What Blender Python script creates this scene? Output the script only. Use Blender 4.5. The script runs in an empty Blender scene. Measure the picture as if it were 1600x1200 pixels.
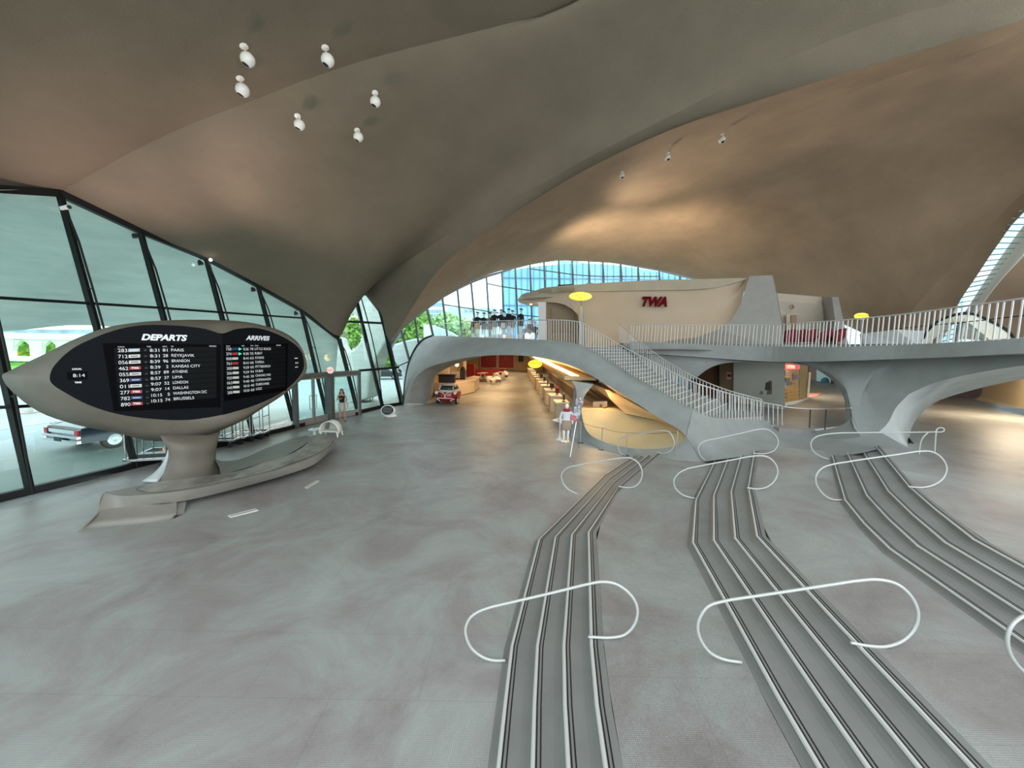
import bpy, bmesh, math, random
from mathutils import Vector as V, Matrix
random.seed(7)
S = bpy.context.scene
COL = S.collection
PI = math.pi

# ------------------------------------------------------------------ camera
F, HC = 601.0, 4.0                       # focal length in pixels, eye height
PITCH, ROLL = math.radians(5.4), math.radians(1.0)
_f = V((0, math.cos(PITCH), -math.sin(PITCH)))
_u0 = V((0, math.sin(PITCH), math.cos(PITCH)))
_r0 = V((1, 0, 0))
_r = _r0 * math.cos(ROLL) + _u0 * math.sin(ROLL)
_u = _u0 * math.cos(ROLL) - _r0 * math.sin(ROLL)
CAMPOS = V((0, 0, HC))
cam = bpy.data.cameras.new('camera')
cam.sensor_fit = 'HORIZONTAL'; cam.sensor_width = 36; cam.lens = F / 1600 * 36
cam.clip_end = 600
camo = bpy.data.objects.new('camera', cam)
camo.matrix_world = Matrix(((_r.x, _u.x, -_f.x, 0), (_r.y, _u.y, -_f.y, 0), (_r.z, _u.z, -_f.z, HC), (0, 0, 0, 1)))
COL.objects.link(camo); S.camera = camo

# ------------------------------------------------------------------ world, colour, daylight
S.view_settings.view_transform = 'Standard'
S.view_settings.look = 'None'
S.view_settings.exposure = 0.0
S.view_settings.gamma = 1.0
S.view_settings.use_curve_mapping = False
w = bpy.data.worlds.new('sky'); S.world = w; w.use_nodes = True
nt = w.node_tree; bg = nt.nodes['Background']
tc = nt.nodes.new('ShaderNodeTexCoord'); nz = nt.nodes.new('ShaderNodeTexNoise'); nz.inputs['Scale'].default_value = 3
rp = nt.nodes.new('ShaderNodeValToRGB'); rp.color_ramp.elements[0].position = .35; rp.color_ramp.elements[1].position = .6
rp.color_ramp.elements[0].color = (.72, .86, 1, 1); rp.color_ramp.elements[1].color = (.95, .98, 1, 1)
nt.links.new(tc.outputs['Generated'], nz.inputs['Vector']); nt.links.new(nz.outputs['Fac'], rp.inputs['Fac'])
nt.links.new(rp.outputs['Color'], bg.inputs['Color']); bg.inputs['Strength'].default_value = 3.0

def lamp(kind, name, loc, energy, color=(1, 1, 1), size=1.0, aim=None, spot=60, size_y=None, blend=.8):
    l = bpy.data.lights.new(name, kind); l.energy = energy; l.color = color
    if kind == 'AREA':
        l.size = size
        if size_y: l.shape = 'RECTANGLE'; l.size_y = size_y
    elif kind == 'SPOT': l.spot_size = math.radians(spot); l.spot_blend = blend; l.shadow_soft_size = size
    elif kind == 'SUN': l.angle = size
    else: l.shadow_soft_size = size
    o = bpy.data.objects.new(name, l); o.location = loc
    if aim is not None:
        o.rotation_euler = (V(aim) - V(loc)).to_track_quat('-Z', 'Y').to_euler()
    COL.objects.link(o); return o

# daylight of the tall rear window wall (behind the viewer) and the skylights
lamp('AREA', 'rear_window_daylight', (-1, -8, 11), 760, (.90, .97, 1.0), 20, aim=(2, 8, 0), size_y=7)
lamp('AREA', 'skylight_daylight', (17, 6, 14.2), 300, (.93, .98, 1.0), 9, aim=(6, 9, 0), size_y=3)

# ------------------------------------------------------------------ pixel helpers
def ray(px, py): return _f + _r * ((px - 800) / F) - _u * ((py - 600) / F)
def P(px, py, Y):
    d = ray(px, py); return CAMPOS + d * (Y / d.y)
def PZ(px, py, z):
    d = ray(px, py); return CAMPOS + d * ((z - HC) / d.z)
def PP(px, py, p0, n):
    d = ray(px, py); return CAMPOS + d * ((p0 - CAMPOS).dot(n) / d.dot(n))
def W(t):      # tuple: (px,py,Y) pixel+depth ; Vector: world
    return t if isinstance(t, V) else P(*t)

# ------------------------------------------------------------------ materials
MATS = {}
def mat(name, color, rough=.6, metal=0.0, var=0.0, vscale=1.5, var2=None, bump=0.0, bscale=60, spec=None, stretch=None, color2=None, emis=None, estr=0, aniso=None):
    if name in MATS: return MATS[name]
    m = bpy.data.materials.new(name); m.use_nodes = True; MATS[name] = m
    n = m.node_tree.nodes; L = m.node_tree.links; b = n['Principled BSDF']
    b.inputs['Base Color'].default_value = (*color, 1); b.inputs['Roughness'].default_value = rough
    b.inputs['Metallic'].default_value = metal
    if spec is not None: b.inputs['Specular IOR Level'].default_value = spec
    t = n.new('ShaderNodeTexCoord'); mp = n.new('ShaderNodeMapping')
    L.new(t.outputs['Object'], mp.inputs['Vector'])
    if stretch: mp.inputs['Scale'].default_value = stretch
    if var or color2:
        x = n.new('ShaderNodeTexNoise'); x.inputs['Scale'].default_value = vscale; x.inputs['Detail'].default_value = 7; x.inputs['Roughness'].default_value = .62
        L.new(mp.outputs[0], x.inputs['Vector'])
        r = n.new('ShaderNodeValToRGB'); r.color_ramp.elements[0].position = .34; r.color_ramp.elements[1].position = .66
        c2 = color2 or tuple(min(1, c * (1 + var)) for c in color)
        c1 = color if color2 else tuple(c * (1 - var) for c in color)
        r.color_ramp.elements[0].color = (*c1, 1); r.color_ramp.elements[1].color = (*c2, 1)
        L.new(x.outputs['Fac'], r.inputs['Fac']); L.new(r.outputs['Color'], b.inputs['Base Color'])
    if bump:
        x2 = n.new('ShaderNodeTexNoise'); x2.inputs['Scale'].default_value = bscale; x2.inputs['Detail'].default_value = 3
        L.new(t.outputs['Object'], x2.inputs['Vector'])
        bm = n.new('ShaderNodeBump'); bm.inputs['Strength'].default_value = bump; bm.inputs['Distance'].default_value = .03
        L.new(x2.outputs['Fac'], bm.inputs['Height']); L.new(bm.outputs[0], b.inputs['Normal'])
    if emis:
        b.inputs['Emission Color'].default_value = (*emis, 1); b.inputs['Emission Strength'].default_value = estr
    return m
def glass_mat(name, tint, refl=.06):
    m = bpy.data.materials.new(name); m.use_nodes = True; n = m.node_tree.nodes; L = m.node_tree.links
    n.remove(n['Principled BSDF']); out = n['Material Output']
    tr = n.new('ShaderNodeBsdfTransparent'); tr.inputs[0].default_value = (*tint, 1)
    gl = n.new('ShaderNodeBsdfGlossy'); gl.inputs['Roughness'].default_value = .02
    mx = n.new('ShaderNodeMixShader'); fr = n.new('ShaderNodeLayerWeight'); fr.inputs['Blend'].default_value = .15
    mm = n.new('ShaderNodeMath'); mm.operation = 'MULTIPLY_ADD'; mm.inputs[1].default_value = .35; mm.inputs[2].default_value = refl
    L.new(fr.outputs['Fresnel'], mm.inputs[0]); L.new(mm.outputs[0], mx.inputs[0]); L.new(tr.outputs[0], mx.inputs[1]); L.new(gl.outputs[0], mx.inputs[2])
    L.new(mx.outputs[0], out.inputs[0]); MATS[name] = m; return m

def floor_mat():
    m = mat('penny_tile_floor', (.40, .405, .385), .42, var=.0, bump=0)
    n = m.node_tree.nodes; L = m.node_tree.links; b = n['Principled BSDF']
    t = n.new('ShaderNodeTexCoord')
    x = n.new('ShaderNodeTexNoise'); x.inputs['Scale'].default_value = .55; x.inputs['Detail'].default_value = 9; x.inputs['Roughness'].default_value = .68; x.inputs['Distortion'].default_value = .6
    L.new(t.outputs['Object'], x.inputs['Vector'])
    r = n.new('ShaderNodeValToRGB'); e = r.color_ramp.elements
    e[0].position = .28; e[0].color = (.205, .19, .178, 1); e[1].position = .72; e[1].color = (.375, .405, .375, 1)
    k = e.new(.45); k.color = (.285, .27, .258, 1); k = e.new(.56); k.color = (.315, .333, .31, 1)
    L.new(x.outputs['Fac'], r.inputs['Fac'])
    vo = n.new('ShaderNodeTexVoronoi'); vo.inputs['Scale'].default_value = 52; vo.inputs['Randomness'].default_value = .12
    L.new(t.outputs['Object'], vo.inputs['Vector'])
    r2 = n.new('ShaderNodeValToRGB'); r2.color_ramp.elements[0].position = .38; r2.color_ramp.elements[1].position = .6
    r2.color_ramp.elements[0].color = (1.06, 1.06, 1.06, 1); r2.color_ramp.elements[1].color = (.66, .66, .66, 1)
    L.new(vo.outputs['Distance'], r2.inputs['Fac'])
    mx = n.new('ShaderNodeMix'); mx.data_type = 'RGBA'; mx.blend_type = 'MULTIPLY'; mx.inputs['Factor'].default_value = 1
    L.new(r.outputs['Color'], mx.inputs[6]); L.new(r2.outputs['Color'], mx.inputs[7])
    # joints between screeds: faint thin lines
    br = n.new('ShaderNodeTexBrick'); br.inputs['Scale'].default_value = .25; br.inputs['Mortar Size'].default_value = .0012
    br.inputs['Color1'].default_value = br.inputs['Color2'].default_value = (1, 1, 1, 1); br.inputs['Mortar'].default_value = (.86, .86, .86, 1)
    L.new(t.outputs['Object'], br.inputs['Vector'])
    mx2 = n.new('ShaderNodeMix'); mx2.data_type = 'RGBA'; mx2.blend_type = 'MULTIPLY'; mx2.inputs['Factor'].default_value = 1
    L.new(mx.outputs[2], mx2.inputs[6]); L.new(br.outputs['Color'], mx2.inputs[7]); L.new(mx2.outputs[2], b.inputs['Base Color'])
    return m

FLOOR = floor_mat()
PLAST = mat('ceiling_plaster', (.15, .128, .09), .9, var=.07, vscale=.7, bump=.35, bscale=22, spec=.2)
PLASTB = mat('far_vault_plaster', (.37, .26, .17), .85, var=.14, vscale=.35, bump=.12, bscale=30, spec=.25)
CONC = mat('painted_concrete', (.27, .285, .265), .75, var=.08, vscale=1.2, bump=.15, bscale=25, spec=.3)
CONCLIT = mat('lit_concrete', (.46, .49, .46), .7, var=.07, vscale=1.0, bump=.1, bscale=25)  # bridge concrete lightened to carry the light on the right arch ribbon
SIGNC = mat('sign_concrete', (.145, .13, .10), .6, var=.10, vscale=1.6, bump=.12, bscale=30)
FRAME = mat('dark_green_steel', (.008, .010, .009), .5, spec=.2)
FRAME2 = mat('grey_green_steel', (.10, .115, .105), .45)
GLASS = glass_mat('green_glass', (.72, .88, .82))
GLASSC = glass_mat('clear_glass', (.80, .95, .97), .04)
WHITE = mat('white_enamel', (.80, .80, .77), .35)
STEEL = mat('brushed_steel', (.62, .63, .62), .28, 1.0)
CREAM = mat('cream_plaster', (.62, .52, .38), .8, var=.04, vscale=.8)
WARM = mat('warm_plaster', (.62, .43, .22), .8, var=.05, vscale=.8)
HALLW = mat('hall_cream_wall', (.55, .41, .24), .8, var=.06, vscale=.6)
BLACK = mat('black', (.008, .008, .008), .5)
RED = mat('chili_red', (.28, .008, .012), .6, var=.1)

# ------------------------------------------------------------------ tags + mesh builders
def tag(o, label=None, cat=None, group=None, kind=None):
    if label: o['label'] = label
    if cat: o['category'] = cat
    if group: o['group'] = group
    if kind: o['kind'] = kind
    return o
def empty(name, loc=(0, 0, 0), rz=0, **k):
    o = bpy.data.objects.new(name, None); o.location = loc; o.rotation_euler = (0, 0, rz); o.empty_display_size = .2
    COL.objects.link(o); return tag(o, **k)
def mesh_obj(name, verts, faces, m, parent=None, smooth=False, local=False):
    me = bpy.data.meshes.new(name); me.from_pydata([tuple(v) for v in verts], [], faces); me.update()
    if m: me.materials.append(m)
    if smooth:
        for p in me.polygons: p.use_smooth = True
    o = bpy.data.objects.new(name, me); COL.objects.link(o)
    if parent is not None:
        o.parent = parent
        if not local and parent.type == 'EMPTY':
            o.matrix_parent_inverse = (Matrix.Translation(parent.location) @ parent.rotation_euler.to_matrix().to_4x4()).inverted()
    return o
class MB:
    """collects shapes, builds ONE mesh"""
    def __init__(s): s.v = []; s.f = []
    def add(s, vs, fs):
        k = len(s.v); s.v += [V(v) for v in vs]; s.f += [tuple(i + k for i in f) for f in fs]; return s
    def box(s, c, size, R=None):
        x, y, z = (a / 2 for a in size); c = V(c)
        vs = [V((i, j, k)) for i in (-x, x) for j in (-y, y) for k in (-z, z)]
        if R is not None: vs = [R @ v for v in vs]
        return s.add([c + v for v in vs], [(0, 1, 3, 2), (4, 6, 7, 5), (0, 4, 5, 1), (2, 3, 7, 6), (0, 2, 6, 4), (1, 5, 7, 3)])
    def hull8(s, a, b):      # two quads (lists of 4) -> closed solid
        return s.add(list(a) + list(b), [(0, 1, 2, 3), (7, 6, 5, 4), (0, 4, 5, 1), (1, 5, 6, 2), (2, 6, 7, 3), (3, 7, 4, 0)])
    def bar(s, a, b, w, d, up=V((0, 0, 1))):
        a, b = V(a), V(b); t = (b - a).normalized(); x = t.cross(V(up))
        x = x.normalized() if x.length > 1e-5 else V((1, 0, 0)); y = x.cross(t).normalized()
        q = lambda p: [p + x * (w / 2) * i + y * (d / 2) * j for i, j in ((-1, -1), (1, -1), (1, 1), (-1, 1))]
        return s.hull8(q(a), q(b))
    def tube(s, pts, r, n=8, closed=False, cap=True):
        pts = [V(p) for p in pts]; N = len(pts); rings = []; prev = None
        rr = r if isinstance(r, (list, tuple)) else [r] * N
        for i, p in enumerate(pts):
            if closed: t = (pts[(i + 1) % N] - pts[i - 1])
            else: t = pts[min(i + 1, N - 1)] - pts[max(i - 1, 0)]
            t = t.normalized() if t.length > 1e-9 else V((0, 0, 1))
            if prev is None: x = t.orthogonal().normalized()
            else:
                x = prev - t * prev.dot(t); x = x.normalized() if x.length > 1e-6 else t.orthogonal().normalized()
            prev = x; y = t.cross(x)
            rings.append([p + (x * math.cos(2 * PI * k / n) + y * math.sin(2 * PI * k / n)) * rr[i] for k in range(n)])
        vs = [v for q in rings for v in q]; fs = []
        for i in range(N if closed else N - 1):
            j = (i + 1) % N
            for k in range(n): fs.append((i * n + k, i * n + (k + 1) % n, j * n + (k + 1) % n, j * n + k))
        if cap and not closed: fs += [tuple(range(n))[::-1], tuple((N - 1) * n + k for k in range(n))]
        return s.add(vs, fs)
    def lathe(s, prof, c=(0, 0, 0), n=20, axis=None, sx=1, sy=1):
        """prof: (r,z) list; axis: rotation matrix"""
        c = V(c); vs = []; fs = []
        for r, z in prof:
            for k in range(n):
                v = V((r * sx * math.cos(2 * PI * k / n), r * sy * math.sin(2 * PI * k / n), z))
                vs.append(c + (axis @ v if axis is not None else v))
        for i in range(len(prof) - 1):
            for k in range(n): fs.append((i * n + k, i * n + (k + 1) % n, (i + 1) * n + (k + 1) % n, (i + 1) * n + k))
        fs += [tuple(range(n))[::-1], tuple((len(prof) - 1) * n + k for k in range(n))]
        return s.add(vs, fs)
    def ball(s, c, r, n=12, m=8, sc=(1, 1, 1), R=None):
        prof = [(max(1e-4, r * math.sin(PI * i / m)), -r * math.cos(PI * i / m)) for i in range(m + 1)]
        c = V(c); k0 = len(s.v); s.lathe(prof, (0, 0, 0), n)
        for i in range(k0, len(s.v)):
            v = V((s.v[i].x * sc[0], s.v[i].y * sc[1], s.v[i].z * sc[2])); s.v[i] = c + (R @ v if R is not None else v)
        return s
    def prism(s, poly, d):       # poly: world points (planar), d: extrusion vector
        n = len(poly); poly = [V(p) for p in poly]; d = V(d)
        fs = [tuple(range(n))[::-1], tuple(range(n, 2 * n))] + [(i, (i + 1) % n, n + (i + 1) % n, n + i) for i in range(n)]
        return s.add(poly + [p + d for p in poly], fs)
    def grid(s, rows):
        n = len(rows[0]); vs = [v for r in rows for v in r]
        return s.add(vs, [(i * n + j, i * n + j + 1, (i + 1) * n + j + 1, (i + 1) * n + j) for i in range(len(rows) - 1) for j in range(n - 1)])
    def build(s, name, m, parent=None, smooth=False, local=False, thick=0, bevel=0, off=-1):
        o = mesh_obj(name, s.v, s.f, m, parent, smooth, local)
        if thick:
            md = o.modifiers.new('t', 'SOLIDIFY'); md.thickness = thick; md.offset = off
        if bevel:
            md = o.modifiers.new('b', 'BEVEL'); md.width = bevel; md.segments = 2; md.limit_method = 'ANGLE'
        return o
def cr(pts, n, closed=False):
    """Catmull-Rom (centripetal-ish by chord) resample to n points"""
    pts = [W(p) for p in pts]; N = len(pts)
    if N == 2: return [pts[0].lerp(pts[1], i / (n - 1)) for i in range(n)]
    if closed: ext = [pts[-1]] + pts + [pts[0], pts[1]]
    else: ext = [pts[0] * 2 - pts[1]] + pts + [pts[-1] * 2 - pts[-2]]
    seg = N if closed else N - 1; dense = []
    for i in range(seg):
        p0, p1, p2, p3 = ext[i:i + 4]
        t0 = 0; t1 = max((p1 - p0).length, 1e-6) ** .5; t2 = t1 + max((p2 - p1).length, 1e-6) ** .5; t3 = t2 + max((p3 - p2).length, 1e-6) ** .5
        for k in range(12):
            t = t1 + (t2 - t1) * k / 12
            a1 = p0 * ((t1 - t) / (t1 - t0)) + p1 * ((t - t0) / (t1 - t0)); a2 = p1 * ((t2 - t) / (t2 - t1)) + p2 * ((t - t1) / (t2 - t1)); a3 = p2 * ((t3 - t) / (t3 - t2)) + p3 * ((t - t2) / (t3 - t2))
            b1 = a1 * ((t2 - t) / (t2 - t0)) + a2 * ((t - t0) / (t2 - t0)); b2 = a2 * ((t3 - t) / (t3 - t1)) + a3 * ((t - t1) / (t3 - t1))
            dense.append(b1 * ((t2 - t) / (t2 - t1)) + b2 * ((t - t1) / (t2 - t1)))
    dense.append(ext[1] if closed else ext[-2])
    L = [0]
    for a, b in zip(dense, dense[1:]): L.append(L[-1] + (b - a).length)
    out = []; j = 0; m = n if not closed else n + 1
    for i in range(m):
        t = L[-1] * i / (m - 1)
        while j < len(L) - 2 and L[j + 1] < t: j += 1
        out.append(dense[j].lerp(dense[j + 1], min(1, max(0, (t - L[j]) / max(1e-9, L[j + 1] - L[j])))))
    return out[:n]
def catm(p0, p1, p2, p3, t):
    return (p1 * 2 + (p2 - p0) * t + (p0 * 2 - p1 * 5 + p2 * 4 - p3) * t * t + (p1 * 3 - p0 - p2 * 3 + p3) * t ** 3) * .5
def relax(rows, it):
    for _ in range(it):
        new = [r[:] for r in rows]
        for i in range(1, len(rows) - 1):
            for j in range(1, len(rows[0]) - 1):
                new[i][j] = rows[i][j] * .5 + (rows[i - 1][j] + rows[i + 1][j] + rows[i][j - 1] + rows[i][j + 1]) * .125
        rows = new
    return rows
def skin(mb, cols, n=30, sub=6, crease=(), pre=False, smooth=0):
    """surface through columns (each resampled to n); shading breaks at crease columns"""
    C = [c if pre else cr(c, n) for c in cols]
    cuts = [0] + sorted(crease) + [len(C) - 1]
    for a, b in zip(cuts, cuts[1:]):
        g = C[a:b + 1]; rows = []
        for i in range(len(g) - 1):
            for k in range(sub):
                t = k / sub; row = []
                for j in range(len(g[0])):
                    p1, p2 = g[i][j], g[i + 1][j]
                    p0 = g[i - 1][j] if i > 0 else p1 * 2 - p2
                    p3 = g[i + 2][j] if i + 2 < len(g) else p2 * 2 - p1
                    row.append(catm(p0, p1, p2, p3, t))
                rows.append(row)
        rows.append(g[-1]); mb.grid(relax(rows, smooth) if smooth else rows)
    return mb
def text(s, p, right, up, size, m, parent=None, ext=.004, shear=0, off=0, align='LEFT', sx=1, name='lettering', spacing=1, aligny='BOTTOM_BASELINE'):
    c = bpy.data.curves.new('t', 'FONT'); c.body = s; c.size = size; c.extrude = ext; c.shear = shear; c.offset = off; c.align_x = align; c.space_character = spacing
    if aligny != 'BOTTOM_BASELINE': c.align_y = aligny
    o = bpy.data.objects.new('t', c); COL.objects.link(o)
    bpy.context.view_layer.update()
    me = bpy.data.meshes.new_from_object(o.evaluated_get(bpy.context.evaluated_depsgraph_get()))
    bpy.data.objects.remove(o); bpy.data.curves.remove(c)
    right = V(right).normalized(); up = V(up).normalized(); nn = right.cross(up)
    M = Matrix(((right.x, up.x, nn.x, p[0]), (right.y, up.y, nn.y, p[1]), (right.z, up.z, nn.z, p[2]), (0, 0, 0, 1))) @ Matrix.Diagonal((sx, 1, 1, 1))
    vs = [M @ v.co for v in me.vertices]; fs = [tuple(pp.vertices) for pp in me.polygons]
    bpy.data.meshes.remove(me)
    if isinstance(m, MB): m.add(vs, fs); return None
    return mesh_obj(name, vs, fs, m, parent)
def kids(o): return [c for c in bpy.data.objects if c.parent == o]
def copy_tree(o, loc=None, rz=None, parent=None, chmap=None):
    c = o.copy(); COL.objects.link(c)
    if parent is not None: c.parent = parent
    if loc is not None: c.location = loc
    if rz is not None: c.rotation_euler = (0, 0, rz)
    for ch in (chmap or CH(o)): copy_tree(ch, parent=c)
    return c
_CH = {}
def CH(o):
    if o.name not in _CH: _CH[o.name] = kids(o)
    return _CH[o.name]
# ================================================================== CEILING SHELLS
K = V((15, 8, 15))
line2 = [(1600, 30, 9.9), (1500, 60, 10.5), (1350, 105, 11.3), (1200, 152, 12.4), (1050, 202, 13.5), (925, 260, 14.8), (837, 311, 16.1), (762, 360, 17.6), (725, 386, 18.6), (687, 420, 20), (661, 454, 21.5), (642, 484, 22.6), (608, 538, 24.2)]
line1 = [V((13.2, 9, 14.4)), (1500, 0, 10.3), (1400, 25, 10.7), (1200, 105, 11.8), (1050, 180, 12.9), (931, 240, 14), (837, 292, 15.5), (762, 330, 17), (687, 375, 19), (612, 424, 21.5), (567, 456, 23)]
mb = MB()
def up(pts, dz, dy=0): return [W(p) + V((0, dy, dz)) for p in pts]
# shell A: vault over the hall, columns run crown -> window edge
A = [line1,
     [V((12, 7, 14.9)), (1350, 5, 10.6), (1120, 100, 12), (870, 220, 14.6), (715, 325, 17.8), (612, 405, 20.9), (545, 482, 22.3)],
     [V((11, 6, 15)), (1150, 60, 11.5), (920, 160, 13.2), (760, 260, 15.6), (625, 390, 18.8), (548, 480, 20.8), (530, 525, 21.5)],
     [V((10.4, 5.8, 15)), (1050, 60, 11.6), (850, 150, 13), (680, 250, 15), (560, 370, 17.6), (475, 485, 20)],
     [V((10, 5.6, 15)), (980, 55, 11.5), (800, 130, 12.7), (620, 220, 14.2), (500, 330, 16.2), (405, 445, 18)],
     [V((9.6, 5.3, 15)), (900, 55, 11.5), (700, 135, 12.3), (500, 240, 13.6), (322, 402, 15.7)],
     [V((9.2, 5.2, 15)), (850, 45, 11.4), (650, 105, 11.8), (480, 175, 12.2), (340, 260, 12.9), (219, 360, 13.8)],
     [V((9, 5.1, 15)), (1000, -20, 10.9), (800, 35, 11.2), (550, 100, 11.4), (400, 155, 11.55), (250, 215, 11.7), (93, 300, 11.9)],
     [V((8.6, 4.4, 14.9)), (800, -40, 9.9), (560, 20, 10.2), (300, 120, 10.3), (100, 210, 10.3), (-60, 290, 10.2)],
     [V((7, 2, 14.4)), V((-1, 4.5, 13.0)), V((-8, 5.5, 11.2)), V((-14.6, 5, 8.0))],
     [V((4, -4, 13.6)), V((-2, -3, 12.6)), V((-8, -2, 10.8)), V((-14, -1, 7.4))]]
skin(mb, A, 34, 5, crease=(7,), smooth=60)
# rounded beam along the shell's inner edge and its upturned flank
arch = [(567, 456, 23), (590, 478, 23.4), (599, 507, 23.8), (606, 536, 24.2)]
l1s, l2s = cr(line1, 40), cr([V((14.6, 8.2, 14.0))] + line2, 40)
l2s[-1] = W((606, 538, 24.2))
mid = [a.lerp(b, .5) + V((0, 0, -.12)) for a, b in zip(l1s, l2s)]; mid[-1] = W((597, 495, 23.6))
mb.grid([l1s, mid, l2s]); mb.grid([l2s, [p + V((.15, .25, 1.5)) for p in l2s]])
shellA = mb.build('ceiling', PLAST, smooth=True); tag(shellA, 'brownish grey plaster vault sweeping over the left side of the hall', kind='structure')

# shell B: far vault
mb = MB()
Bc = [[K, (1500, 45, 12.2), (1200, 137, 14.5), (1037, 188, 16), (912, 245, 18), (825, 296, 19.5), (750, 345, 20.8), (675, 405, 22.3), (630, 470, 23.6), (607, 537, 24.6)],
      [K, (1600, 38, 12), (1400, 95, 13.6), (1200, 168, 16.2), (1050, 228, 18.6), (900, 298, 21.3), (780, 370, 23.6), (700, 432, 25.2), (655, 490, 26.2)],
      [K, (1600, 44, 12.5), (1400, 106, 14.4), (1250, 162, 16.4), (1120, 222, 19), (1000, 282, 22.4), (870, 352, 27), (760, 430, 32)],
      [K, (1600, 50, 13), (1400, 117, 15), (1250, 180, 17), (1150, 227, 19.2), (1025, 297, 23.4), (940, 352, 28.5), (868, 406, 36)],
      [K, (1650, 75, 13.4), (1500, 125, 15.5), (1300, 222, 19.4), (1150, 305, 24.5), (1060, 362, 30), (1000, 416, 37)],
      [K, (1700, 110, 14), (1600, 155, 15.5), (1400, 252, 19.5), (1270, 340, 24.5), (1200, 400, 29), (1150, 452, 34)],
      [K, (1750, 160, 14.2), (1650, 205, 15.8), (1500, 292, 18.8), (1400, 372, 21.8), (1340, 432, 25), (1300, 500, 28)],
      [K, (1800, 160, 14.5), (1700, 225, 15.6), (1600, 301, 17), (1533, 367, 18), (1475, 430, 19.5), (1412, 503, 21.5), (1395, 545, 22)],
      [K + V((.5, -.3, -.3)), (1800, 190, 13.4), (1700, 262, 14.5), (1600, 332, 15.7), (1558, 384, 17), (1527, 430, 18.2), (1487, 492, 20), (1465, 545, 21)]]
skin(mb, Bc, 40, 5, crease=(3, 7), smooth=30)
l5 = cr(Bc[-1], 40)
mb.grid([l5, [p + V((.4, -.1, 1.2)) for p in l5]])
lb = cr(Bc[0], 40); mb.grid([lb, [p + V((.1, 0, 1.3)) for p in lb]])
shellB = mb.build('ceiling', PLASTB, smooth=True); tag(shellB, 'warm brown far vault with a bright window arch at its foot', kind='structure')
# shell C: right vault beyond the skylight
mb = MB()
l7 = [V((18, 6.6, 14.6)), (1800, 170, 12.6), (1712, 265, 13.7), (1612, 386, 15.3), (1561, 442, 16.8), (1533, 480, 18), (1503, 530, 19.2)]
c7 = cr(l7, 30)
skin(mb, [[p for p in c7], cr([V((20, 3, 13.6)), V((22, 6, 12)), V((24.5, 9, 9.4)), V((26.5, 12, 6.5)), V((28, 15, 4.2))], 30),
          cr([V((21, -2, 13)), V((24, 0, 11)), V((28, 3, 8)), V((31, 6, 5)), V((33, 8, 3.5))], 30)], 30, 8, pre=True)
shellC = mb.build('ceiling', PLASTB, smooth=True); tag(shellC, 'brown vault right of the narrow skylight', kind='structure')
# pale skylight curb between C and the glass
l6 = cr([V((17.6, 6.8, 14.8)), (1800, 152, 12.9), (1714, 248, 13.9), (1613, 368, 15.6), (1570, 422, 17), (1536, 470, 18.3), (1490, 540, 19.6)], 30)
mb = MB(); mb.grid([c7, [a.lerp(b, .5) + V((.0, .0, .12)) for a, b in zip(c7, l6)], l6, [p + V((.3, .2, 1.0)) for p in l6]])
tag(mb.build('trim_1', mat('curb_white', (.8, .77, .68), .6), smooth=True, thick=.05), kind='structure')

# skylight glass right (window_3)
wl = cr([p for p in Bc[-1]], 30)
sk = empty('window_3', l6[18]); tag(sk, kind='structure')
ga = [p + V((.1, .05, .35)) for p in wl]; gb = [p + V((.05, .1, .35)) for p in l6]
mb = MB(); mb.grid([ga, gb]); mb.build('pane', GLASSC, sk)
for i in range(6, 30):
    for f in (0, .5):
        j = min(i + 1, 29)
        a = ga[i].lerp(ga[j], f); b = gb[i].lerp(gb[j], f)
        MB().bar(a, b, (.03 if f else .05), .04).build('glazing_bar', mat('bar_pale', (.35, .42, .45), .5), sk)
# narrow skylight between shell A and shell B
sk2 = empty('window_4', l2s[12]); tag(sk2, kind='structure')
mb = MB(); mb.grid([[p + V((.15, .25, 1.45)) for p in l2s], [p + V((.1, 0, 1.25)) for p in lb]]); mb.build('pane', GLASSC, sk2)

# ================================================================== FLOORS AND STEP FLIGHTS
RZ = .085
fl = MB()
fl.add([V((-11.95, -12, 0)), V((14, -12, 0)), V((14, 12, 0)), V((9, 30, 0)), V((9, 75, 0)), V((-9, 75, 0)), V((-9, 28, 0)), V((-11.95, 20, 0))], [(0, 1, 2, 3, 4, 5, 6, 7)])
floor0 = fl.build('floor', FLOOR); tag(floor0, kind='structure', label='grey penny tile floor of the terminal hall')

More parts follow.
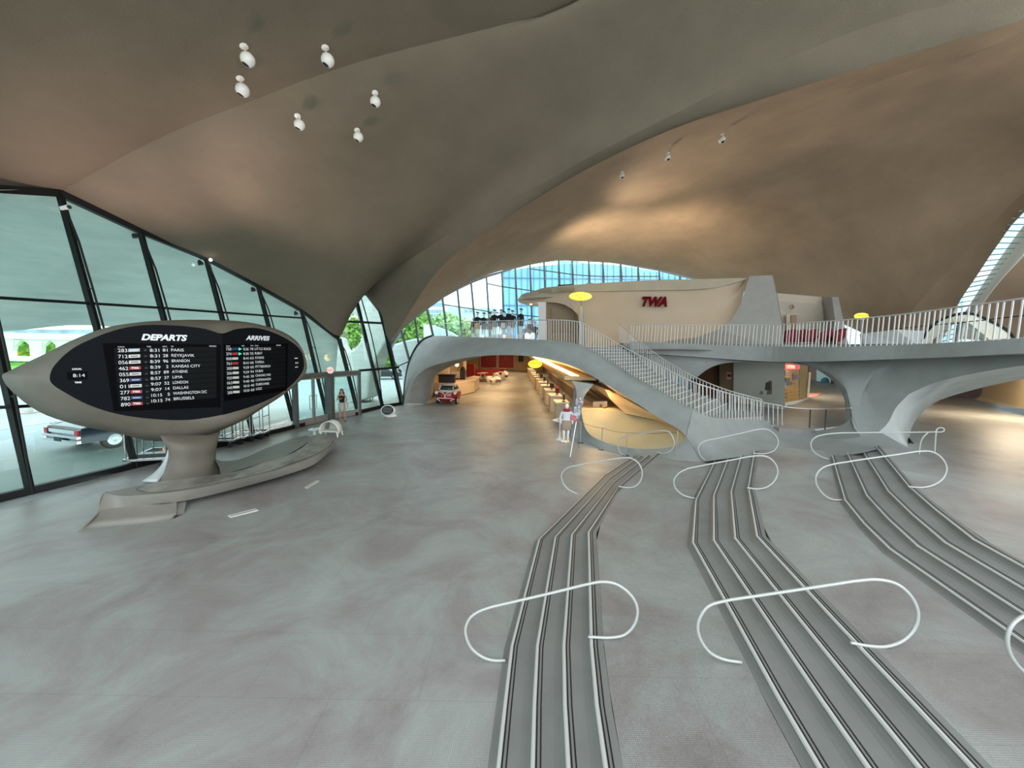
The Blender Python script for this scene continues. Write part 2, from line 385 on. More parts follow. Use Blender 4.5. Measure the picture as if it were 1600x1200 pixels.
def wl_px(pts, z): return [PZ(x, y, z) for x, y in pts]
flights = []
def flight(z0, base, N1, N4, label, ext=3.0, i2=None):
    """base/N1/N4: pixel polylines (near -> far, same count) of the foot line, first and last nosing"""
    root = empty('step_flight', PZ(N1[1][0], N1[1][1], z0)); tag(root, label, 'steps', 'low curved step flights crossing the hall floor')
    b = wl_px(base, z0); n1 = wl_px(N1, z0 + RZ); n4 = wl_px(N4, z0 + 4 * RZ)
    # extend towards / behind the viewer
    for L in (b, n1, n4):
        d = (L[0] - L[1]).normalized(); d.z = 0; L.insert(0, L[0] + d * ext)
        d = (L[-1] - L[-2]).normalized(); d.z = 0; L.append(L[-1] + d * .35)
    nos = [[a.lerp(c, k / 3) for a, c in zip(n1, n4)] for k in range(4)]
    smat = mat('step_tile', (.185, .19, .178), .5, var=.10, vscale=1.2, bump=.05, bscale=50)
    for k in range(4):
        z1 = z0 + (k + 1) * RZ; zl = z1 - RZ
        back = nos[k + 1] if k < 3 else [p + V((p.x - q.x, p.y - q.y, 0)).normalized() * .16 for p, q in zip(nos[3], nos[2])]
        prof = []
        prev = b if k == 0 else None
        for i, p in enumerate(nos[k]):
            q = (nos[k][i] - nos[k - 1][i]) if k else (nos[1][i] - nos[0][i])
            u = V((q.x, q.y, 0)).normalized(); foot = (p - u * .10)
            bk = back[i]
            r = [V((foot.x, foot.y, zl + .002)), V(((foot + u * .05).x, (foot + u * .05).y, zl + .012)), V(((foot + u * .085).x, (foot + u * .085).y, zl + .05)),
                 V((p.x - u.x * .012, p.y - u.y * .012, z1 - .012)), V((p.x, p.y, z1)), V((bk.x, bk.y, z1)), V((bk.x, bk.y, zl - .1)), V((foot.x, foot.y, zl - .1))]
            prof.append(r)
        mb = MB(); nrow = len(prof[0])
        mb.grid([r + [r[0]] for r in prof]); mb.f += [tuple(range(nrow))[::-1], tuple(len(mb.v) - nrow - 1 + t for t in range(nrow))]
        st = mb.build('step', smat, root)
        # pair of black nosing grooves with pale edge
        for dd in (.035, .075):
            m2 = MB(); rr = []
            for i, p in enumerate(nos[k]):
                q = (nos[k][i] - nos[k - 1][i]) if k else (nos[1][i] - nos[0][i])
                u = V((q.x, q.y, 0)).normalized(); a = p + u * dd; c = a + u * .013
                rr.append([V((a.x, a.y, z1 + .004)), V((c.x, c.y, z1 + .004)), V((c.x, c.y, z1 + .0005)), V((a.x, a.y, z1 + .0005)), V((a.x, a.y, z1 + .004))])
            m2.grid(rr); m2.build('nosing_strip', BLACK, st)
        m2 = MB(); rr = []
        for i, p in enumerate(nos[k]):
            q = (nos[k][i] - nos[k - 1][i]) if k else (nos[1][i] - nos[0][i])
            u = V((q.x, q.y, 0)).normalized(); rr.append([p - u * .012 + V((0, 0, -.012)), p + V((0, 0, .004)), p + u * .028 + V((0, 0, .004))])
        m2.grid(rr); m2.build('nosing_edge', mat('pale_nosing', (.5, .5, .47), .45), st)
    flights.append((b, nos)); return root
flight(0, [(764, 1200), (776, 1100), (796, 1008), (838, 842), (942, 742), (984, 717)], [(777, 1200), (788, 1100), (799, 1008), (842, 842), (945, 742), (985, 716)],
       [(945, 1200), (931, 1100), (923, 1008), (919, 831), (966, 761), (1028, 707)], 'curved flight of low grey steps nearest the departure board', ext=2.5)
flight(4 * RZ, [(1252, 1200), (1190, 1085), (1130, 960), (1074, 847), (1082, 781), (1116, 719)], [(1280, 1200), (1213, 1085), (1150, 970), (1082, 847), (1087, 781), (1118, 718)],
       [(1518, 1198), (1427, 1100), (1300, 965), (1182, 837), (1169, 761), (1178, 708)], 'curved flight of low grey steps in the middle of the three', ext=2.5)
flight(8 * RZ, [(1850, 1190), (1590, 1005), (1382, 857), (1340, 815), (1316, 782), (1298, 716)], [(1860, 1180), (1600, 1003), (1390, 857), (1350, 818), (1320, 781), (1301, 715)],
       [(1840, 1015), (1680, 930), (1520, 842), (1460, 795), (1420, 760), (1371, 700)], 'curved flight of low grey steps at far right below the balcony', ext=4)
# landings between the flights
def slab(lo, hi, z, name, lab, thick=.3):
    mb = MB(); n = len(lo)
    L = [V((p.x, p.y, z)) for p in lo]; Hh = [V((p.x, p.y, z)) for p in hi]
    mb.grid([L, Hh]); mb.grid([L, [p - V((0, 0, thick)) for p in L]]); mb.grid([Hh, [p - V((0, 0, thick)) for p in Hh]])
    return tag(mb.build(name, FLOOR), lab, kind='structure')
def resamp(L, n=24): return [x for x in cr_lin(L, n)]
def cr_lin(L, n):
    d = [0]
    for a, b in zip(L, L[1:]): d.append(d[-1] + (b - a).length)
    out = []
    for i in range(n):
        t = d[-1] * i / (n - 1); j = 0
        while j < len(d) - 2 and d[j + 1] < t: j += 1
        out.append(L[j].lerp(L[j + 1], (t - d[j]) / max(1e-9, d[j + 1] - d[j])))
    return out
N4a, B2 = flights[0][1][3], flights[1][0]
N4b, B3 = flights[1][1][3], flights[2][0]
N4c = flights[2][1][3]
def off(L, M_, d):     # shift nosing line back by d away from M_
    return [p + V((p.x - q.x, p.y - q.y, 0)).normalized() * d for p, q in zip(L, M_)]
def extf(L, d=.8):
    u = (L[-1] - L[-2]); u.z = 0; return L + [L[-1] + u.normalized() * d]
slab(resamp(extf(off(N4a, flights[0][1][2], .162))), resamp(extf(B2 if True else B2)), 4 * RZ, 'floor', 'grey landing between the left and middle step flights')
slab(resamp(extf(off(N4b, flights[1][1][2], .162))), resamp(extf(B3)), 8 * RZ, 'floor', 'grey landing between the middle and right step flights')
hiC = [p + V((26, 2, 0)) for p in N4c]
slab(resamp(extf(off(N4c, flights[2][1][2], .162), .3)), resamp(extf(hiC, .3)), 12 * RZ, 'floor', 'pale upper floor running under the balcony on the right', 1.2)
# upper concourse floor behind the parapet
mb = MB(); z = 12 * RZ
poly = [PZ(1218, 668, z), PZ(1267, 671, z), PZ(1300, 667, z), PZ(1350, 662, z), PZ(1405, 668, z), PZ(1428, 692, z), PZ(1445, 730, z - .004), V((40, 9, z - .004)), V((60, 60, z)), V((9.5, 60, z)), V((9.5, 24, z))]
mb.prism([V((p.x, p.y, z - .004)) for p in poly], (0, 0, -.25)); tag(mb.build('floor', FLOOR), 'tan lit concourse floor seen through the oval opening', kind='structure')
# ================================================================== CENTRAL CONCRETE: BRIDGE, STAIR SIDE, PARAPET, PIER
body = empty('concrete_bridge', P(650, 630, 25)); tag(body, 'sculpted grey concrete bridge, stair flank and pier across the middle of the hall', 'bridge')
BD = .0
Dl = [(663, 529.5, 28.6), (675, 525.5, 28.4), (700, 525, 27.6), (740, 527, 26.4), (800, 529, 24), (850, 531, 21.6), (885, 534, 20.6), (908, 539, 20)]     # left deck edge
Ns = [(908, 539, 20), (935, 554, 19.2), (962, 570, 18.4), (991, 589, 17.4), (1026, 608, 16.2), (1062, 629, 15), (1083, 638, 14.5), (1102, 649, 14.3), (1150, 655, 14.9), (1193, 660, 15.4), (1222, 672, 15.6)]
top = Dl + Ns[1:7]
bot = [(638, 630, 25.5), (643, 604, 25.4), (649, 591, 25.2), (666, 576, 25), (700, 565, 24.4), (749, 556.5, 23.4), (800, 555, 22), (830, 557, 21.2), (860, 562, 20.2), (891, 571, 19.3), (919, 584, 18.4), (955, 606, 17.2), (979, 620, 16.4), (1026, 651, 14.9), (1062, 672, 13.8), (1073, 683, 13.4)]
n = 60
T = cr([(631, 631, 25.9), (633, 600, 26.4), (637, 575, 27), (640, 564, 27.2), (646.7, 549, 27.8), (654, 537.5, 28.2)] + top, n)
B = cr(bot, n)
# stringer cap: a narrow band from the deck edge, then the flank bulging to the arch edge
fe = lambda i, n_=60, w_=12: min(1, (n_ - 1 - i) / w_)
M1 = [a.lerp(b, .25) + V((0, -.25, .05)) * fe(i) for i, (a, b) in enumerate(zip(T, B))]
M2 = [a.lerp(b, .6) + V((0, -.3, .0)) * fe(i) for i, (a, b) in enumerate(zip(T, B))]
mb = MB(); skin(mb, [T, M1, M2, B], n, 5, pre=True); mb.build('arch_flank', CONC, body, smooth=True)
# soffit of the arch going back under the deck
sof0 = B[:34]
Bk = [p + V((-.2 + .9 * (1 - i / 33) ** 2 * 0, 3.2, .15)) for i, p in enumerate(sof0)]
pier_back = cr([(666, 631, 26.6), (669, 606, 26.5), (679, 588, 26.5), (700, 574.5, 26.6), (720, 566.5, 26.6), (745, 559, 26.6), (790, 552, 26), (840, 551, 25)], 34)
mb = MB(); mb.grid([sof0, [a.lerp(b, .5) for a, b in zip(sof0, pier_back)], pier_back, [p + V((0, 2.5, .5)) for p in pier_back]]); mb.build('arch_soffit', CONC, body, smooth=True)
# stringer top edge thickness (inner side)
Td = cr(Dl, 30)
mb = MB(); mb.grid([Td, [p + V((.4, 5.5, 0)) for p in Td]]); mb.build('bridge_deck', CONC, body)
# low curb under the yellow bowl: rim -> floor
rim = [(908, 642, 17.4), (912, 662, 16.9), (920, 677, 16.2), (938, 688, 15.6), (967, 697, 15), (1002, 701, 14.2), (1038, 700, 13.8), (1060, 694, 13.5), (1073, 683, 13.4)]
flo = [PZ(898, 684, -.02), PZ(915, 692, -.02), PZ(938, 703, -.02), PZ(965, 711, -.02), PZ(990, 716, -.02), PZ(1018, 722, .2), PZ(1048, 724, .3), PZ(1075, 724, .3), PZ(1095, 722, .33)]
R1, F1 = cr(rim, 30), cr(flo, 30)
mb = MB(); skin(mb, [R1, [a.lerp(b, .5) + V((0, .12, .0)) * fe(i, 30, 8) for i, (a, b) in enumerate(zip(R1, F1))], F1], 30, 6, pre=True); mb.build('bowl_curb', CONC, body, smooth=True)
# parapet flank right of the bowl
T3 = cr([(1073, 683, 13.4), (1062, 672, 13.8)], 4)
Ta = cr([(1083, 638, 14.5), (1102, 649, 14.3), (1150, 655, 14.9), (1193, 660, 15.2), (1205, 668, 15.3), (1222, 673, 15.3), (1267, 675, 15), (1300, 685, 13.8), (1330, 685, 13.2), (1345, 682, 13.05), (1360, 679, 12.95), (1374, 674, 12.85)], 50)
Fb = cr([PZ(1095, 722, .33), PZ(1118, 719, .5), PZ(1178, 712, .6), PZ(1240, 712, .66), PZ(1300, 714, .68), PZ(1345, 708, .95), PZ(1375, 702, 1.0), PZ(1424, 703, 1.0)], 50)
edge0 = cr([(1083, 638, 14.5), (1078, 660, 13.9), (1073, 683, 13.4), (1080, 705, 13.1), PZ(1095, 722, .33)], 10)
cols = []
for i in range(50):
    a, b = Ta[i], Fb[i]; k = math.sin(PI * min(1, i / 49)); ev = min(1, (49 - i) / 14, i / 8)
    cols.append([a.lerp(b, t) + V((0, .22 * math.sin(PI * t) * (0.5 + k) * ev, -.10 * math.sin(PI * t) * ev)) for t in [j / 9 for j in range(10)]])
cols[0] = edge0
st0 = [Ta[0].lerp(Fb[0], j / 9) for j in range(10)]
for i in range(1, 16):
    f = (1 - i / 16) ** 2; cols[i] = [c_ + (e_ - s_) * f for c_, e_, s_ in zip(cols[i], edge0, st0)]
mb = MB(); mb.grid(cols); mb.build('parapet_flank', CONC, body, smooth=True)
# patch between bowl curb and flank
# parapet cap behind the opening's lower lip
cap = [W(p) for p in [(1222, 672, 15.3), (1267, 673.5, 15.1), (1300, 669, 14.4), (1322, 660, 13.9), (1331, 648, 13.7)]]
capf = [W(p) for p in [(1222, 673.5, 15.3), (1267, 676, 15), (1300, 686, 13.8), (1330, 686, 13.2), (1346, 683, 13.04)]]; cap = [x for i in range(4) for x in [catm(cap[max(0, i - 1)], cap[i], cap[i + 1], cap[min(4, i + 2)], k / 6) for k in range(6)]] + [cap[4]]; capf = [x for i in range(4) for x in [catm(capf[max(0, i - 1)], capf[i], capf[i + 1], capf[min(4, i + 2)], k / 6) for k in range(6)]] + [capf[4]]
mb = MB(); mb.grid([capf, cap]); mb.build('parapet_cap', CONC, body, smooth=True)

# fascia of the right balcony
De = [(985, 533, 23.2), (1050, 536, 21.8), (1120, 539, 20.6), (1200, 541, 19), (1260, 542, 17), (1310, 542, 15.4), (1400, 539, 13.4), (1500, 534.5, 11.2), (1590, 529, 9.8), (1750, 517, 8.2), (2100, 495, 6)]
Df = [(985, 551, 23), (1050, 555, 21.6), (1120, 560, 20.4), (1200, 565, 18.8), (1260, 565, 16.8), (1310, 564, 15.2), (1400, 561, 13.2), (1500, 557, 11.05), (1590, 552.5, 9.65), (1750, 550, 8.1), (2100, 540, 5.9)]
d1, d2 = cr(De, 60), cr(Df, 60)
mb = MB(); mb.grid([[p + V((.25, .6, .0)) for p in d1], d1, d2, [p + V((.15, .35, -.04)) for p in d2]]); fas = mb.build('balcony_fascia', CONC, body, smooth=False)
# underside of the balcony deck
mb = MB(); mb.grid([[p + V((.15, .35, -.04)) for p in d2], [p + V((6.5 * min(1, i / 25), 6.5, .1)) for i, p in enumerate(d2)]]); mb.build('balcony_deck', CONC, body)
# dark pier: from fascia foot down to openings
DARK = CONC
pt = cr([(992, 545, 23.3), (1050, 553, 21.9), (1100, 558, 21), (1150, 562, 20.1), (1200, 565, 19.2), (1240, 565, 18.2), (1262, 565, 17.4), (1290, 565, 16.6), (1312, 564, 16), (1332, 564, 15.4), (1350, 563.5, 15), (1370, 563, 14.6), (1400, 561, 13.9), (1450, 559, 12.7), (1500, 557, 11.7), (1600, 552, 10.1), (1750, 545, 8.6)], 80)
pb = cr([(992, 590, 23.0), (1040, 592, 22), (1086, 592, 21), (1109, 575, 20.6), (1133, 567.5, 20.1), (1160, 565.6, 19.6), (1200, 566, 19), (1240, 567, 18), (1275, 575, 17), (1300, 589, 16), (1318, 607, 15), (1331, 632, 14.0), (1331, 648, 13.7), (1332, 664, 13.4), (1345, 682, 13.05), (1360, 679, 12.95), (1374, 674, 12.85), (1388, 660, 12.9), (1400, 637, 13.0), (1420, 616, 13.0), (1450, 602, 12.5), (1500, 588, 11.4), (1600, 571, 9.9), (1750, 555, 8.5)], 80)
# match parameters by pixel-ish anchors: resample both piecewise
def piece(lst, brk, cnt):
    out = []
    for (a, b), c in zip(zip(brk, brk[1:]), cnt):
        q = cr(lst[a:b + 1], c + 1); out += q[:-1]
    return out + [W(lst[brk[-1]])]
ptl = [(965, 546, 24.0), (1050, 553, 21.9), (1100, 558, 21), (1150, 562, 20.1), (1200, 565, 19.2), (1240, 565, 18.2), (1275, 565, 17.0), (1300, 564.5, 16.3), (1330, 564, 15.5), (1352, 563.5, 15), (1375, 562.5, 14.5), (1400, 561, 13.9), (1450, 559, 12.7), (1500, 557, 11.7), (1600, 552, 10.1), (1750, 545, 8.6)]
pbl = [(965, 600, 23.8), (1040, 592, 22), (1086, 592, 21), (1109, 575, 20.6), (1133, 567.5, 20.1), (1160, 565.6, 19.6), (1200, 566, 19), (1240, 567, 18), (1275, 575, 17), (1300, 589, 16), (1318, 607, 15), (1331, 632, 14.0), (1331, 648, 13.7), (1332, 664, 13.4), (1345, 682, 13.05), (1360, 679, 12.95), (1374, 674, 12.85), (1388, 660, 12.9), (1400, 637, 13.0), (1420, 616, 13.0), (1450, 602, 12.5), (1500, 588, 11.4), (1600, 571, 9.9), (1750, 555, 8.5)]
TT = piece(ptl, [0, 2, 5, 8, 10, 11, 15], [10, 14, 16, 8, 10, 22])
BB = piece(pbl, [0, 2, 7, 14, 16, 19, 23], [10, 14, 16, 8, 10, 22])
mb = MB()
rows = [[a.lerp(b, t) + V((0, 1.0 * math.sin(PI * t ** 1.4) * (.5 + .5 * math.cos(PI * max(-1, min(1, (i - 54) / 16)))), 0)) for i, (a, b) in enumerate(zip(TT, BB))] for t in [j / 8 for j in range(9)]]
mb.grid(rows); mb.build('pier', CONC, body, smooth=True)
# opening's inner reveal
ri = BB[18:44]
mb = MB(); mb.grid([ri, [p + V((.35, .7, .0)) for p in ri]]); mb.build('pier_reveal', CONC, body, smooth=True)
# right arch ribbon (soffit)
ra = cr([(1374, 674, 12.85), (1388, 660, 12.9), (1400, 637, 13.0), (1420, 616, 13.0), (1450, 602, 12.5), (1500, 588, 11.4), (1600, 571, 9.9), (1750, 555, 8.5)], 40)
rb = cr([PZ(1424, 703, 1.0), (1421, 690, 13.6), (1424, 670, 14.2), (1440, 646, 14.8), (1465, 627, 14.9), (1510, 612, 14.2), (1600, 592, 12.9), (1750, 575, 11)], 40)
mb = MB(); mb.grid([ra, [a.lerp(b, .5) + V((-.1, .1, .06)) * min(1, i / 8) for i, (a, b) in enumerate(zip(ra, rb))], rb, [p + V((1.0, 2.2, .5)) * min(1, i / 10) for i, p in enumerate(rb)]]); mb.build('right_arch_soffit', CONCLIT, body, smooth=True)

# ---------------------------------------------------------------- under-stair bowl and ticket hall inner wall
bowl = empty('seating_bowl', P(990, 690, 15)); tag(bowl, 'amber lit curved wall and bowl under the stair', 'alcove')
up_ = cr([(908, 642, 17.5), (914, 640, 18), (935, 638.5, 18.2), (960, 640, 17.9), (990, 648, 17.3), (1020, 655, 16.4), (1050, 664, 15.2), (1073, 683, 13.5)], 30)
mb = MB(); 
mid1 = [a.lerp(b, .35) + V((0, .5 * math.sin(PI * (i / 29)), -.25 * math.sin(PI * i / 29))) for i, (a, b) in enumerate(zip(R1, up_))]
mid2 = [a.lerp(b, .75) + V((0, .35 * math.sin(PI * (i / 29)), -.1 * math.sin(PI * i / 29))) for i, (a, b) in enumerate(zip(R1, up_))]
BOWLM = mat('bowl_plaster', (.52, .43, .25), .7, var=.05, vscale=.8)
skin(mb, [R1, mid1, mid2, up_], 30, 5, pre=True); mb.build('bowl_shell', BOWLM, bowl, smooth=True)
ledge = cr([(902, 634, 18.5), (935, 634, 19), (968, 635, 19), (990, 648, 17.6)], 16)
u2 = cr([(908, 642, 17.5), (914, 640, 18), (935, 638.5, 18.2), (960, 640, 17.9), (990, 648, 17.3)], 16)
mb = MB(); mb.grid([u2, ledge, [p - V((0, 0, .5)) for p in ledge]]); mb.build('ledge', WARM, bowl)
# cream inner wall sweeping from the bowl up to the hall ceiling edge
e1 = cr([(1073, 683, 13.5), (1062, 670, 13.95), (1026, 650, 15.1), (979, 619, 16.6), (955, 605, 17.4), (919, 583, 18.6), (880, 567, 20), (850, 560, 21.2), (825, 556, 22.5)], 40)
e2 = cr([(1050, 664, 15.3), (1020, 655, 16.3), (980, 648, 17.2), (968, 636, 17.9), (957, 627, 18.4), (942, 615, 18.8), (925, 603, 19.2), (907, 594, 19.6), (880, 578, 27), (860, 567, 38), (838, 558.5, 62)], 40)
mb = MB(); mb.grid([e1, [a.lerp(b, .5) + V((.1, .25, .1)) for a, b in zip(e1, e2)], e2]); mb.build('sweeping_wall', WARM, bowl, smooth=True)
# column with flared capital
col = empty('column', P(893, 685, 17)); tag(col, 'grey concrete column with flared capital beside the check-in counters', 'column')
fr = [(892, 594.5, 18.2), (899, 605, 18), (901, 620, 17.8), (899, 640, 17.6), (896, 660, 17.4), (893, 672, 17.2), (892, 684, 17)]
f2 = [(928, 600.5, 18.2), (918, 612, 18), (912, 622, 17.8), (909, 640, 17.5), (908, 655, 17.3), (908, 668, 17.0), (905, 690, 16.8)]
f3 = [(892, 594.5, 21), (896, 600, 20), (896, 615, 19), (893, 640, 18.5), (890, 660, 18.2), (886, 672, 18), (884, 682, 17.7)]
a, b, c = cr(fr, 20), cr(f2, 20), cr(f3, 20)
d_ = [p + V((.15, 1.2, 0)) for p in b]
mb = MB(); mb.grid([c, a, b, d_, c]); mb.build('shaft', CONC, col, smooth=False)
# ================================================================== WINDOW WALLS
def baywall(name, items, trans, mull_w=.10, frame_m=FRAME, glass=GLASS, label=None, double=.0, foot=True, head=True, curve=None):
    """items: list of (base, top) points; trans: list of lists of t positions per mullion (0 base,1 top) or None"""
    base = [W(b) for b, t in items]; top = [W(t) for b, t in items]
    root = empty(name, base[len(base) // 2]); tag(root, label, kind='structure')
    for i in range(len(items) - 1):
        MB().add([base[i], base[i + 1], top[i + 1], top[i]], [(0, 1, 2, 3)]).build('pane', glass, root)
    for b, t in zip(base, top):
        m = MB().bar(b, t, mull_w, mull_w * 1.6, (0, 0, 1))
        mu = m.build('mullion', frame_m, root)
        if double:
            din = V((1, -.25, 0)).normalized() if double > 0 else V((.2, -1, 0))
            dd = abs(double); L = (t - b).length
            q = [t.lerp(b, s / 6) + din * dd * math.sin(PI * min(1, .12 + .88 * s / 6)) ** .6 * (1 if s else 0) for s in range(7)]
            q[-1] = b + din * dd * .25
            MB().tube(q, mull_w * .28, 6).build('truss_rod', frame_m, root)
            for s in (2, 4):
                MB().bar(t.lerp(b, s / 6), q[s], mull_w * .3, mull_w * .3).build('spacer', frame_m, root)
    for row in trans:
        pts = [b.lerp(t, r) for b, t, r in zip(base, top, row) if r is not None]
        m = MB()
        for a, c in zip(pts, pts[1:]): m.bar(a, c, mull_w * .7, mull_w * .8)
        m.build('transom', frame_m, root)
    if foot:
        m = MB()
        for a, c in zip(base, base[1:]): m.bar(a + V((0, 0, .08)), c + V((0, 0, .08)), .16, .2)
        m.build('sill', frame_m, root)
    if head:
        m = MB()
        for a, c in zip(top, top[1:]): m.bar(a, c, .16, .2)
        m.build('head_frame', frame_m, root)
    return root
def tpos(b, t, y):   # parameter where segment crosses pixel row y (approx by search)
    b, t = W(b), W(t); lo, hi = 0, 1
    def py(p):
        d = p - CAMPOS; return 600 - F * d.dot(_u) / d.dot(_f)
    for _ in range(30):
        m = (lo + hi) / 2
        if py(b.lerp(t, m)) > y: lo = m
        else: hi = m
    return (lo + hi) / 2
def fb(px, py): p = PZ(px, py, 0); return p
b0, b1, b2_, b3_, b4, b5, b6 = fb(48, 771), fb(212, 731), fb(312, 706), fb(397, 685), fb(461, 669), fb(512, 656), fb(560, 648)
def tp(px, py, b, dy=0): return P(px, py, b.y + dy)
bm = b0 + (b0 - b1) * 1.0; bm2 = bm + (b0 - b1); bm3 = bm2 + (b0 - b1) * 2
t0 = tp(-62, 291, b0)
L1 = [(bm3, V((bm3.x - 3.2, bm3.y, 7.8))), (bm2, V((bm2.x - 3.4, bm2.y, 8.2))), (bm, V((bm.x - 3.4, bm.y, 8.4))), (b0, t0), (b1, tp(93, 302, b1)), (b2_, tp(219, 361, b2_)), (b3_, tp(322, 403, b3_)), (b4, tp(403, 446, b4)), (b5, tp(471, 484, b5)), (b6, tp(529, 529, b6))]
ty = [None, None, None, 464, 474, 481, 488, 493, 497, None]
lo = [None, None, None, 636, 626, 618, 612, 606, 600, None]
tr1 = [None if y is None else tpos(b, t, y) for (b, t), y in zip(L1, ty)]
tr2 = [None if (y is None or i > 6) else tpos(b, t, y) for i, ((b, t), y) in enumerate(zip(L1, lo))]
for i in range(3): tr1[i] = tr1[3]; tr2[i] = tr2[3]
baywall('window_1', L1, [tr1, tr2], .10, label='tall outward leaning window wall behind the departure board', double=.30)
# pier window
wb7, wb8 = fb(598, 637), fb(628, 632)
L2 = [(b6, tp(529, 529, b6)), (fb(561, 646) , P(545, 486, 22.3)), (wb7, P(557, 466, 23)), (fb(606, 636), P(567, 457, 23.1)), (fb(614, 634.5), P(590, 478, 23.4)), (fb(621, 633.5), P(600, 507, 23.8)), (wb8, P(607, 538, 24.2))]
root2 = empty('window_2', wb7); tag(root2, 'pointed arch window between two vault feet', kind='structure')
T2 = cr([x[1] for x in L2], 24)
apex = [W(b) for b, t in L2]
# glass as fan quads
m = MB()
B2l = cr_lin(apex, 24)
m.grid([B2l, T2]); m.build('pane', GLASS, root2)
m = MB()
for a, c in zip(T2[4:], T2[5:]): m.bar(a, c, .16, .2)
m.build('head_frame', FRAME, root2)
def wbar(a, b, wd=.12, rt=root2, m_=FRAME, nm='mullion'): return MB().bar(W(a), W(b), wd, wd * 1.3).build(nm, m_, rt)
wbar(b6, (530, 529, 21.6), .16); wbar(wb7, (556, 466, 22.9), .14); wbar(wb8, (607, 538, 24.2), .18)
for a, b in (((wb7), (563, 461, 22.7)),):
    q = [W(b).lerp(W(a), s / 6) + V((.25, -.1, 0)) * math.sin(PI * s / 6) for s in range(7)]
    MB().tube(q, .035, 6).build('truss_rod', FRAME, root2)
wbar((532, 502, 22.3), (598, 505, 23.7), .1, nm='transom'); wbar((561, 579, 22), (623, 574, 24.6), .1, nm='transom')
m = MB()
for a, c in zip(apex, apex[1:]): m.bar(a + V((0, 0, .08)), c + V((0, 0, .08)), .18, .22)
m.build('sill', FRAME, root2)
# back window: from the small arch next to the bridge foot, over the deck
bk = [((630, 631, 25.9), (609, 538, 24.6)), ((640, 564, 27.2), (626, 513, 26)), ((654, 537, 28.2), (648, 495, 27)), ((677, 526, 29), (667, 481, 28.2)), ((699, 527, 30.5), (691, 463.5, 29.6)), ((722, 528, 32), (714.5, 451, 31)), ((744, 528, 33.3), (736, 441, 32.3)),
      ((766, 529, 34.5), (760, 432, 33.4)), ((789, 529, 35.3), (784, 425, 34.3)), ((810, 530, 36), (805, 418, 35)), ((832, 530, 36.5), (828, 412, 35.6)), ((854, 530, 37), (850, 408, 36.2)), ((876, 530, 37.4), (873, 405.5, 36.6)), ((897, 530, 37.7), (894, 404.5, 37)),
      ((922, 530, 38), (920, 405, 37.2)), ((944, 530, 38), (942, 407, 37.3)), ((972, 530, 38), (970, 411, 37.3)), ((999, 530, 38), (997, 416, 37.2)), ((1032, 530, 38), (1030, 422, 37)), ((1064, 530, 37.6), (1062, 430, 36.7)), ((1098, 530, 37), (1096, 438, 36))]
ys = [(574, None), (574, None), (None, None), (None, None), (476, None), (479.5, None), (483, None), (487, 443), (490, 448), (492, 451), (494, 454), (496, 457), (498, 460), (500, None)] + [(None, None)] * 7
yr = [None, None, None, None, None, None, None, None, None, None, 420, 423, 426, 429, 431, 432, 432, 432, 432, None, None]
tr_a = [None if y[0] is None else tpos(b, t, y[0]) for (b, t), y in zip(bk, ys)]
tr_b = [None if y[1] is None else tpos(b, t, y[1]) for (b, t), y in zip(bk, ys)]
tr_c = [None if y is None else tpos(b, t, y) for (b, t), y in zip(bk, yr)]
baywall('window_5', bk, [tr_a[4:] and [None] * 4 + tr_a[4:], tr_b, tr_c, tr_a[:2] + [None] * 19], .10, glass=GLASSC, foot=False, label='arched glass wall above the bridge at the back', double=-.28, frame_m=FRAME2)

m = MB().tube(cr([(630.5, 631, 25.8), (633, 600, 26.35), (637, 575, 26.9), (640, 564, 27.15), (646.7, 549, 27.7), (654, 537.5, 28.1), (663, 529.5, 28.5), (675, 525, 28.4)], 30), .09, 6)
tag(m.build('trim_2', FRAME), kind='structure')
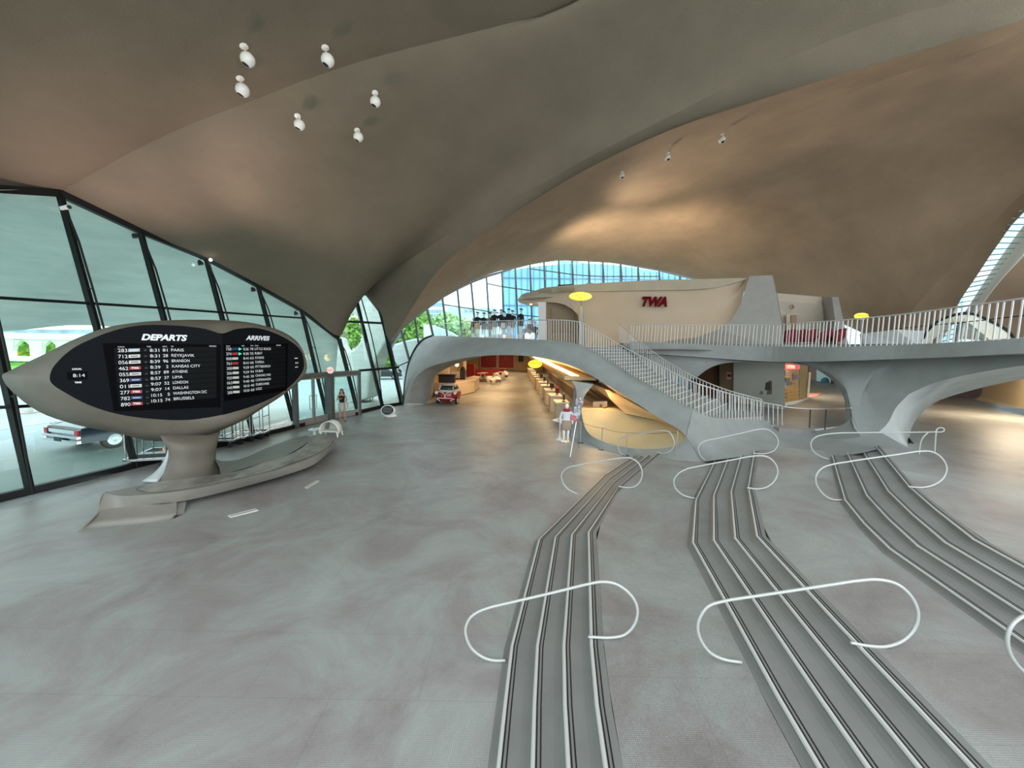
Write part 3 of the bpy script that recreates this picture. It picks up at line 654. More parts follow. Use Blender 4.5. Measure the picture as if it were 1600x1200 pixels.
# doors (vestibule face)
d1_, d2_, d3_ = fb(463, 669), fb(516, 656), fb(562, 648)
dh = 2.45
door = empty('door_1', d2_); tag(door, 'double glass entrance doors in a dark frame under the exit sign', kind='structure')
def post(p, wd, h=dh): return MB().box(p + V((0, 0, h / 2)), (wd, wd, h)).build('door_post', FRAME2, door)
post(d1_, .2); post(d2_, .36); post(d3_, .16)
m = MB()
for a, c in ((d1_, d2_), (d2_, d3_)): m.bar(a + V((0, 0, dh)), c + V((0, 0, dh)), .35, .22)
m.build('door_header', FRAME2, door)
for a, c, nleaf in ((d1_, d2_, 2), (d2_, d3_, 1)):
    for k in range(nleaf):
        s, e = a.lerp(c, (k + .04) / nleaf), a.lerp(c, (k + .96) / nleaf)
        z1, z2 = .35, dh - .15
        lf = MB().add([s + V((0, 0, z1)), e + V((0, 0, z1)), e + V((0, 0, z2)), s + V((0, 0, z2))], [(0, 1, 2, 3)]).build('door_glass', GLASSC, door)
        m = MB(); al = mat('grey_aluminium', (.42, .43, .42), .4, .6)
        m.bar(s + V((0, 0, .02)), s + V((0, 0, z2)), .08, .06); m.bar(e + V((0, 0, .02)), e + V((0, 0, z2)), .08, .06); m.bar(s + V((0, 0, z2)), e + V((0, 0, z2)), .06, .08)
        m.add([s + V((0, -.03, .02)), e + V((0, -.03, .02)), e + V((0, -.03, z1)), s + V((0, -.03, z1)), s + V((0, .03, .02)), e + V((0, .03, .02)), e + V((0, .03, z1)), s + V((0, .03, z1))], [(0, 1, 2, 3), (7, 6, 5, 4), (0, 3, 7, 4), (1, 5, 6, 2), (3, 2, 6, 7)])
        lff = m.build('door_leaf', al, door)
        hp = e if (k == 0 and nleaf == 2) else s
        u = (c - a).normalized() * (-.18 if (k == 0 and nleaf == 2) else .18)
        o = V((.25, -.8, 0)) * .12
        q = [hp + V((0, 0, .75)), hp + V((0, 0, .75)) + o, hp + u + V((0, 0, .78)) + o, hp + u + V((0, 0, 1.45)) + o, hp + V((0, 0, 1.48)) + o, hp + V((0, 0, 1.48))]
        MB().tube(q, .022, 6).build('door_handle', STEEL, lff)
# glass return at left of the doors
e = empty('exit_sign', P(516, 577, 19.6)); tag(e, 'small round illuminated red EXIT sign above the entrance doors', 'sign')
o = P(516, 578.5, 19.6)
Rx = Matrix.Rotation(PI / 2, 3, 'X')
MB().lathe([(.01, -.04), (.17, -.03), (.17, .03), (.01, .04)], o, 24, Rx, sx=1.0).build('sign_disc', mat('exit_disc', (.7, .62, .58), .5, emis=(1, .75, .7), estr=.5), e)
text('EXIT', o + V((0, -.05, -.06)), (1, 0, 0), (0, 0, 1), .16, mat('exit_red', (.7, .02, .02), .5, emis=(1, .05, .03), estr=.8), e, align='CENTER')
# ================================================================== DEPARTURE BOARD
D0 = V((-10.07, 10, 0)); dD = V((1, .9, 0)).normalized(); nD = V((dD.y, -dD.x, 0))
DJ = PP(347, 560, D0, nD); dA = V((.27, .73, 0)).normalized(); nA = V((dA.y, -dA.x, 0))
def PD(x, y): return PP(x, y, D0, nD)
def PA(x, y): return PP(x, y, DJ, nA)
pairs = [((78, 593), (3, 588)), ((80, 580), (14, 580)), ((87, 569), (34, 570)), ((104, 552), (66, 555)), ((129, 536), (112, 532)), ((178, 516.5), (165, 512)), ((225, 508), (217, 503.5)), ((280, 509), (262, 500.5)), ((321, 514), (305, 499.5)),
         ((347, 521), (345, 500.5)), ((371, 514), (375, 502)), ((404, 513), (405, 507)), ((439.5, 525), (441, 518)), ((467, 544), (467, 537)), ((475, 566), (479, 566)), ((470, 585), (475, 588)), ((445, 610), (448, 613)), ((404, 631), (412, 637)),
         ((349, 648), (370, 662)), ((294, 656), (310, 683)), ((239, 654.5), (240, 689)), ((184, 647), (180, 676)), ((137, 632), (116, 663)), ((101, 613), (60, 643)), ((84, 602), (18, 611))]
board = empty('departure_board', PZ(300, 752, 0)); tag(board, 'oval black flight information board on a sculpted concrete pedestal', 'sign')
E3 = [(PD if e[0] <= 347 else PA)(*e) for e, s in pairs]
S3 = [P(s[0], s[1], e3.y + .38) for (e, s), e3 in zip(pairs, E3)]
N_ = 96
En = cr(E3, N_, True)
# match S with the same anchor parametrisation
def match(anch, tgt, n, closed=True):
    """resample tgt with the parameter of anch"""
    A_ = cr(anch, n * 6, True); out = []
    idx = [min(range(len(A_)), key=lambda i: (A_[i] - p).length) for p in anch]
    T_ = [cr(tgt, 0 + 1, True)] if False else None
    return idx
def paired(E, S_, per=4):
    out1, out2 = [], []
    N = len(E)
    for i in range(N):
        for k in range(per):
            t = k / per
            f = lambda L: catm(L[i - 1], L[i], L[(i + 1) % N], L[(i + 2) % N], t)
            out1.append(f(E)); out2.append(f(S_))
    return out1, out2
# keep the fold vertical sharp: pure catmull is fine elsewhere
Ep, Sp = paired(E3, S3)
cE = sum(Ep, V()) / len(Ep)
mid_ = [a.lerp(b, .5) + nD * .10 for a, b in zip(Ep, Sp)]
backd = -(nD * .6 + nA * .4).normalized()
cS = sum(Sp, V()) / len(Sp)
bk1 = [cS + (p - cS) * .93 + backd * .35 for p in Sp]; bk2 = [cS + (p - cS) * .72 + backd * .75 for p in Sp]; bk3 = [cS + (p - cS) * .3 + backd * .98 for p in Sp]
rings = [[e + backd * .03 for e in Ep], mid_, Sp, bk1, bk2, bk3]
mb = MB(); mb.grid([r + [r[0]] for r in rings]); k0 = len(mb.v); mb.v.append(cS + backd * 1.0)
nn_ = len(Ep) + 1; mb.f += [(k0 - nn_ + j, k0 - nn_ + j + 1, k0) for j in range(nn_ - 1)]
mb.build('shell', SIGNC, board, smooth=True)
# black faces (two flat panels meeting at a vertical fold)
BF = mat('board_black', (.005, .006, .008), .6, spec=.08); BF2 = mat('board_slot_black', (.001, .001, .0015), .6, spec=.05); BF3 = mat('board_row_grey', (.0045, .0055, .006), .6, spec=.08)
proj = lambda p, p0, n: PP(*(lambda d: (800 + F * d.dot(_r) / d.dot(_f), 600 - F * d.dot(_u) / d.dot(_f)))(p - CAMPOS), p0, n)
jt = E3[9]; jb_ = PD(347, 648.5)
left = [p for p in Ep if (p - DJ).dot(dD) <= 1e-3 or False]
iJ = 9 * 4; iB = 18 * 4
polyL = [proj(p, D0, nD) for p in (Ep[iB:] + Ep[:iJ + 1])]; polyR = [proj(p, DJ, nA) for p in Ep[iJ:iB + 1]]
def panel(poly, n, name, m, parent, d=.0, th=.06):
    m2 = MB(); m2.prism([p + n * d for p in poly], -n * th); return m2.build(name, m, parent)
fl_ = panel(polyL, nD, 'departures_panel', BF, board); fr_ = panel(polyR, nA, 'arrivals_panel', BF, board)
# flap display fields
def quad(fn, x0, y0, x1, y1, y2, y3, n, d): return [fn(x0, y0) + n * d, fn(x1, y1) + n * d, fn(x1, y2) + n * d, fn(x0, y3) + n * d]
def rectp(fn, n, tl, trr, brr, bl, name, m, parent, d=.008):
    ps = [fn(*q) + n * d for q in (tl, trr, brr, bl)]
    m2 = MB(); m2.prism(ps, -n * .007); return m2.build(name, m, parent)
g1 = rectp(PD, nD, (160, 536), (345, 538), (345, 636), (178, 643), 'display_field', BF2, fl_, .006)
g2 = rectp(PA, nA, (350, 538), (450, 537), (448, 610), (350, 627), 'display_field', BF2, fr_, .006)
TXT = mat('flap_white', (.70, .72, .72), .5, emis=(1, 1, 1), estr=.04)
HDR = mat('header_white', (.82, .83, .83), .4)
UPZ = V((0, 0, 1))
dep = [('283', 0, '8:31', '81', 'PARIS'), ('712', 1, '8:31', '28', 'REYKJAVIK'), ('056', 1, '8:39', '96', 'BRANSON'), ('462', 2, '8:39', ' 2', 'KANSAS CITY'), ('055', 1, '8:57', '89', 'ATHENS'), ('369', 3, '8:57', '37', 'LIMA'), ('011', 1, '9:07', '52', 'LONDON'), ('277', 2, '9:07', '14', 'DALLAS'), ('782', 3, '10:15', ' 5', 'WASHINGTON DC'), ('890', 2, '10:15', '74', 'BRUSSELS')]
arr = [('730', 3, '8:30', '78', 'LITTLE ROCK'), ('374', 2, '8:30', '55', 'RABAT'), ('008', 1, '8:41', '63', 'ATHENS'), ('761', 2, '8:41', '66', 'TOPEKA'), ('308', 1, '9:29', '65', 'PITTSBURGH'), ('206', 1, '9:29', '94', 'DUBAI'), ('920', 1, '9:40', '30', 'CHIANG MAI'), ('063', 1, '9:40', '40', 'COPENHAGEN'), ('040', 1, '10:10', '40', 'DUBROVNIK'), ('200', 1, '10:50', '60', 'LODZ')]
LOGO = [mat('logo_silver', (.45, .5, .52), .5), mat('logo_white', (.62, .62, .58), .5), mat('logo_red', (.42, .02, .03), .5), mat('logo_navy', (.02, .035, .16), .5)]
def lerp(a, b, t): return a + (b - a) * t
def fit(s, fn, n, d, x0, y0, x1, y1, m, parent, hpx=None, shear=0, offs=0, name='lettering', dd=.012):
    """text whose baseline runs from pixel (x0,y0) to (x1,y1) on the panel"""
    a, b = fn(x0, y0), fn(x1, y1); L = (b - a).dot(d)
    a = a + n * dd
    size = (a - CAMPOS).dot(_f) * hpx / F / .70
    t = text(s, a, d, UPZ, size, m, parent, ext=.002, shear=shear, off=offs, name=name)
    # squeeze to the wanted width
    us = [(t.matrix_world @ v.co - a).dot(d) for v in t.data.vertices]
    wcur = max(us) - min(0, min(us)); k = L / max(1e-6, wcur)
    for v in t.data.vertices:
        q = v.co - a; u = q.dot(d); v.co = a + q - d * u + d * (u * k)
    return t
for i, (no, lg, tm, gt, city) in enumerate(dep):
    t = i / 9
    row = MB(); yL, yR = lerp(543.5, 627.5, t), lerp(542, 614, t)
    st = rectp(PD, nD, (lerp(178, 186, t), yL), (338, yR), (338, yR + 7.2), (lerp(178, 186, t), yL + 8), 'flap_row', BF3, g1, .009)
    fit(no, PD, nD, dD, lerp(184, 189, t), lerp(550.2, 635, t), lerp(199, 204, t), lerp(549.8, 633.5, t), TXT, st, 5.4)
    x0, x1 = lerp(200.5, 205, t), lerp(218.5, 223, t); ya = lerp(547.6, 631, t)
    lgp = rectp(PD, nD, (x0, ya - 2.6), (x1, ya - 3.2), (x1, ya + 1.6), (x0, ya + 2.4), 'airline_plate', LOGO[lg], st, .013)
    if lg == 2: fit('TWA', PD, nD, dD, x0 + 3, ya + 1.2, x1 - 3, ya + .7, TXT, lgp, 3.2, .2, .004, dd=.016)
    else: rectp(PD, nD, (x0 + 3, ya - .8), (x1 - 3, ya - 1.2), (x1 - 3, ya - .2), (x0 + 3, ya + .3), 'airline_stripe', [TXT, BF, TXT, TXT][lg], lgp, .016)
    rectp(PD, nD, (lerp(225, 229, t), ya - 1.6), (lerp(229, 233, t), ya - 1.8), (lerp(229, 233, t), ya + .6), (lerp(225, 229, t), ya + .9), 'status_lamp', BLACK, st, .012)
    fit(tm, PD, nD, dD, lerp(234, 236.5, t) if i < 8 else 235, lerp(549.6, 629, t), lerp(249, 254, t), lerp(549.2, 627.6, t), TXT, st, 4.8)
    fit(gt.strip(), PD, nD, dD, lerp(254, 258, t) + (4 if gt[0] == ' ' else 0), lerp(549.2, 626.8, t), lerp(262, 266, t), lerp(549, 626, t), TXT, st, 4.6)
    fit(city, PD, nD, dD, lerp(267, 271, t), lerp(549, 625.2, t), lerp(267, 271, t) + len(city) * 4.05, lerp(549, 625.2, t) - len(city) * .0 - t * len(city) * .35, TXT, st, 4.4)
for i, (no, lg, tm, gt, city) in enumerate(arr):
    t = i / 9
    yL, yR = lerp(541.5, 609.5, t), lerp(540.5, 599, t)
    st = rectp(PA, nA, (352, yL), (446, yR), (446, yR + 5.6), (352, yL + 6.6), 'flap_row', BF3, g2, .009)
    fit(no, PA, nA, dA, lerp(352.5, 355, t), lerp(547.6, 616, t), lerp(361, 363, t), lerp(547.3, 615, t), TXT, st, 4.4)
    x0, x1 = lerp(362, 364, t), lerp(371, 374, t); ya = lerp(545.6, 612.6, t)
    lgp = rectp(PA, nA, (x0, ya - 2), (x1, ya - 2.3), (x1, ya + 1.3), (x0, ya + 1.8), 'airline_plate', LOGO[lg], st, .013)
    if i < 2:
        ar = MB(); a = PA(372.5, ya - 2.6) + nA * .014; b = PA(372.5, ya + 2.2) + nA * .014; c = PA(377.5, ya - .3) + nA * .014
        ar.prism([a, b, c], -nA * .006); ar.build('boarding_arrow', mat('arrow_green', (.02, .5, .35), .5, emis=(.05, .9, .6), estr=.7), st)
    fit(tm, PA, nA, dA, 379.8, lerp(547.4, 612.6, t), lerp(388, 389.5, t), lerp(547.1, 611.5, t), TXT, st, 3.9)
    fit(gt, PA, nA, dA, lerp(390, 391.5, t), lerp(547.1, 611.2, t), lerp(395.5, 397, t), lerp(546.9, 610.3, t), TXT, st, 3.8)
    fit(city, PA, nA, dA, lerp(397.5, 399.5, t), lerp(546.9, 609.6, t), lerp(397.5, 399.5, t) + len(city) * 2.35, lerp(546.9, 609.6, t) - t * len(city) * .32, TXT, st, 3.8)
fit('DEPARTS', PD, nD, dD, 220.5, 531, 293, 530.6, HDR, fl_, 9.0, .28, .010, name='departs_heading')
fit('ARRIVES', PA, nA, dA, 384.5, 531, 422, 530.2, HDR, fr_, 6.8, .28, .008, name='arrives_heading')
for s, x0, x1, y in (('FLIGHT', 184, 195, 543), ('TIME', 229, 236, 542.6), ('GATE', 254, 261, 542.4), ('TO', 267, 271, 542.4), ('REMARKS', 327, 338, 541.8)):
    fit(s, PD, nD, dD, x0, y, x1, y - .1, TXT, fl_, 2.0)
for s, x0, x1, y in (('FLIGHT', 353, 359.5, 541.6), ('TIME', 377, 381.5, 541.2), ('GATE', 391, 395.5, 540.9), ('FROM', 398, 403, 540.8), ('REMARKS', 431.5, 438.5, 540.3)):
    fit(s, PA, nA, dA, x0, y, x1, y - .1, TXT, fr_, 1.7)
ck = rectp(PD, nD, (104.5, 581.5), (136, 580.5), (136.5, 592.2), (105.5, 593.8), 'clock_window', BF2, fl_, .008)
fit('8:14', PD, nD, dD, 114, 589.3, 133, 588.3, TXT, ck, 5.2)
fit('LOCAL', PD, nD, dD, 113, 577.8, 128, 577.4, TXT, fl_, 2.4, offs=.003); fit('TIME', PD, nD, dD, 117, 598.8, 128, 598.4, TXT, fl_, 2.4, offs=.003)
ck = rectp(PA, nA, (460, 563), (466, 562.5), (466, 569.5), (460, 570.5), 'clock_window', BF2, fr_, .008)
fit('8:14', PA, nA, dA, 461, 568.6, 465.6, 568.3, TXT, ck, 3.4)
rectp(PA, nA, (460, 559.2), (465, 559), (465, 560.3), (460, 560.6), 'caption_bar', TXT, fr_, .01); rectp(PA, nA, (461, 573), (465.5, 572.7), (465.5, 574), (461, 574.4), 'caption_bar', TXT, fr_, .01)
# neck
rows_ = [(674, 246, 345, .16, 11.25), (680, 249, 343, .3, 11.15), (687, 253, 340.5, .38, 11.05), (694, 258.5, 338, .4, 11), (704, 264.5, 335.5, .38, 11), (716, 266, 335, .38, 11), (728, 263, 342, .42, 11), (740, 257, 352, .5, 10.95), (752, 248, 362, .6, 10.9), (766, 236, 372, .7, 10.8)]
rr = []
for y, xl, xr, th, Y in rows_:
    a, b = P(xl, y, Y - .5), P(xr, y, Y + .5); c = (a + b) / 2; u = (b - a) / 2; v = V((u.y, -u.x, 0)).normalized() * th
    rr.append([c + u * math.copysign(abs(math.cos(q)) ** .85, math.cos(q)) + v * math.sin(q) for q in [2 * PI * k / 32 for k in range(33)]])
mb = MB(); mb.grid(rr); mb.build('neck', SIGNC, board, smooth=True)
# pedestal bench
zs = .45
outer = cr([PZ(163, 770, zs), PZ(190, 775, zs), PZ(230, 773, zs), PZ(285, 767, zs), PZ(350, 755, zs), PZ(425, 737, zs), PZ(490, 714, zs), PZ(516, 700, zs), PZ(524, 689, zs), PZ(515, 681, zs), PZ(500, 678, zs)], 60)
inner = cr([PZ(175, 767, zs), PZ(211, 760, zs), PZ(246, 753, zs), PZ(285, 748, zs), PZ(367, 737, zs), PZ(422, 719, zs), PZ(458, 707, zs), PZ(476, 696, zs), PZ(482, 688, zs), PZ(484, 684, zs), PZ(490, 680, zs)], 60)
lower = cr([PZ(155, 797, .22), PZ(175, 794, .20), PZ(230, 789, .18), PZ(285, 783, .17), PZ(367, 764, .18), PZ(450, 741, .2), PZ(486, 728, .22), PZ(506, 714, .25), PZ(526, 693, .3), PZ(518, 684, .32), PZ(500, 681, .33)], 60)
under = [p.lerp(q, .35) - V((0, 0, .02)) for p, q in zip(lower, [V((p.x, p.y, .16)) for p in inner])]
mb = MB(); m2_ = [a.lerp(b, .45) + V((.02, -.03, .015)) for a, b in zip(outer, lower)]
mb.grid([inner, outer]); mb.grid([outer, m2_, lower]); mb.grid([lower, under, [V((p.x, p.y, .3)) for p in inner], inner])
mb.add([inner[0], outer[0], m2_[0], lower[0], under[0], V((inner[0].x, inner[0].y, .3))], [(0, 1, 2, 3, 4, 5)])
mb.build('bench', mat('bench_concrete', (.225, .215, .185), .55, var=.10, vscale=1.2), board, smooth=True)
ins_o = cr([PZ(213, 764, zs + .006), PZ(232, 769, zs + .006), PZ(274, 765.5, zs + .006), PZ(340, 754, zs + .006), PZ(422, 735.5, zs + .006), PZ(489, 711.5, zs + .006), PZ(513, 698.5, zs + .006), PZ(520, 688.5, zs + .006), PZ(512, 682.5, zs + .006)], 50)
ins_i = cr([PZ(212, 761, zs + .006), PZ(246, 754, zs + .006), PZ(285, 749, zs + .006), PZ(367, 738, zs + .006), PZ(422, 720, zs + .006), PZ(460, 707, zs + .006), PZ(478, 696, zs + .006), PZ(486, 688, zs + .006), PZ(494, 682, zs + .006)], 50)
mb = MB(); mb.grid([ins_i, ins_o]); mb.build('seat_inlay', mat('terrazzo_seat', (.33, .315, .27), .5, vscale=1.1, color2=(.10, .09, .075), stretch=(1.4, .8, 1)), board, thick=.012)
g_ = MB()
for a, b in zip(ins_o, ins_o[1:]): g_.bar(a + V((0, 0, .002)), b + V((0, 0, .002)), .012, .006)
g_.build('inlay_joint', mat('joint_dark', (.05, .05, .045), .7), board)
f0 = cr([PZ(155, 797, .22), PZ(175, 794, .20), PZ(230, 789, .18), PZ(262, 787, .17), PZ(276, 784, .17)], 20)
f2_ = cr([PZ(124, 831, 0), PZ(138, 827, 0), PZ(180, 822, 0), PZ(240, 816, 0), PZ(273, 810, 0)], 20)
f1_ = [a.lerp(b, .55) + V((-.02, .05, -.03)) for a, b in zip(f0, f2_)]
back0 = [p + V((0, .25, 0)) for p in f2_]
mb = MB(); mb.grid([f0, f1_, f2_, back0, [V((p.x, p.y + .3, p.z)) for p in f0]]); mb.build('foot', mat('bench_concrete', (.4, .4, .36)), board, smooth=True)
mb = MB(); mb.grid([cr([PZ(163, 770, zs), PZ(156, 782, .34), PZ(155, 797, .22), PZ(143, 812, .12), PZ(124, 831, 0)], 12), [p + V((-.02, .1, 0)) for p in cr([PZ(163, 770, zs), PZ(156, 782, .34), PZ(155, 797, .22), PZ(143, 812, .12), PZ(124, 831, 0)], 12)]]); mb.build('foot', mat('bench_concrete', (.4, .4, .36)), board, smooth=True, thick=.04)
# raised back wing
w0 = cr([PZ(345, 742, zs), PZ(392, 729, zs), PZ(439, 714, zs), PZ(468, 700, zs), PZ(482, 688, zs), PZ(484, 683, zs)], 30)
w1 = cr([(335, 716, 11.35), (346, 722.5, 11.7), (377, 720.5, 12.4), (424, 700.5, 13.8), (455, 689, 14.6), (483, 681.5, 15.2)], 30)
mb = MB(); mb.grid([w0, [a.lerp(b, .5) + V((.05, .0, -.04)) for a, b in zip(w0, w1)], w1, [p + V((-.25, .25, -.02)) for p in w1], [V((p.x - .2, p.y + .35, 0.02)) for p in w1]]); mb.build('back_wing', SIGNC, board, smooth=True)
fin = [cr([(266, 703, 11.0), (263, 722, 10.9), (258, 740, 10.6), (246, 754, 10.3)], 12), cr([(268, 703, 11.3), (255, 728, 11.1), (243, 741, 10.9), (224, 754, 10.6)], 12)]
mb = MB(); mb.grid(fin); mb.build('flank_fin', mat('lit_flank', (.6, .64, .63), .5), board, smooth=True, thick=.06)  # pale colour stands for window light on the neck's concrete flank
# support foot under the right half
mb = MB(); c0 = PZ(430, 745, 0) + V((-.2, .45, 0)); mb.lathe([(.34, -.02), (.22, .06), (.18, .15), (.3, .3)], c0, 20, None, 1.6, 1.0); mb.build('foot', SIGNC, board, smooth=True)

# ================================================================== LOOP HANDRAILS ON THE STEPS
RAILM = mat('handrail_white', (.46, .48, .45), .32, .15)
def loop_rail(px, zL, zR, label, r=.018, extra=None):
    L, R = PZ(*px[0], zL), PZ(*px[-1], zR); d = R - L; n = V((d.y, -d.x, 0)).normalized()
    pts = [PP(x, y, L, n) for x, y in px]
    o = MB().tube(cr(pts, 110), r, 10).build('loop_handrail', RAILM, smooth=True)
    tag(o, label, 'handrail', 'loop handrails across the step flights'); return o, n, L
loop_rail([(790, 1032), (769, 1031.5), (753, 1026), (737, 1013), (729, 997), (727.5, 981), (735, 965), (747, 956), (764, 949.5), (806, 939.5), (849, 929.5), (885, 920.8), (919, 912.5), (940, 909), (961, 912), (980, 924), (993, 941), (996, 957), (991, 976), (977, 991), (956, 996), (919, 995)], .03, .375, 'white looped handrail closest to the viewer on the left step flight')
loop_rail([(902.5, 772), (890, 766), (880, 755), (877.5, 741), (886, 731.5), (907, 726), (935, 721), (962, 716.8), (983, 715.5), (996, 722), (1003, 735.6), (1002, 748), (994, 759), (981, 762), (966, 760)], .03, .375, 'white looped handrail midway up the left step flight')
loop_rail([(977, 712), (969, 707), (966, 697), (968, 687.6), (974, 683), (983.5, 680.5), (1010, 676.6), (1036, 672.8), (1046, 675.5), (1052, 685), (1053.6, 695), (1048, 704), (1038, 708.5), (1026, 707)], .03, .375, 'white looped handrail at the far end of the left flight before the amber bowl', .019)
loop_rail([(1159, 1035), (1130, 1030), (1110, 1020), (1095, 1000), (1090, 980), (1095, 962), (1107, 947), (1130, 939.5), (1190, 930), (1250, 921), (1300, 913.3), (1340, 907.4), (1370, 905.5), (1400, 912), (1422, 930), (1434, 955), (1430, 980), (1412, 1000), (1385, 1010), (1355, 1009), (1329, 1004)], .37, .715, 'big white looped handrail closest to the viewer on the middle step flight')
loop_rail([(1086, 779), (1068, 774), (1055.5, 763), (1053, 750.5), (1060, 740), (1072.5, 733), (1095, 728), (1115, 724), (1145, 718.4), (1174.5, 713), (1196, 713), (1208.5, 721), (1215, 735.6), (1210.6, 750.5), (1198, 761), (1183, 764), (1167, 762)], .37, .715, 'white looped handrail midway up the middle step flight')
loop_rail([(1104, 721), (1095, 712.6), (1091, 702), (1094, 693.6), (1102, 689), (1121, 685), (1155, 677.6), (1188, 670.5), (1199.7, 671.5), (1211.5, 680.5), (1216, 690), (1211.5, 702), (1199.7, 708), (1185.4, 709), (1176, 708)], .37, .715, 'white looped handrail at the far end of the middle step flight against the grey flank', .019)
loop_rail([(1650, 1066), (1620, 1062), (1592, 1042), (1577, 1018), (1574, 995), (1582, 975), (1600, 962), (1640, 950), (1770, 927), (1900, 905), (1960, 910), (2000, 940), (2010, 975), (1980, 1000), (1930, 1005)], .71, 1.055, 'white looped handrail cut off by the right edge of the view')
loop_rail([(1317, 781.5), (1299, 780), (1285, 771), (1275, 755), (1276, 741), (1285, 731), (1299, 726), (1325, 721.5), (1355, 716.8), (1400, 710.5), (1439, 705), (1456.5, 706), (1470.5, 715), (1479, 731), (1474, 746.5), (1460, 757), (1442.5, 761.5), (1419, 760.5)], .71, 1.055, 'white looped handrail midway up the right step flight')
o, n, L_ = loop_rail([(1296, 718), (1281.5, 713), (1269, 703), (1267.5, 690.5), (1274.5, 683), (1288.5, 679), (1306, 677), (1355, 676), (1400, 675.6), (1456.5, 675), (1474, 674), (1475, 670), (1469, 668), (1463.5, 671), (1462, 680), (1461, 695), (1460, 710)], .71, 1.03, 'white handrail at the far end of the right step flight with a hooked end post', .02)
MB().tube(cr([PP(1450, 676, L_, n), PP(1444, 681, L_, n), PP(1439, 690, L_, n), PP(1435.5, 714, L_, n)], 16), .018, 8).build('post', RAILM, o)

# ================================================================== BALUSTRADES AND STAIR
BALM = mat('baluster_white', (.66, .66, .63), .4)
def balustrade(label, foot, top, sp, name='balustrade', wd=.028, lim=100, railr=.025, lean=0, skip=0, m=BALM, near_end=True, group=None):
    if len(foot) == len(top):
        Wf, Wt = [W(p) for p in foot], [W(p) for p in top]; N_s = len(Wf) - 1; df, dt = [], []
        ex = lambda L: [L[0] * 2 - L[1]] + L + [L[-1] * 2 - L[-2]]
        Ef, Et = ex(Wf), ex(Wt)
        for i in range(N_s):
            for k in range(30): df.append(catm(*Ef[i:i + 4], k / 30)); dt.append(catm(*Et[i:i + 4], k / 30))
        df.append(Wf[-1]); dt.append(Wt[-1]); cum = [0]
        for a, b in zip(df, df[1:]): cum.append(cum[-1] + (b - a).length)
        fn_, tn, j = [], [], 0
        for i in range(400):
            t = cum[-1] * i / 399
            while j < len(cum) - 2 and cum[j + 1] < t: j += 1
            u = (t - cum[j]) / max(1e-9, cum[j + 1] - cum[j]); fn_.append(df[j].lerp(df[j + 1], u)); tn.append(dt[j].lerp(dt[j + 1], u))
    else: fn_, tn = cr(foot, 400), cr(top, 400)
    Ln = sum((a - b).length for a, b in zip(fn_, fn_[1:])); N = max(2, int(Ln / sp))
    root = empty(name, fn_[len(fn_) // 2]); tag(root, label, 'railing', group)
    MB().tube(tn[::5] + [tn[-1]], railr, 8).build('top_rail', mat('rail_grey', (.50, .50, .47), .35, .2), root, smooth=True)
    bars = []
    for i in range(N + 1):
        t = i / N; j = min(399, int(t * 399)); j2 = max(0, min(399, j + int(lean)))
        bars.append((fn_[j], tn[j2]))
    if near_end: bars = bars[::-1]
    for a, b in bars[:lim]: MB().bar(a, b, wd, wd * .7, (1, 0, 0)).build('baluster', m, root)
    if len(bars) > lim:
        mb = MB()
        for a, b in bars[lim:]: mb.bar(a, b, wd, wd * .7, (1, 0, 0))
        o = mb.build('balusters', m, root); o['kind'] = 'stuff'
    return root
balustrade('white baluster railing along the left bridge deck below the mannequins', [(722, 526, 27), (740, 527, 26.4), (800, 529, 24), (850, 531, 21.6), (885, 534, 20.6), (906, 538, 20)], [(722, 503, 27), (740, 502.3, 26.4), (800, 500.7, 24), (850, 500, 21.6), (885, 500.5, 20.6), (906, 503, 20)], .165)
gp = empty('glass_balustrade', P(700, 525, 27.7)); tag(gp, 'clear glass guard panel at the left end of the bridge deck', 'railing')
MB().add([P(679, 527, 28.2), P(722, 526, 27), P(722, 503, 27), P(679, 507, 28.2)], [(0, 1, 2, 3)]).build('glass_panel', GLASSC, gp); MB().bar(P(679, 507, 28.2), P(722, 503, 27), .05, .05).build('top_rail', STEEL, gp)
sN = Ns; sNt = [(908, 503, 20), (935, 519, 19.2), (962, 535, 18.4), (991, 551, 17.4), (1026, 568.5, 16.2), (1062, 587, 15), (1083, 597, 14.5), (1102, 603.5, 14.3), (1150, 618, 14.9), (1193, 628, 15.4)]
balustrade('white baluster railing on the near side of the staircase', sN[:-1], sNt, .17)
sF = [(968, 532, 23.4), (993, 556, 22), (1038, 594, 19.8), (1088, 626, 18), (1135, 646, 17), (1170, 655, 16.6), (1190, 660, 16.3)]
sFt = [(968, 506, 23.4), (993, 528, 22), (1038, 562, 19.8), (1088, 590, 18), (1135, 609, 17), (1170, 619, 16.6), (1190, 624, 16.3)]
balustrade('white baluster railing on the far side of the staircase', sF, sFt, .17)
balustrade('low white railing closing the foot of the staircase', [(1193, 662, 15.4), (1210, 667, 15.5), (1222, 671, 15.6)], [(1193, 629, 15.4), (1210, 632, 15.5), (1222, 634, 15.6)], .2, near_end=True, lim=9)
balustrade('long white baluster railing sweeping along the right balcony', [(p[0], p[1] + .3, p[2]) for p in De[:-1]] + [(2000, 500, 6.6)],
           [(x + dx, yt, Y) for (x, _, Y), yt, dx in zip(De[:-1] + [(2000, 0, 6.6)], (507, 507.5, 508, 507.5, 503.8, 500.2, 491.7, 478.2, 466.2, 441, 398), (2, 2, 3, 3, 3, 4, 5, 7, 9, 12, 15))], .178, wd=.034)
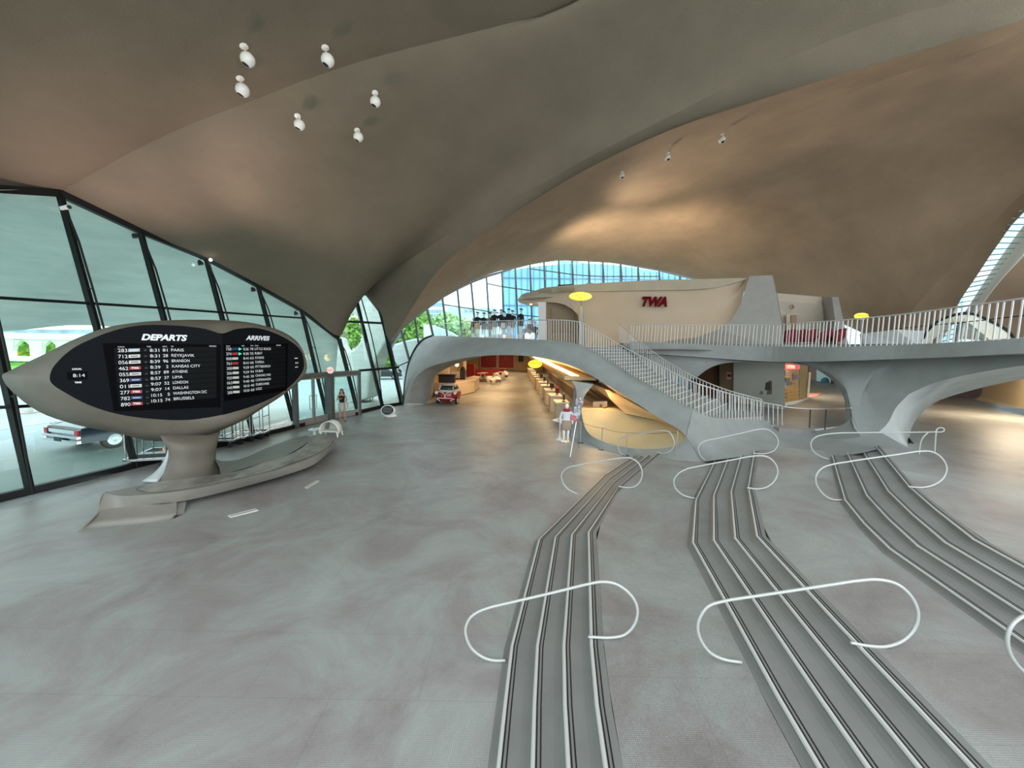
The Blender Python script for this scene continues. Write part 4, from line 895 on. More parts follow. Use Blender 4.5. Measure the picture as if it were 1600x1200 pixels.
# thin guard rail in the oval opening
g = empty('guard_rail', P(1265, 672, 15.2)); tag(g, 'thin metal guard rail with two dark posts in the oval opening', 'railing')
MB().tube(cr([(1222, 635, 15.6), (1243, 637.6, 15.4), (1270, 639, 15.1), (1292, 638.8, 14.8), (1312, 637.6, 14.3), (1331, 637.5, 13.9)], 24), .022, 8).build('top_rail', STEEL, g, smooth=True)
for x, Y in ((1266, 15.15), (1290.5, 14.85)): MB().bar(P(x + .5, 638.8, Y), P(x - 1.5, 672, Y), .035, .035).build('post', mat('dark_post', (.05, .05, .045), .5), g)
# staircase
stc = empty('staircase', P(1150, 665, 16)); tag(stc, 'white stepped staircase rising from the concourse to the bridge', 'staircase')
nf, ff = cr(Ns[:8], 200), cr(sF[:5], 200)
NS = 19; STM = mat('stair_tread', (.27, .28, .26), .6, var=.06)
zz = [nf[int(i * 199 / NS)].z for i in range(NS + 1)]
ztop, zbot = nf[0].z, nf[-1].z
for i in range(NS):
    a, b = nf[int(i * 199 / NS)], nf[int((i + 1) * 199 / NS)]; c, d = ff[int(i * 199 / NS)], ff[int((i + 1) * 199 / NS)]
    z = ztop + (zbot - ztop) * (i + .5) / NS; z = (a.z + b.z) / 2
    hh = .55
    k = MB(); q = lambda p, zq: V((p.x, p.y, zq)); k.hull8([q(a, z), q(b, z), q(d, z), q(c, z)], [q(a, z - hh), q(b, z - hh), q(d, z - hh), q(c, z - hh)])
    stp = k.build('step', STM, stc)
    MB().bar(q(b, z + .004), q(d, z + .004), .02, .02).build('nosing', WHITE, stp)
# lower landing of the stair
zl = nf[-1].z - .18
land = [nf[-1], W(Ns[8]), W(Ns[9]), W(sF[-1]), W(sF[-2]), ff[-1]]
for k_, dz in enumerate((0, -.17, -.34)):
    pl = [V((p.x, p.y, 0)) for p in land]; cc = sum(pl, V()) / 6
    MB().prism([V((p.x + (.28 * k_ if i in (2, 3) else 0), p.y, zl + dz - .35)) for i, p in enumerate(pl)], (0, 0, .35)).build('step', STM, stc)
# ================================================================== UPPER LOUNGE BLOCK
blk = empty('lounge_block', P(1000, 545, 23.5)); tag(blk, 'long cream lounge wall with parapet, red airline letters and a curved canopy', 'building')
CRM = mat('lounge_cream', (.50, .39, .275), .75, var=.03, vscale=.8, bump=.05, bscale=30)
GRY = mat('lounge_grey_concrete', (.33, .315, .285), .8, var=.07, vscale=1.2, bump=.15, bscale=25)
pt_ = [(827, 457.5, 29), (838, 453.5, 28.2), (849, 450, 27.4), (870, 447.3, 26.6), (896, 445, 26), (992, 439, 24.6), (1100, 436, 23.2), (1168, 434, 22.4)]
pb_ = [(827, 463, 29), (838, 460.5, 28.2), (849, 459.3, 27.4), (870, 457.6, 26.6), (896, 456, 26), (992, 454, 24.6), (1116, 449.5, 23), (1168, 436, 22.4)]
a, b = cr(pt_, 60), cr(pb_, 60)
mb = MB(); mb.grid([[p + V((.2, 1.6, .02)) for p in a], a, b, [p + V((0, .5, 0)) for p in b]]); mb.build('parapet', GRY if False else mat('parapet_beige', (.40, .34, .24), .8, var=.05, vscale=1), blk, smooth=False)
# cream wall with concave section and arched cut
wt = [(812, 471, 28.6), (820, 466, 28.5), (827, 463, 28.4), (838, 460.5, 28), (853, 459, 27.2), (870, 457.6, 26.7), (882, 457, 26.4), (893, 456.3, 26.2), (903, 455.8, 26), (912, 455.6, 25.8), (960, 454.8, 25.2), (1000, 453.6, 24.6), (1047, 452.4, 24), (1089, 450.8, 23.5), (1124, 448.5, 23), (1144, 444.5, 22.7), (1160, 439.5, 22.5), (1171, 433, 22.3)]
wb_ = [(812, 472.5, 28.6), (820, 476, 28), (829, 474, 27.8), (839, 472.6, 27.6), (853, 472, 27.2), (870, 473, 26.7), (882, 476, 26.4), (893, 482, 26.2), (903, 492, 26), (909, 540, 25.6), (960, 541, 25), (1000, 540, 24.2), (1047, 533, 23.4), (1089, 528, 22.9), (1124, 516, 22.5), (1144, 502, 22.3), (1160, 475, 22.2), (1170, 437, 22.2)]
TTw, BBw = [W(p) for p in wt], [W(p) for p in wb_]
cols = []
for i, (a, b) in enumerate(zip(TTw, BBw)):
    bulge = .55 if i >= 9 else .0
    cols.append([a.lerp(b, t) + V((0, bulge * math.sin(PI * t * .9), 0)) for t in [j / 10 for j in range(11)]])
mb = MB(); mb.grid(cols); mb.build('curved_wall', CRM, blk, smooth=True)
# grey ramp and pylon
ra_ = [(985, 541, 24), (1020, 538, 23.8), (1047, 532, 23.4), (1089, 527, 22.9), (1123, 515, 22.5), (1142, 501, 22.3), (1157, 475, 22.2), (1165, 450, 22.2), (1171, 431, 22.2)]
rb_ = [(985, 546, 23), (1020, 546, 22), (1060, 546, 21.2), (1100, 547, 20.7), (1150, 547, 20.4), (1224, 547, 20.3), (1221, 505, 20.6), (1213, 460, 21), (1207, 430, 21.4)]
a, b = [W(p) for p in ra_], [W(p) for p in rb_]
mb = MB(); mb.grid([a, b, [p + V((.9, 1.2, 0)) for p in b]]); mb.build('pylon', GRY, blk)
MB().prism([P(841, 472, 26.5), P(853, 472, 26.5), P(853.5, 531, 26.5), P(841.5, 531, 26.5)], (0.1, .6, 0)).build('canopy_post', mat('post_offwhite', (.62, .60, .57), .6), blk)
MB().hull8([P(907, 478, 24.6), P(910.5, 478, 24.6), P(914, 541, 24), P(903.5, 541, 24)], [P(908, 478, 25), P(911, 478, 25), P(915, 541, 24.6), P(905, 541, 24.6)]).build('slim_pylon', GRY, blk)
# canopy disc
ck_ = P(850, 471, 29.6); zc = ck_.z
mb = MB(); mb.lathe([(1.95, -.14), (2.3, -.02), (2.36, .1), (2.1, .42), (1.6, .5)], V((ck_.x + .35, ck_.y, zc)), 40, None, 1.0, 1.2)
cn = mb.build('canopy', mat('canopy_beige', (.46, .39, .30), .7), blk, smooth=False)
LAMPW = mat('downlight_glow', (1, .9, .7), .5, emis=(1, .88, .66), estr=6)
for k in range(7):
    q = 2 * PI * k / 7; c = V((ck_.x + .35 + 1.45 * math.cos(q), ck_.y + 1.7 * math.sin(q), zc - .15))
    MB().lathe([(.11, -.012), (.11, .01)], c, 12).build('downlight', LAMPW, cn)
lamp('POINT', 'canopy_downlights', (ck_.x, ck_.y, zc - .35), 30, (1, .8, .6), .3)
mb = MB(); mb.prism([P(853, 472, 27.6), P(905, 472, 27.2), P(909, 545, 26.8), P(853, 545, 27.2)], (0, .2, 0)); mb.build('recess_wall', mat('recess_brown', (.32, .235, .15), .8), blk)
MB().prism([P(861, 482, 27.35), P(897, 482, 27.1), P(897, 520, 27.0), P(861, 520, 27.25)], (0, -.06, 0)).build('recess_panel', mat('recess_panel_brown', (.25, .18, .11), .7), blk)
for x0, x1, y0, y1 in ((832, 837, 458.5, 461.5),):
    MB().prism([P(x0, y0, 28), P(x1, y0 - .8, 27.9), P(x1, y1 - .8, 27.9), P(x0, y1, 28)], (0, -.05, 0)).build('vent', WHITE, blk)
for x0, x1, ya, yb, Y in ((842, 861, 455.2, 459, 27.2), (871, 897, 450.3, 455, 26.1)):
    MB().prism([P(x0, ya, Y), P(x1, ya - 1.5, Y - .3), P(x1, yb - 1, Y - .3), P(x0, yb, Y)], (0, -.06, 0)).build('vent', mat('vent_brown', (.25, .2, .12), .7), blk)
MB().prism([P(872, 446.5, 26.6), P(897, 444.8, 26.3), P(897, 443.4, 26.3), P(872, 445, 26.6)], (0, .3, 0)).build('roof_vent', BLACK, blk)
MB().prism([P(917, 443.6, 26.3), P(927, 443, 26.2), P(927, 441.8, 26.2), P(917, 442.3, 26.3)], (0, .3, 0)).build('roof_vent', GRY, blk)
# airline letters
LR = mat('letter_red', (.11, .001, .005), .8, spec=.1)
a, b = P(998.5, 478.5, 24.75), P(1042, 479, 24.2); d = (b - a); sc = (a - CAMPOS).dot(_f) / F
t = text('TWA', a + V((0, -.25, 0)), d, (0, 0, 1), 13.2 * sc / .70, LR, blk, ext=.05, shear=.30, off=.045, name='airline_letters', spacing=.93)
us = [(v.co - a).dot(d.normalized()) for v in t.data.vertices]; k = d.length / (max(us) - min(0, min(us)))
for v in t.data.vertices:
    q = v.co - a; u = q.dot(d.normalized()); v.co = a + q + d.normalized() * (u * k - u)

# second block right of the pylon
b2 = empty('upper_booth', P(1255, 541, 24)); tag(b2, 'cream booth with a doorway behind red chairs on the upper floor', 'building')
BC = mat('booth_cream', (.60, .53, .42), .7, var=.03)
MB().prism([P(1214, 458, 25), P(1284, 464, 24), P(1284, 480, 24), P(1214, 473, 25)], (.1, 3, 0)).build('upper_wall', BC, b2)
MB().prism([P(1205, 469.5, 24.8), P(1284, 476, 23.7), P(1291, 476.6, 23.8), P(1293.5, 478, 24.1), P(1293, 545, 24.1), P(1205, 545, 24.8)], (.1, 3, 0)).build('lower_wall', BC, b2)
MB().prism([P(1228, 491, 24.3), P(1245, 490, 24.1), P(1245, 545, 24.0), P(1228, 545, 24.3)], (0, -.05, 0)).build('door_frame', BC, b2)
MB().prism([P(1235, 492.5, 24.15), P(1243.5, 492, 24.05), P(1243.5, 545, 24.0), P(1235, 545, 24.1)], (0, -.08, 0)).build('doorway', mat('door_tan', (.34, .22, .12), .6), b2)
t_ = []
cR = P(1236, 479.5, 24.3)
MB().tube([cR + V((.13 * math.cos(q), -.06, .13 * math.sin(q))) for q in [2 * PI * i / 24 for i in range(24)]], .012, 6, True).build('emblem_ring', mat('emblem_red', (.3, .08, .06), .6), b2)
text('B', cR + V((.0, -.07, -.09)), (1, -.1, 0), (0, 0, 1), .26, mat('emblem_red', (.3, .08, .06)), b2)
py = empty('leaning_pylon', P(1305, 541, 22)); tag(py, 'grey leaning concrete pylon beside the cream booth', 'pylon')
MB().hull8([P(1300, 464, 22.4), P(1310, 464, 22.4), P(1328, 548, 21), P(1311, 548, 21)], [P(1284, 464.5, 24), P(1296, 464, 24), P(1312, 548, 24), P(1293, 548, 24)]).build('shaft', GRY, py)
# low white wall and arched glazed screen on the upper floor at right
lw = empty('low_white_wall', P(1380, 535, 18)); tag(lw, 'low white partition wall behind the balcony railing', 'wall')
MB().prism([P(1348, 521, 18.6), P(1400, 515, 17.2), P(1445, 517, 16.4), P(1445, 548, 16.4), P(1350, 548, 18.6)], (.3, .5, 0)).build('partition', mat('white_wall', (.72, .74, .74), .6), lw)
sc_ = empty('arched_screen', P(1530, 530, 14.5)); tag(sc_, 'glazed arched opening with pale frame beyond the right balcony', 'window')
ao = cr([(1437, 545, 16.6), (1445, 524, 16.4), (1460, 506, 16.1), (1490, 492.5, 15.6), (1518, 490.5, 15.2), (1545, 501, 14.8), (1575, 518, 14.4), (1592, 545, 14)], 40)
ai = cr([(1447, 545, 16.6), (1458, 531, 16.4), (1475, 517, 16.1), (1492, 506, 15.6), (1510, 503, 15.2), (1530, 517, 14.9), (1545, 530, 14.6), (1560, 548, 14.3)], 40)
mb = MB(); mb.grid([ao, ai, [p + V((.2, .4, 0)) for p in ai]]); mb.build('frame', mat('frame_cream', (.74, .72, .58), .6), sc_)
MB().tube(ao[3:], .05, 6).build('seal', BLACK, sc_)
mb = MB(); mb.grid([[p + V((.1, .2, 0)) for p in ai], [V((p.x, p.y + .2, 4.1)) for p in ai]]); mb.build('pane', GLASSC, sc_)
for j in (10, 16, 22, 28): MB().bar(ai[j] + V((.05, .1, 0)), V((ai[j].x, ai[j].y + .1, 4.2)), .05, .05).build('mullion', WHITE, sc_)
MB().tube([P(1400, 514, 15.9), P(1470, 507, 15.5), P(1540, 500, 14.6), P(1640, 488, 13.2)], .02, 6).build('cable', BLACK, sc_)

def oval_sign(px, py, w, h, Y, lines, label, two=None, nm='oval_sign', pole=None, rz=0):
    c = P(px, py, Y); e = empty(nm, c); tag(e, label, 'sign', 'glowing yellow oval signs'); s = Y / F * 1.02
    rx, rz_ = w / 2 * s, h / 2 * s
    A = Matrix.Rotation(PI / 2, 3, 'X')
    MB().lathe([(.9, -.09), (1, -.05), (1, .05), (.9, .09)], c, 40, Matrix.Diagonal((rx, 1, rz_)) @ Matrix.Rotation(PI / 2, 3, 'X') if False else Matrix(((rx, 0, 0), (0, 0, -.8), (0, rz_, 0)))).build('lightbox', mat('sign_yellow', (.9, .75, .05), .4, emis=(1, .80, .05), estr=1.1), e)
    for i, l in enumerate(lines):
        text(l, c + V((0, -.1, rz_ * (.30 - .55 * i) - rz_ * .35)), (1, 0, 0), (0, 0, 1), rz_ * .62, mat('sign_ink', (.12, .08, .0), .6), e, ext=.004, align='CENTER')
    if pole: MB().bar(c - V((0, 0, rz_)), pole, .03, .03).build('stem', STEEL, e)
    return e
oval_sign(907, 463, 34, 12.5, 24.3, ['PARIS CAFE', 'BAR'], 'glowing yellow oval sign on the slim pylon left of the red letters', pole=P(908.5, 478, 24.5))
oval_sign(1346, 494, 20, 9.5, 16.5, ['RESTROOMS'], 'glowing yellow oval sign behind the right balcony railing', pole=P(1346, 540, 16.4))
oval_sign(836, 568.8, 21, 12.5, 26, ['CHECK IN'], 'glowing yellow oval check-in sign under the bridge arch', pole=P(836, 558, 26))
lamp('POINT', 'oval_sign_glow', P(917, 463, 24.2) , 40, (1, .62, .12), .3)

# red lounge chairs on the upper floor (behind the railing)
RV = mat('red_velvet', (.18, .005, .012), .7)
def tub_chair(name='tub_chair', m=RV, shell=None):
    r = empty(name); mb = MB()
    rows = []
    for k in range(17):
        q = PI * (-.62 + 1.24 * k / 16) - PI / 2 + PI; R_ = .36
        hgt = .80 - .25 * (abs(k - 8) / 8) ** 2
        c, s_ = math.sin(q - PI / 2), -math.cos(q - PI / 2)
        rows.append([V((.26 * c, .26 * s_, .12)), V((.38 * c, .38 * s_, .4)), V((.40 * c, .40 * s_, hgt)), V((.33 * c, .33 * s_, hgt)), V((.29 * c, .29 * s_, .42))])
    mb.grid(rows); mb.build('shell', shell or m, r, smooth=True, local=True)
    MB().lathe([(.27, .34), (.3, .38), (.3, .44), (.26, .47)], (0, 0, 0), 18).build('seat_cushion', m, r, smooth=True, local=True)
    MB().lathe([(.22, 0), (.2, .02), (.035, .06), (.03, .34)], (0, 0, 0), 14).build('pedestal', shell or m, r, smooth=True, local=True)
    return r
tc0 = tub_chair()
lab = ['red upholstered tub chair leftmost behind the right balcony railing', 'red tub chair in front of the booth doorway', 'red tub chair in the middle of the row before the cream booth', 'red tub chair right of the middle of the row before the cream booth', 'red tub chair beside the leaning pylon']
for i, (px, Y) in enumerate(((1231, 21.2), (1246, 21), (1262, 20.6), (1283, 20.2), (1304, 19.4))):
    p = P(px, 541, Y); zz_ = P(px, 541, Y).z + .1
    o = tc0 if i == 0 else copy_tree(tc0)
    o.location = (p.x, p.y, zz_); o.rotation_euler = (0, 0, .3 * i); tag(o, lab[i], 'chair', 'red lounge chairs on the balcony')
# upper floor slab behind the balcony edge for these
mb = MB(); zf = P(1262, 541, 20.6).z + .05
mb.prism([V((6.9, 24.2, zf)), V((11, 21.5, zf)), V((14.1, 18, zf)), V((14.6, 13.5, zf)), V((14.2, 9, zf)), V((30, 9, zf)), V((36, 40, zf)), V((6, 40, zf))], (0, 0, -.25)); tag(mb.build('floor', CONC), 'upper lounge floor behind the balcony railing', kind='structure')

# ================================================================== TICKET HALL UNDER THE BRIDGE
HF = mat('hall_ceiling', (.5, .42, .3), .8)
mb = MB(); mb.prism([V((-6.2, 28.2, 3.95)), V((9, 28.2, 3.95)), V((9, 68.4, 3.95)), V((-8.6, 68.4, 3.95))], (0, 0, .2)); tag(mb.build('ceiling', HF), 'low ceiling of the ticket hall under the bridge', kind='structure')
mb = MB(); mb.prism([V((-8.4, 68, 0)), V((9, 68, 0)), V((9, 68, 3.95)), V((-8.4, 68, 3.95))], (0, .2, 0)); tag(mb.build('wall_back', HALLW), kind='structure')
mb = MB(); mb.prism([V((-6.2, 27.8, 0)), V((-8.4, 68, 0)), V((-8.4, 68, 3.95)), V((-6.2, 27.8, 3.95))], (-.2, 0, 0)); tag(mb.build('wall_left', HALLW), kind='structure')
mb = MB(); mb.prism([V((6.1, 25, 0)), V((5.4, 68, 0)), V((5.4, 68, 3.95)), V((6.1, 25, 3.95))], (.2, 0, 0)); tag(mb.build('wall_right', mat('counter_back_wall', (.25, .16, .085), .7, var=.1)), kind='structure')
# counter canopy with light grid
sa, sb = P(900, 594, 19.2), P(835.5, 559.6, 60); zc_ = sa.z
can = empty('light_canopy', (4.2, 40, zc_)); tag(can, 'long warm canopy with glowing gridded light strip above the check-in counters', 'canopy')
xl0, xr0 = P(893, 594, 19.2).x, P(907, 594, 19.2).x
MB().prism([V((xl0 - .35, 19.2, zc_)), V((xr0 + 1.8, 19.2, zc_)), V((5.3, 62, zc_)), V((P(828, 560, 60).x, 62, zc_))], (0, 0, .18)).build('canopy_slab', mat('canopy_warm', (.60, .43, .22), .8), can)
GL = mat('light_panel_glow', (1, .9, .6), .5, emis=(1, .84, .50), estr=5)
x1f, x2f = P(831, 559.8, 60).x, P(842, 559.8, 60).x
NP = 26
for i in range(NP):
    t0_, t1_ = (i + .06) / NP, (i + .94) / NP
    for s in (0, 1):
        f0_, f1_x = (.04, .48) if s == 0 else (.52, .96)
        q = lambda t, f: V((lerp(lerp(xl0, x1f, t), lerp(xr0, x2f, t), f), lerp(19.4, 60, t), zc_ + .195))
        MB().add([q(t0_, f0_), q(t0_, f1_x), q(t1_, f1_x), q(t1_, f0_)], [(0, 1, 2, 3)]).build('light_panel', GL, can)
for y_, e_ in ((24, 110), (33, 120), (44, 140), (56, 140)): lamp('AREA', 'hall_counter_lamp', (3.0, y_, zc_ - .05), e_, (1, .72, .40), 1.2, size_y=6)
for x_, y_, e_ in ((-2.0, 31, 260), (-2.0, 40, 300), (-2, 50, 300), (-1, 60, 260)): lamp('AREA', 'hall_ceiling_lamp', (x_, y_, 3.9), e_, (1, .66, .34), 3)
lamp('AREA', 'bowl_cove_lamp', P(935, 612, 18.2), 45, (1, .70, .36), 1.2, aim=P(985, 675, 15))
# check-in counters
CT = mat('counter_beige', (.56, .44, .29), .6); CTT = mat('counter_top', (.72, .58, .42), .4)
def counter():
    r = empty('check_in_counter')
    MB().box((0, 0, .52), (.62, 1.25, 1.0)).build('body', CT, r, local=True)
    MB().box((.02, 0, 1.05), (.78, 1.4, .05)).build('counter_top', CTT, r, local=True)
    MB().box((.04, 0, .04), (.5, 1.1, .08)).build('plinth', BLACK, r, local=True)
    MB().box((0, .95, .45), (.3, .6, .86)).build('baggage_gate', mat('gate_brown', (.34, .25, .15), .6), r, local=True)
    return r
cc0 = counter()
ord_ = ['first', 'second', 'third', 'fourth', 'fifth', 'sixth', 'seventh', 'eighth', 'ninth', 'tenth', 'eleventh', 'twelfth']
mon = empty('monitor')
MB().box((0, 0, .27), (.06, .5, .34)).build('screen', BLACK, mon, local=True); MB().box((0, 0, .06), (.05, .06, .12)).build('stand', BLACK, mon, local=True); MB().box((0, 0, .01), (.2, .26, .02)).build('base', BLACK, mon, local=True)
for i in range(12):
    y = 21.3 + i * 3.1; x = lerp(2.75, 2.55, i / 11)
    o = cc0 if i == 0 else copy_tree(cc0)
    o.location = (x, y, 0); tag(o, 'beige check-in counter, %s from the grey column' % ord_[i], 'counter', 'check-in counters in a row')
    if i < 8:
        m_ = mon if i == 0 else copy_tree(mon)
        m_.location = (x + .12, y - .2, 1.075); m_.rotation_euler = (0, 0, .2 * (i % 3)); tag(m_, 'black computer monitor on the %s check-in counter from the column' % ord_[i], 'monitor', 'monitors on the check-in counters')
# red bag on counter and white forms
rb0 = MB(); rb0.box((3.3, 27.9, 1.0), (.3, .55, .5)); tag(rb0.build('red_bag', mat('bag_red', (.5, .04, .02), .6), bevel=.05), 'bright red bag behind the third check-in counter', 'bag')
# back shelf behind counters
bs = empty('back_counter', (5, 35, 0)); tag(bs, 'dark long shelf unit behind the check-in counters', 'shelf')
MB().box((5.2, 36, .45), (.7, 30, .9)).build('cabinet', mat('dark_brown_wood', (.10, .06, .035), .6), bs); MB().box((5.2, 36, .93), (.8, 30, .05)).build('shelf_top', CT, bs)
# back wall red doors with ring emblem
for i, (x0, x1, lab_) in enumerate(((750.5, 776, 'left'), (778.5, 803, 'right'))):
    e = empty('red_wall_board', P((x0 + x1) / 2, 577, 67.8)); tag(e, '%s one of two dark red boards with round emblem on the hall end wall' % lab_, 'board', 'red panels at the hall end')
    a = P(x0, 577, 67.8); b = P(x1, 577, 67.8)
    MB().prism([V((a.x, 67.95, .35)), V((b.x, 67.95, .35)), V((b.x, 67.95, 3.6)), V((a.x, 67.95, 3.6))], (0, -.2, 0)).build('board', mat('panel_red', (.32, .008, .008), .5), e)
    fr_m = MB()
    for u, v in ((V((a.x, 67.7, .35)), V((b.x, 67.7, .35))), (V((a.x, 67.7, .35)), V((a.x, 67.7, 3.6))), (V((b.x, 67.7, .35)), V((b.x, 67.7, 3.6)))): fr_m.bar(u, v, .12, .12)
    fr_m.build('frame', mat('frame_pinkwhite', (.7, .55, .5), .5), e)
    c = V(((a.x + b.x) / 2, 67.68, 2.1))
    MB().tube([c + V((.38 * math.cos(q), 0, .38 * math.sin(q))) for q in [2 * PI * k / 24 for k in range(24)]], .04, 6, True).build('emblem_ring', mat('emblem_pale', (.5, .18, .15), .5), e)
wp = MB(); a = P(811, 566, 67.6); wp.box((a.x + .3, 67.85, 2.1), (.9, .06, 1.1)); tag(wp.build('wall_screen', BLACK), 'small dark screen on the end wall right of the red panels', 'screen')
# white square pillars at left
PW = mat('pillar_pinkwhite', (.74, .62, .52), .6)
for i, (px, Y, wd) in enumerate(((699, 32.7, .34), (726, 42, .30))):
    p = PZ(px, 600, 0); p = P(px, 575, Y); mb = MB(); mb.box((p.x, Y, 1.97), (wd, .3, 3.94))
    tag(mb.build('pillar', PW, bevel=.02), ['pinkish white square pillar behind the red microcar', 'slim white pillar behind the service desk'][i], 'pillar')
# service desk
dk = empty('service_desk', (-4.2, 33, 0)); tag(dk, 'cream faceted service desk beside the red microcar', 'desk')
poly = [(-6.1, 30.6), (-4.7, 29.9), (-3.3, 33.6), (-3.2, 37.5), (-3.9, 38.6), (-4.3, 36.6), (-4.6, 33.8), (-5.5, 31.6), (-6.2, 31.8)]
MB().prism([V((x, y, .06)) for x, y in poly], (0, 0, 1.0)).build('body', mat('desk_cream', (.70, .56, .40), .5), dk)
cxy = (-4.7, 33.6)
MB().prism([V((x + (.07 if x > -4.5 else -.05), y, 1.06)) for x, y in poly], (0, 0, .06)).build('desk_top', mat('desk_top_pink', (.78, .64, .52), .4), dk)
MB().prism([V((x * .985 - .06, y + .1, 0)) for x, y in poly], (0, 0, .06)).build('plinth', BLACK, dk)
mb = MB(); mb.box((-5.2, 30.7, 1.42), (1.3, .6, .55)).box((-5.2, 30.7, 1.74), (1.45, .7, .08)); tag(mb.build('coffee_machine', BLACK, bevel=.04), 'black machine on the service desk directly behind the red microcar', 'machine')
mb = MB(); mb.box((-4.35, 33.9, 1.55), (.45, .7, .85)).ball((-4.35, 33.9, 2.05), .2); tag(mb.build('dark_case', BLACK, bevel=.05), 'black upright case on the right half of the service desk', 'case')
mb = MB(); mb.box((-5.0, 35.5, 1.42), (1.3, .5, .6)); tag(mb.build('white_box', WHITE, bevel=.03), 'white box standing at the back of the service desk', 'box')
wl_ = empty('globe_lamp', P(714, 570, 44)); p = P(714, 570, 44); tag(wl_, 'small white globe wall lamp above the service desk', 'lamp')
MB().ball(p, .22).build('globe', mat('globe_glow', (1, .95, .85), .4, emis=(1, .92, .8), estr=4), wl_); MB().bar(p, p + V((-.8, .1, .05)), .05, .05).build('bracket', BLACK, wl_)
# red sofas, tables, chairs
rug = MB(); rug.prism([PZ(738, 588, .0), PZ(762, 588, .0), PZ(761, 597, .0), PZ(736, 597, .0)], (0, 0, .02)); tag(rug.build('rug', mat('rug_dark', (.06, .035, .02), .95)), 'dark rug in front of the red sofas', 'rug')
def sofa(c, L, rz, label):
    r = empty('red_sofa', c, rz); tag(r, label, 'sofa', 'red sofas in the ticket hall')
    MB().box((0, 0, .25), (L, .9, .38)).build('base', RED, r, local=True, bevel=.06); MB().box((0, .38, .62), (L, .22, .5)).build('backrest', RED, r, local=True, bevel=.08)
    for s in (-1, 1): MB().box((s * (L / 2 - .1), -.02, .45), (.2, .85, .36)).build('armrest', RED, r, local=True, bevel=.06)
    for x in (-1, 1):
        for y in (-1, 1): MB().box((x * (L / 2 - .15), y * .35, .03), (.06, .06, .06)).build('leg', BLACK, r, local=True)
    return r
sofa((-6.2, 44, 0), 3.6, PI * .55, 'red sofa against the left wall behind the service desk')
sofa((-4.3, 54, 0), 5.2, 0, 'long red sofa facing the hall below the left red panel')
sofa((-2.3, 56.5, 0), 2.6, -.4, 'short red sofa below the right red panel')
rb1 = MB(); p = P(736, 580, 50); rb1.box((p.x, 50, .9), (.95, .8, 1.8)); tag(rb1.build('red_cabinet', RED, bevel=.04), 'dark red cabinet between the pillar and the red panels', 'cabinet')
def tulip_table(r_=.45, h=.7):
    r = empty('tulip_table'); MB().lathe([(.28, 0), (.26, .02), (.05, .1), (.035, h * .5), (.07, h - .03)], (0, 0, 0), 16).build('pedestal', WHITE, r, smooth=True, local=True)
    MB().lathe([(r_ - .03, h - .03), (r_, h - .01), (r_, h)], (0, 0, 0), 24).build('tabletop', WHITE, r, local=True); return r
def tulip_chair():
    r = tub_chair('tulip_chair', RED, WHITE); return r
tt0 = tulip_table(); tcc = tulip_chair()
tabs = [(751, 592, 'small white pedestal table on the dark rug'), (757, 591, 'small white pedestal table at the right edge of the dark rug'), (772, 597, 'white pedestal table nearest the open floor of the ticket hall'), (784, 589, 'white pedestal table farther back right of the sofas')]
for i, (px, py_, lb) in enumerate(tabs):
    o = tt0 if i == 0 else copy_tree(tt0); q = PZ(px, py_, 0); o.location = (q.x, q.y, 0.0 if i > 1 else .02); tag(o, lb, 'table', 'white pedestal tables')
chs = [(764, 598, 'white tulip chair leftmost around the nearest pedestal table'), (769, 601, 'white tulip chair with its back to the viewer at the nearest table'), (778, 600, 'white tulip chair right of the nearest pedestal table'), (780, 595, 'white tulip chair behind the nearest pedestal table'), (784, 593, 'white tulip chair between the two pedestal tables'), (789, 592, 'white tulip chair right of the farther pedestal table'), (792, 588, 'white tulip chair farthest right near the back of the ticket hall'), (775, 591, 'white tulip chair beside the end of the red sofa')]
for i, (px, py_, lb) in enumerate(chs):
    o = tcc if i == 0 else copy_tree(tcc); q = PZ(px, py_, 0); o.location = (q.x, q.y, 0); o.rotation_euler = (0, 0, i * 1.9); tag(o, lb, 'chair', 'white tulip chairs')

# bench seating right of the column
bn = empty('stepped_bench', P(940, 633, 19)); tag(bn, 'stepped brown upholstered bench right of the grey column', 'bench')
MB().hull8([P(909, 613, 20.2), P(913, 608.5, 21), P(952, 634, 18.6), P(945, 636, 18.2)], [P(909, 621, 20.2), P(913, 620, 21), P(952, 640, 18.6), P(945, 640, 18.2)]).build('seat', mat('bench_brown', (.22, .13, .05), .7), bn)
MB().hull8([P(914, 605, 21.4), P(918, 603, 22), P(960, 634, 19), P(953, 634, 18.7)], [P(914, 618, 21.4), P(918, 618, 22), P(960, 641, 19), P(953, 641, 18.7)]).build('backrest', mat('bench_brown_back', (.30, .19, .08), .7), bn)
MB().hull8([P(926.5, 628, 18.7), P(948.5, 627, 18.5), P(948.5, 636, 18.5), P(926.5, 636, 18.7)], [P(928, 626, 19.3), P(949, 626, 19.1), P(949, 636, 19.1), P(928, 636, 19.3)]).build('end_block', CT, bn)
mb = MB(); mb.grid([cr([(905, 606, 23), (930, 604, 22), (957, 626, 19.8), (975, 648, 17.8)], 20), cr([(905, 642, 23), (930, 642, 22), (957, 645, 19.8), (975, 650, 17.8)], 20)]); mb.build('alcove_back', mat('alcove_brown', (.30, .20, .11), .8), bn)
vg = MB(); a = P(931, 592.5, 18.4); vg.prism([P(931, 591, 18.3), P(937.5, 594.5, 18), P(937.5, 598, 18), P(931, 595, 18.3)], (0, -.03, 0)); tag(vg.build('vent_grille', BLACK), 'small black vent grille under the bridge arch above the bench', 'vent')

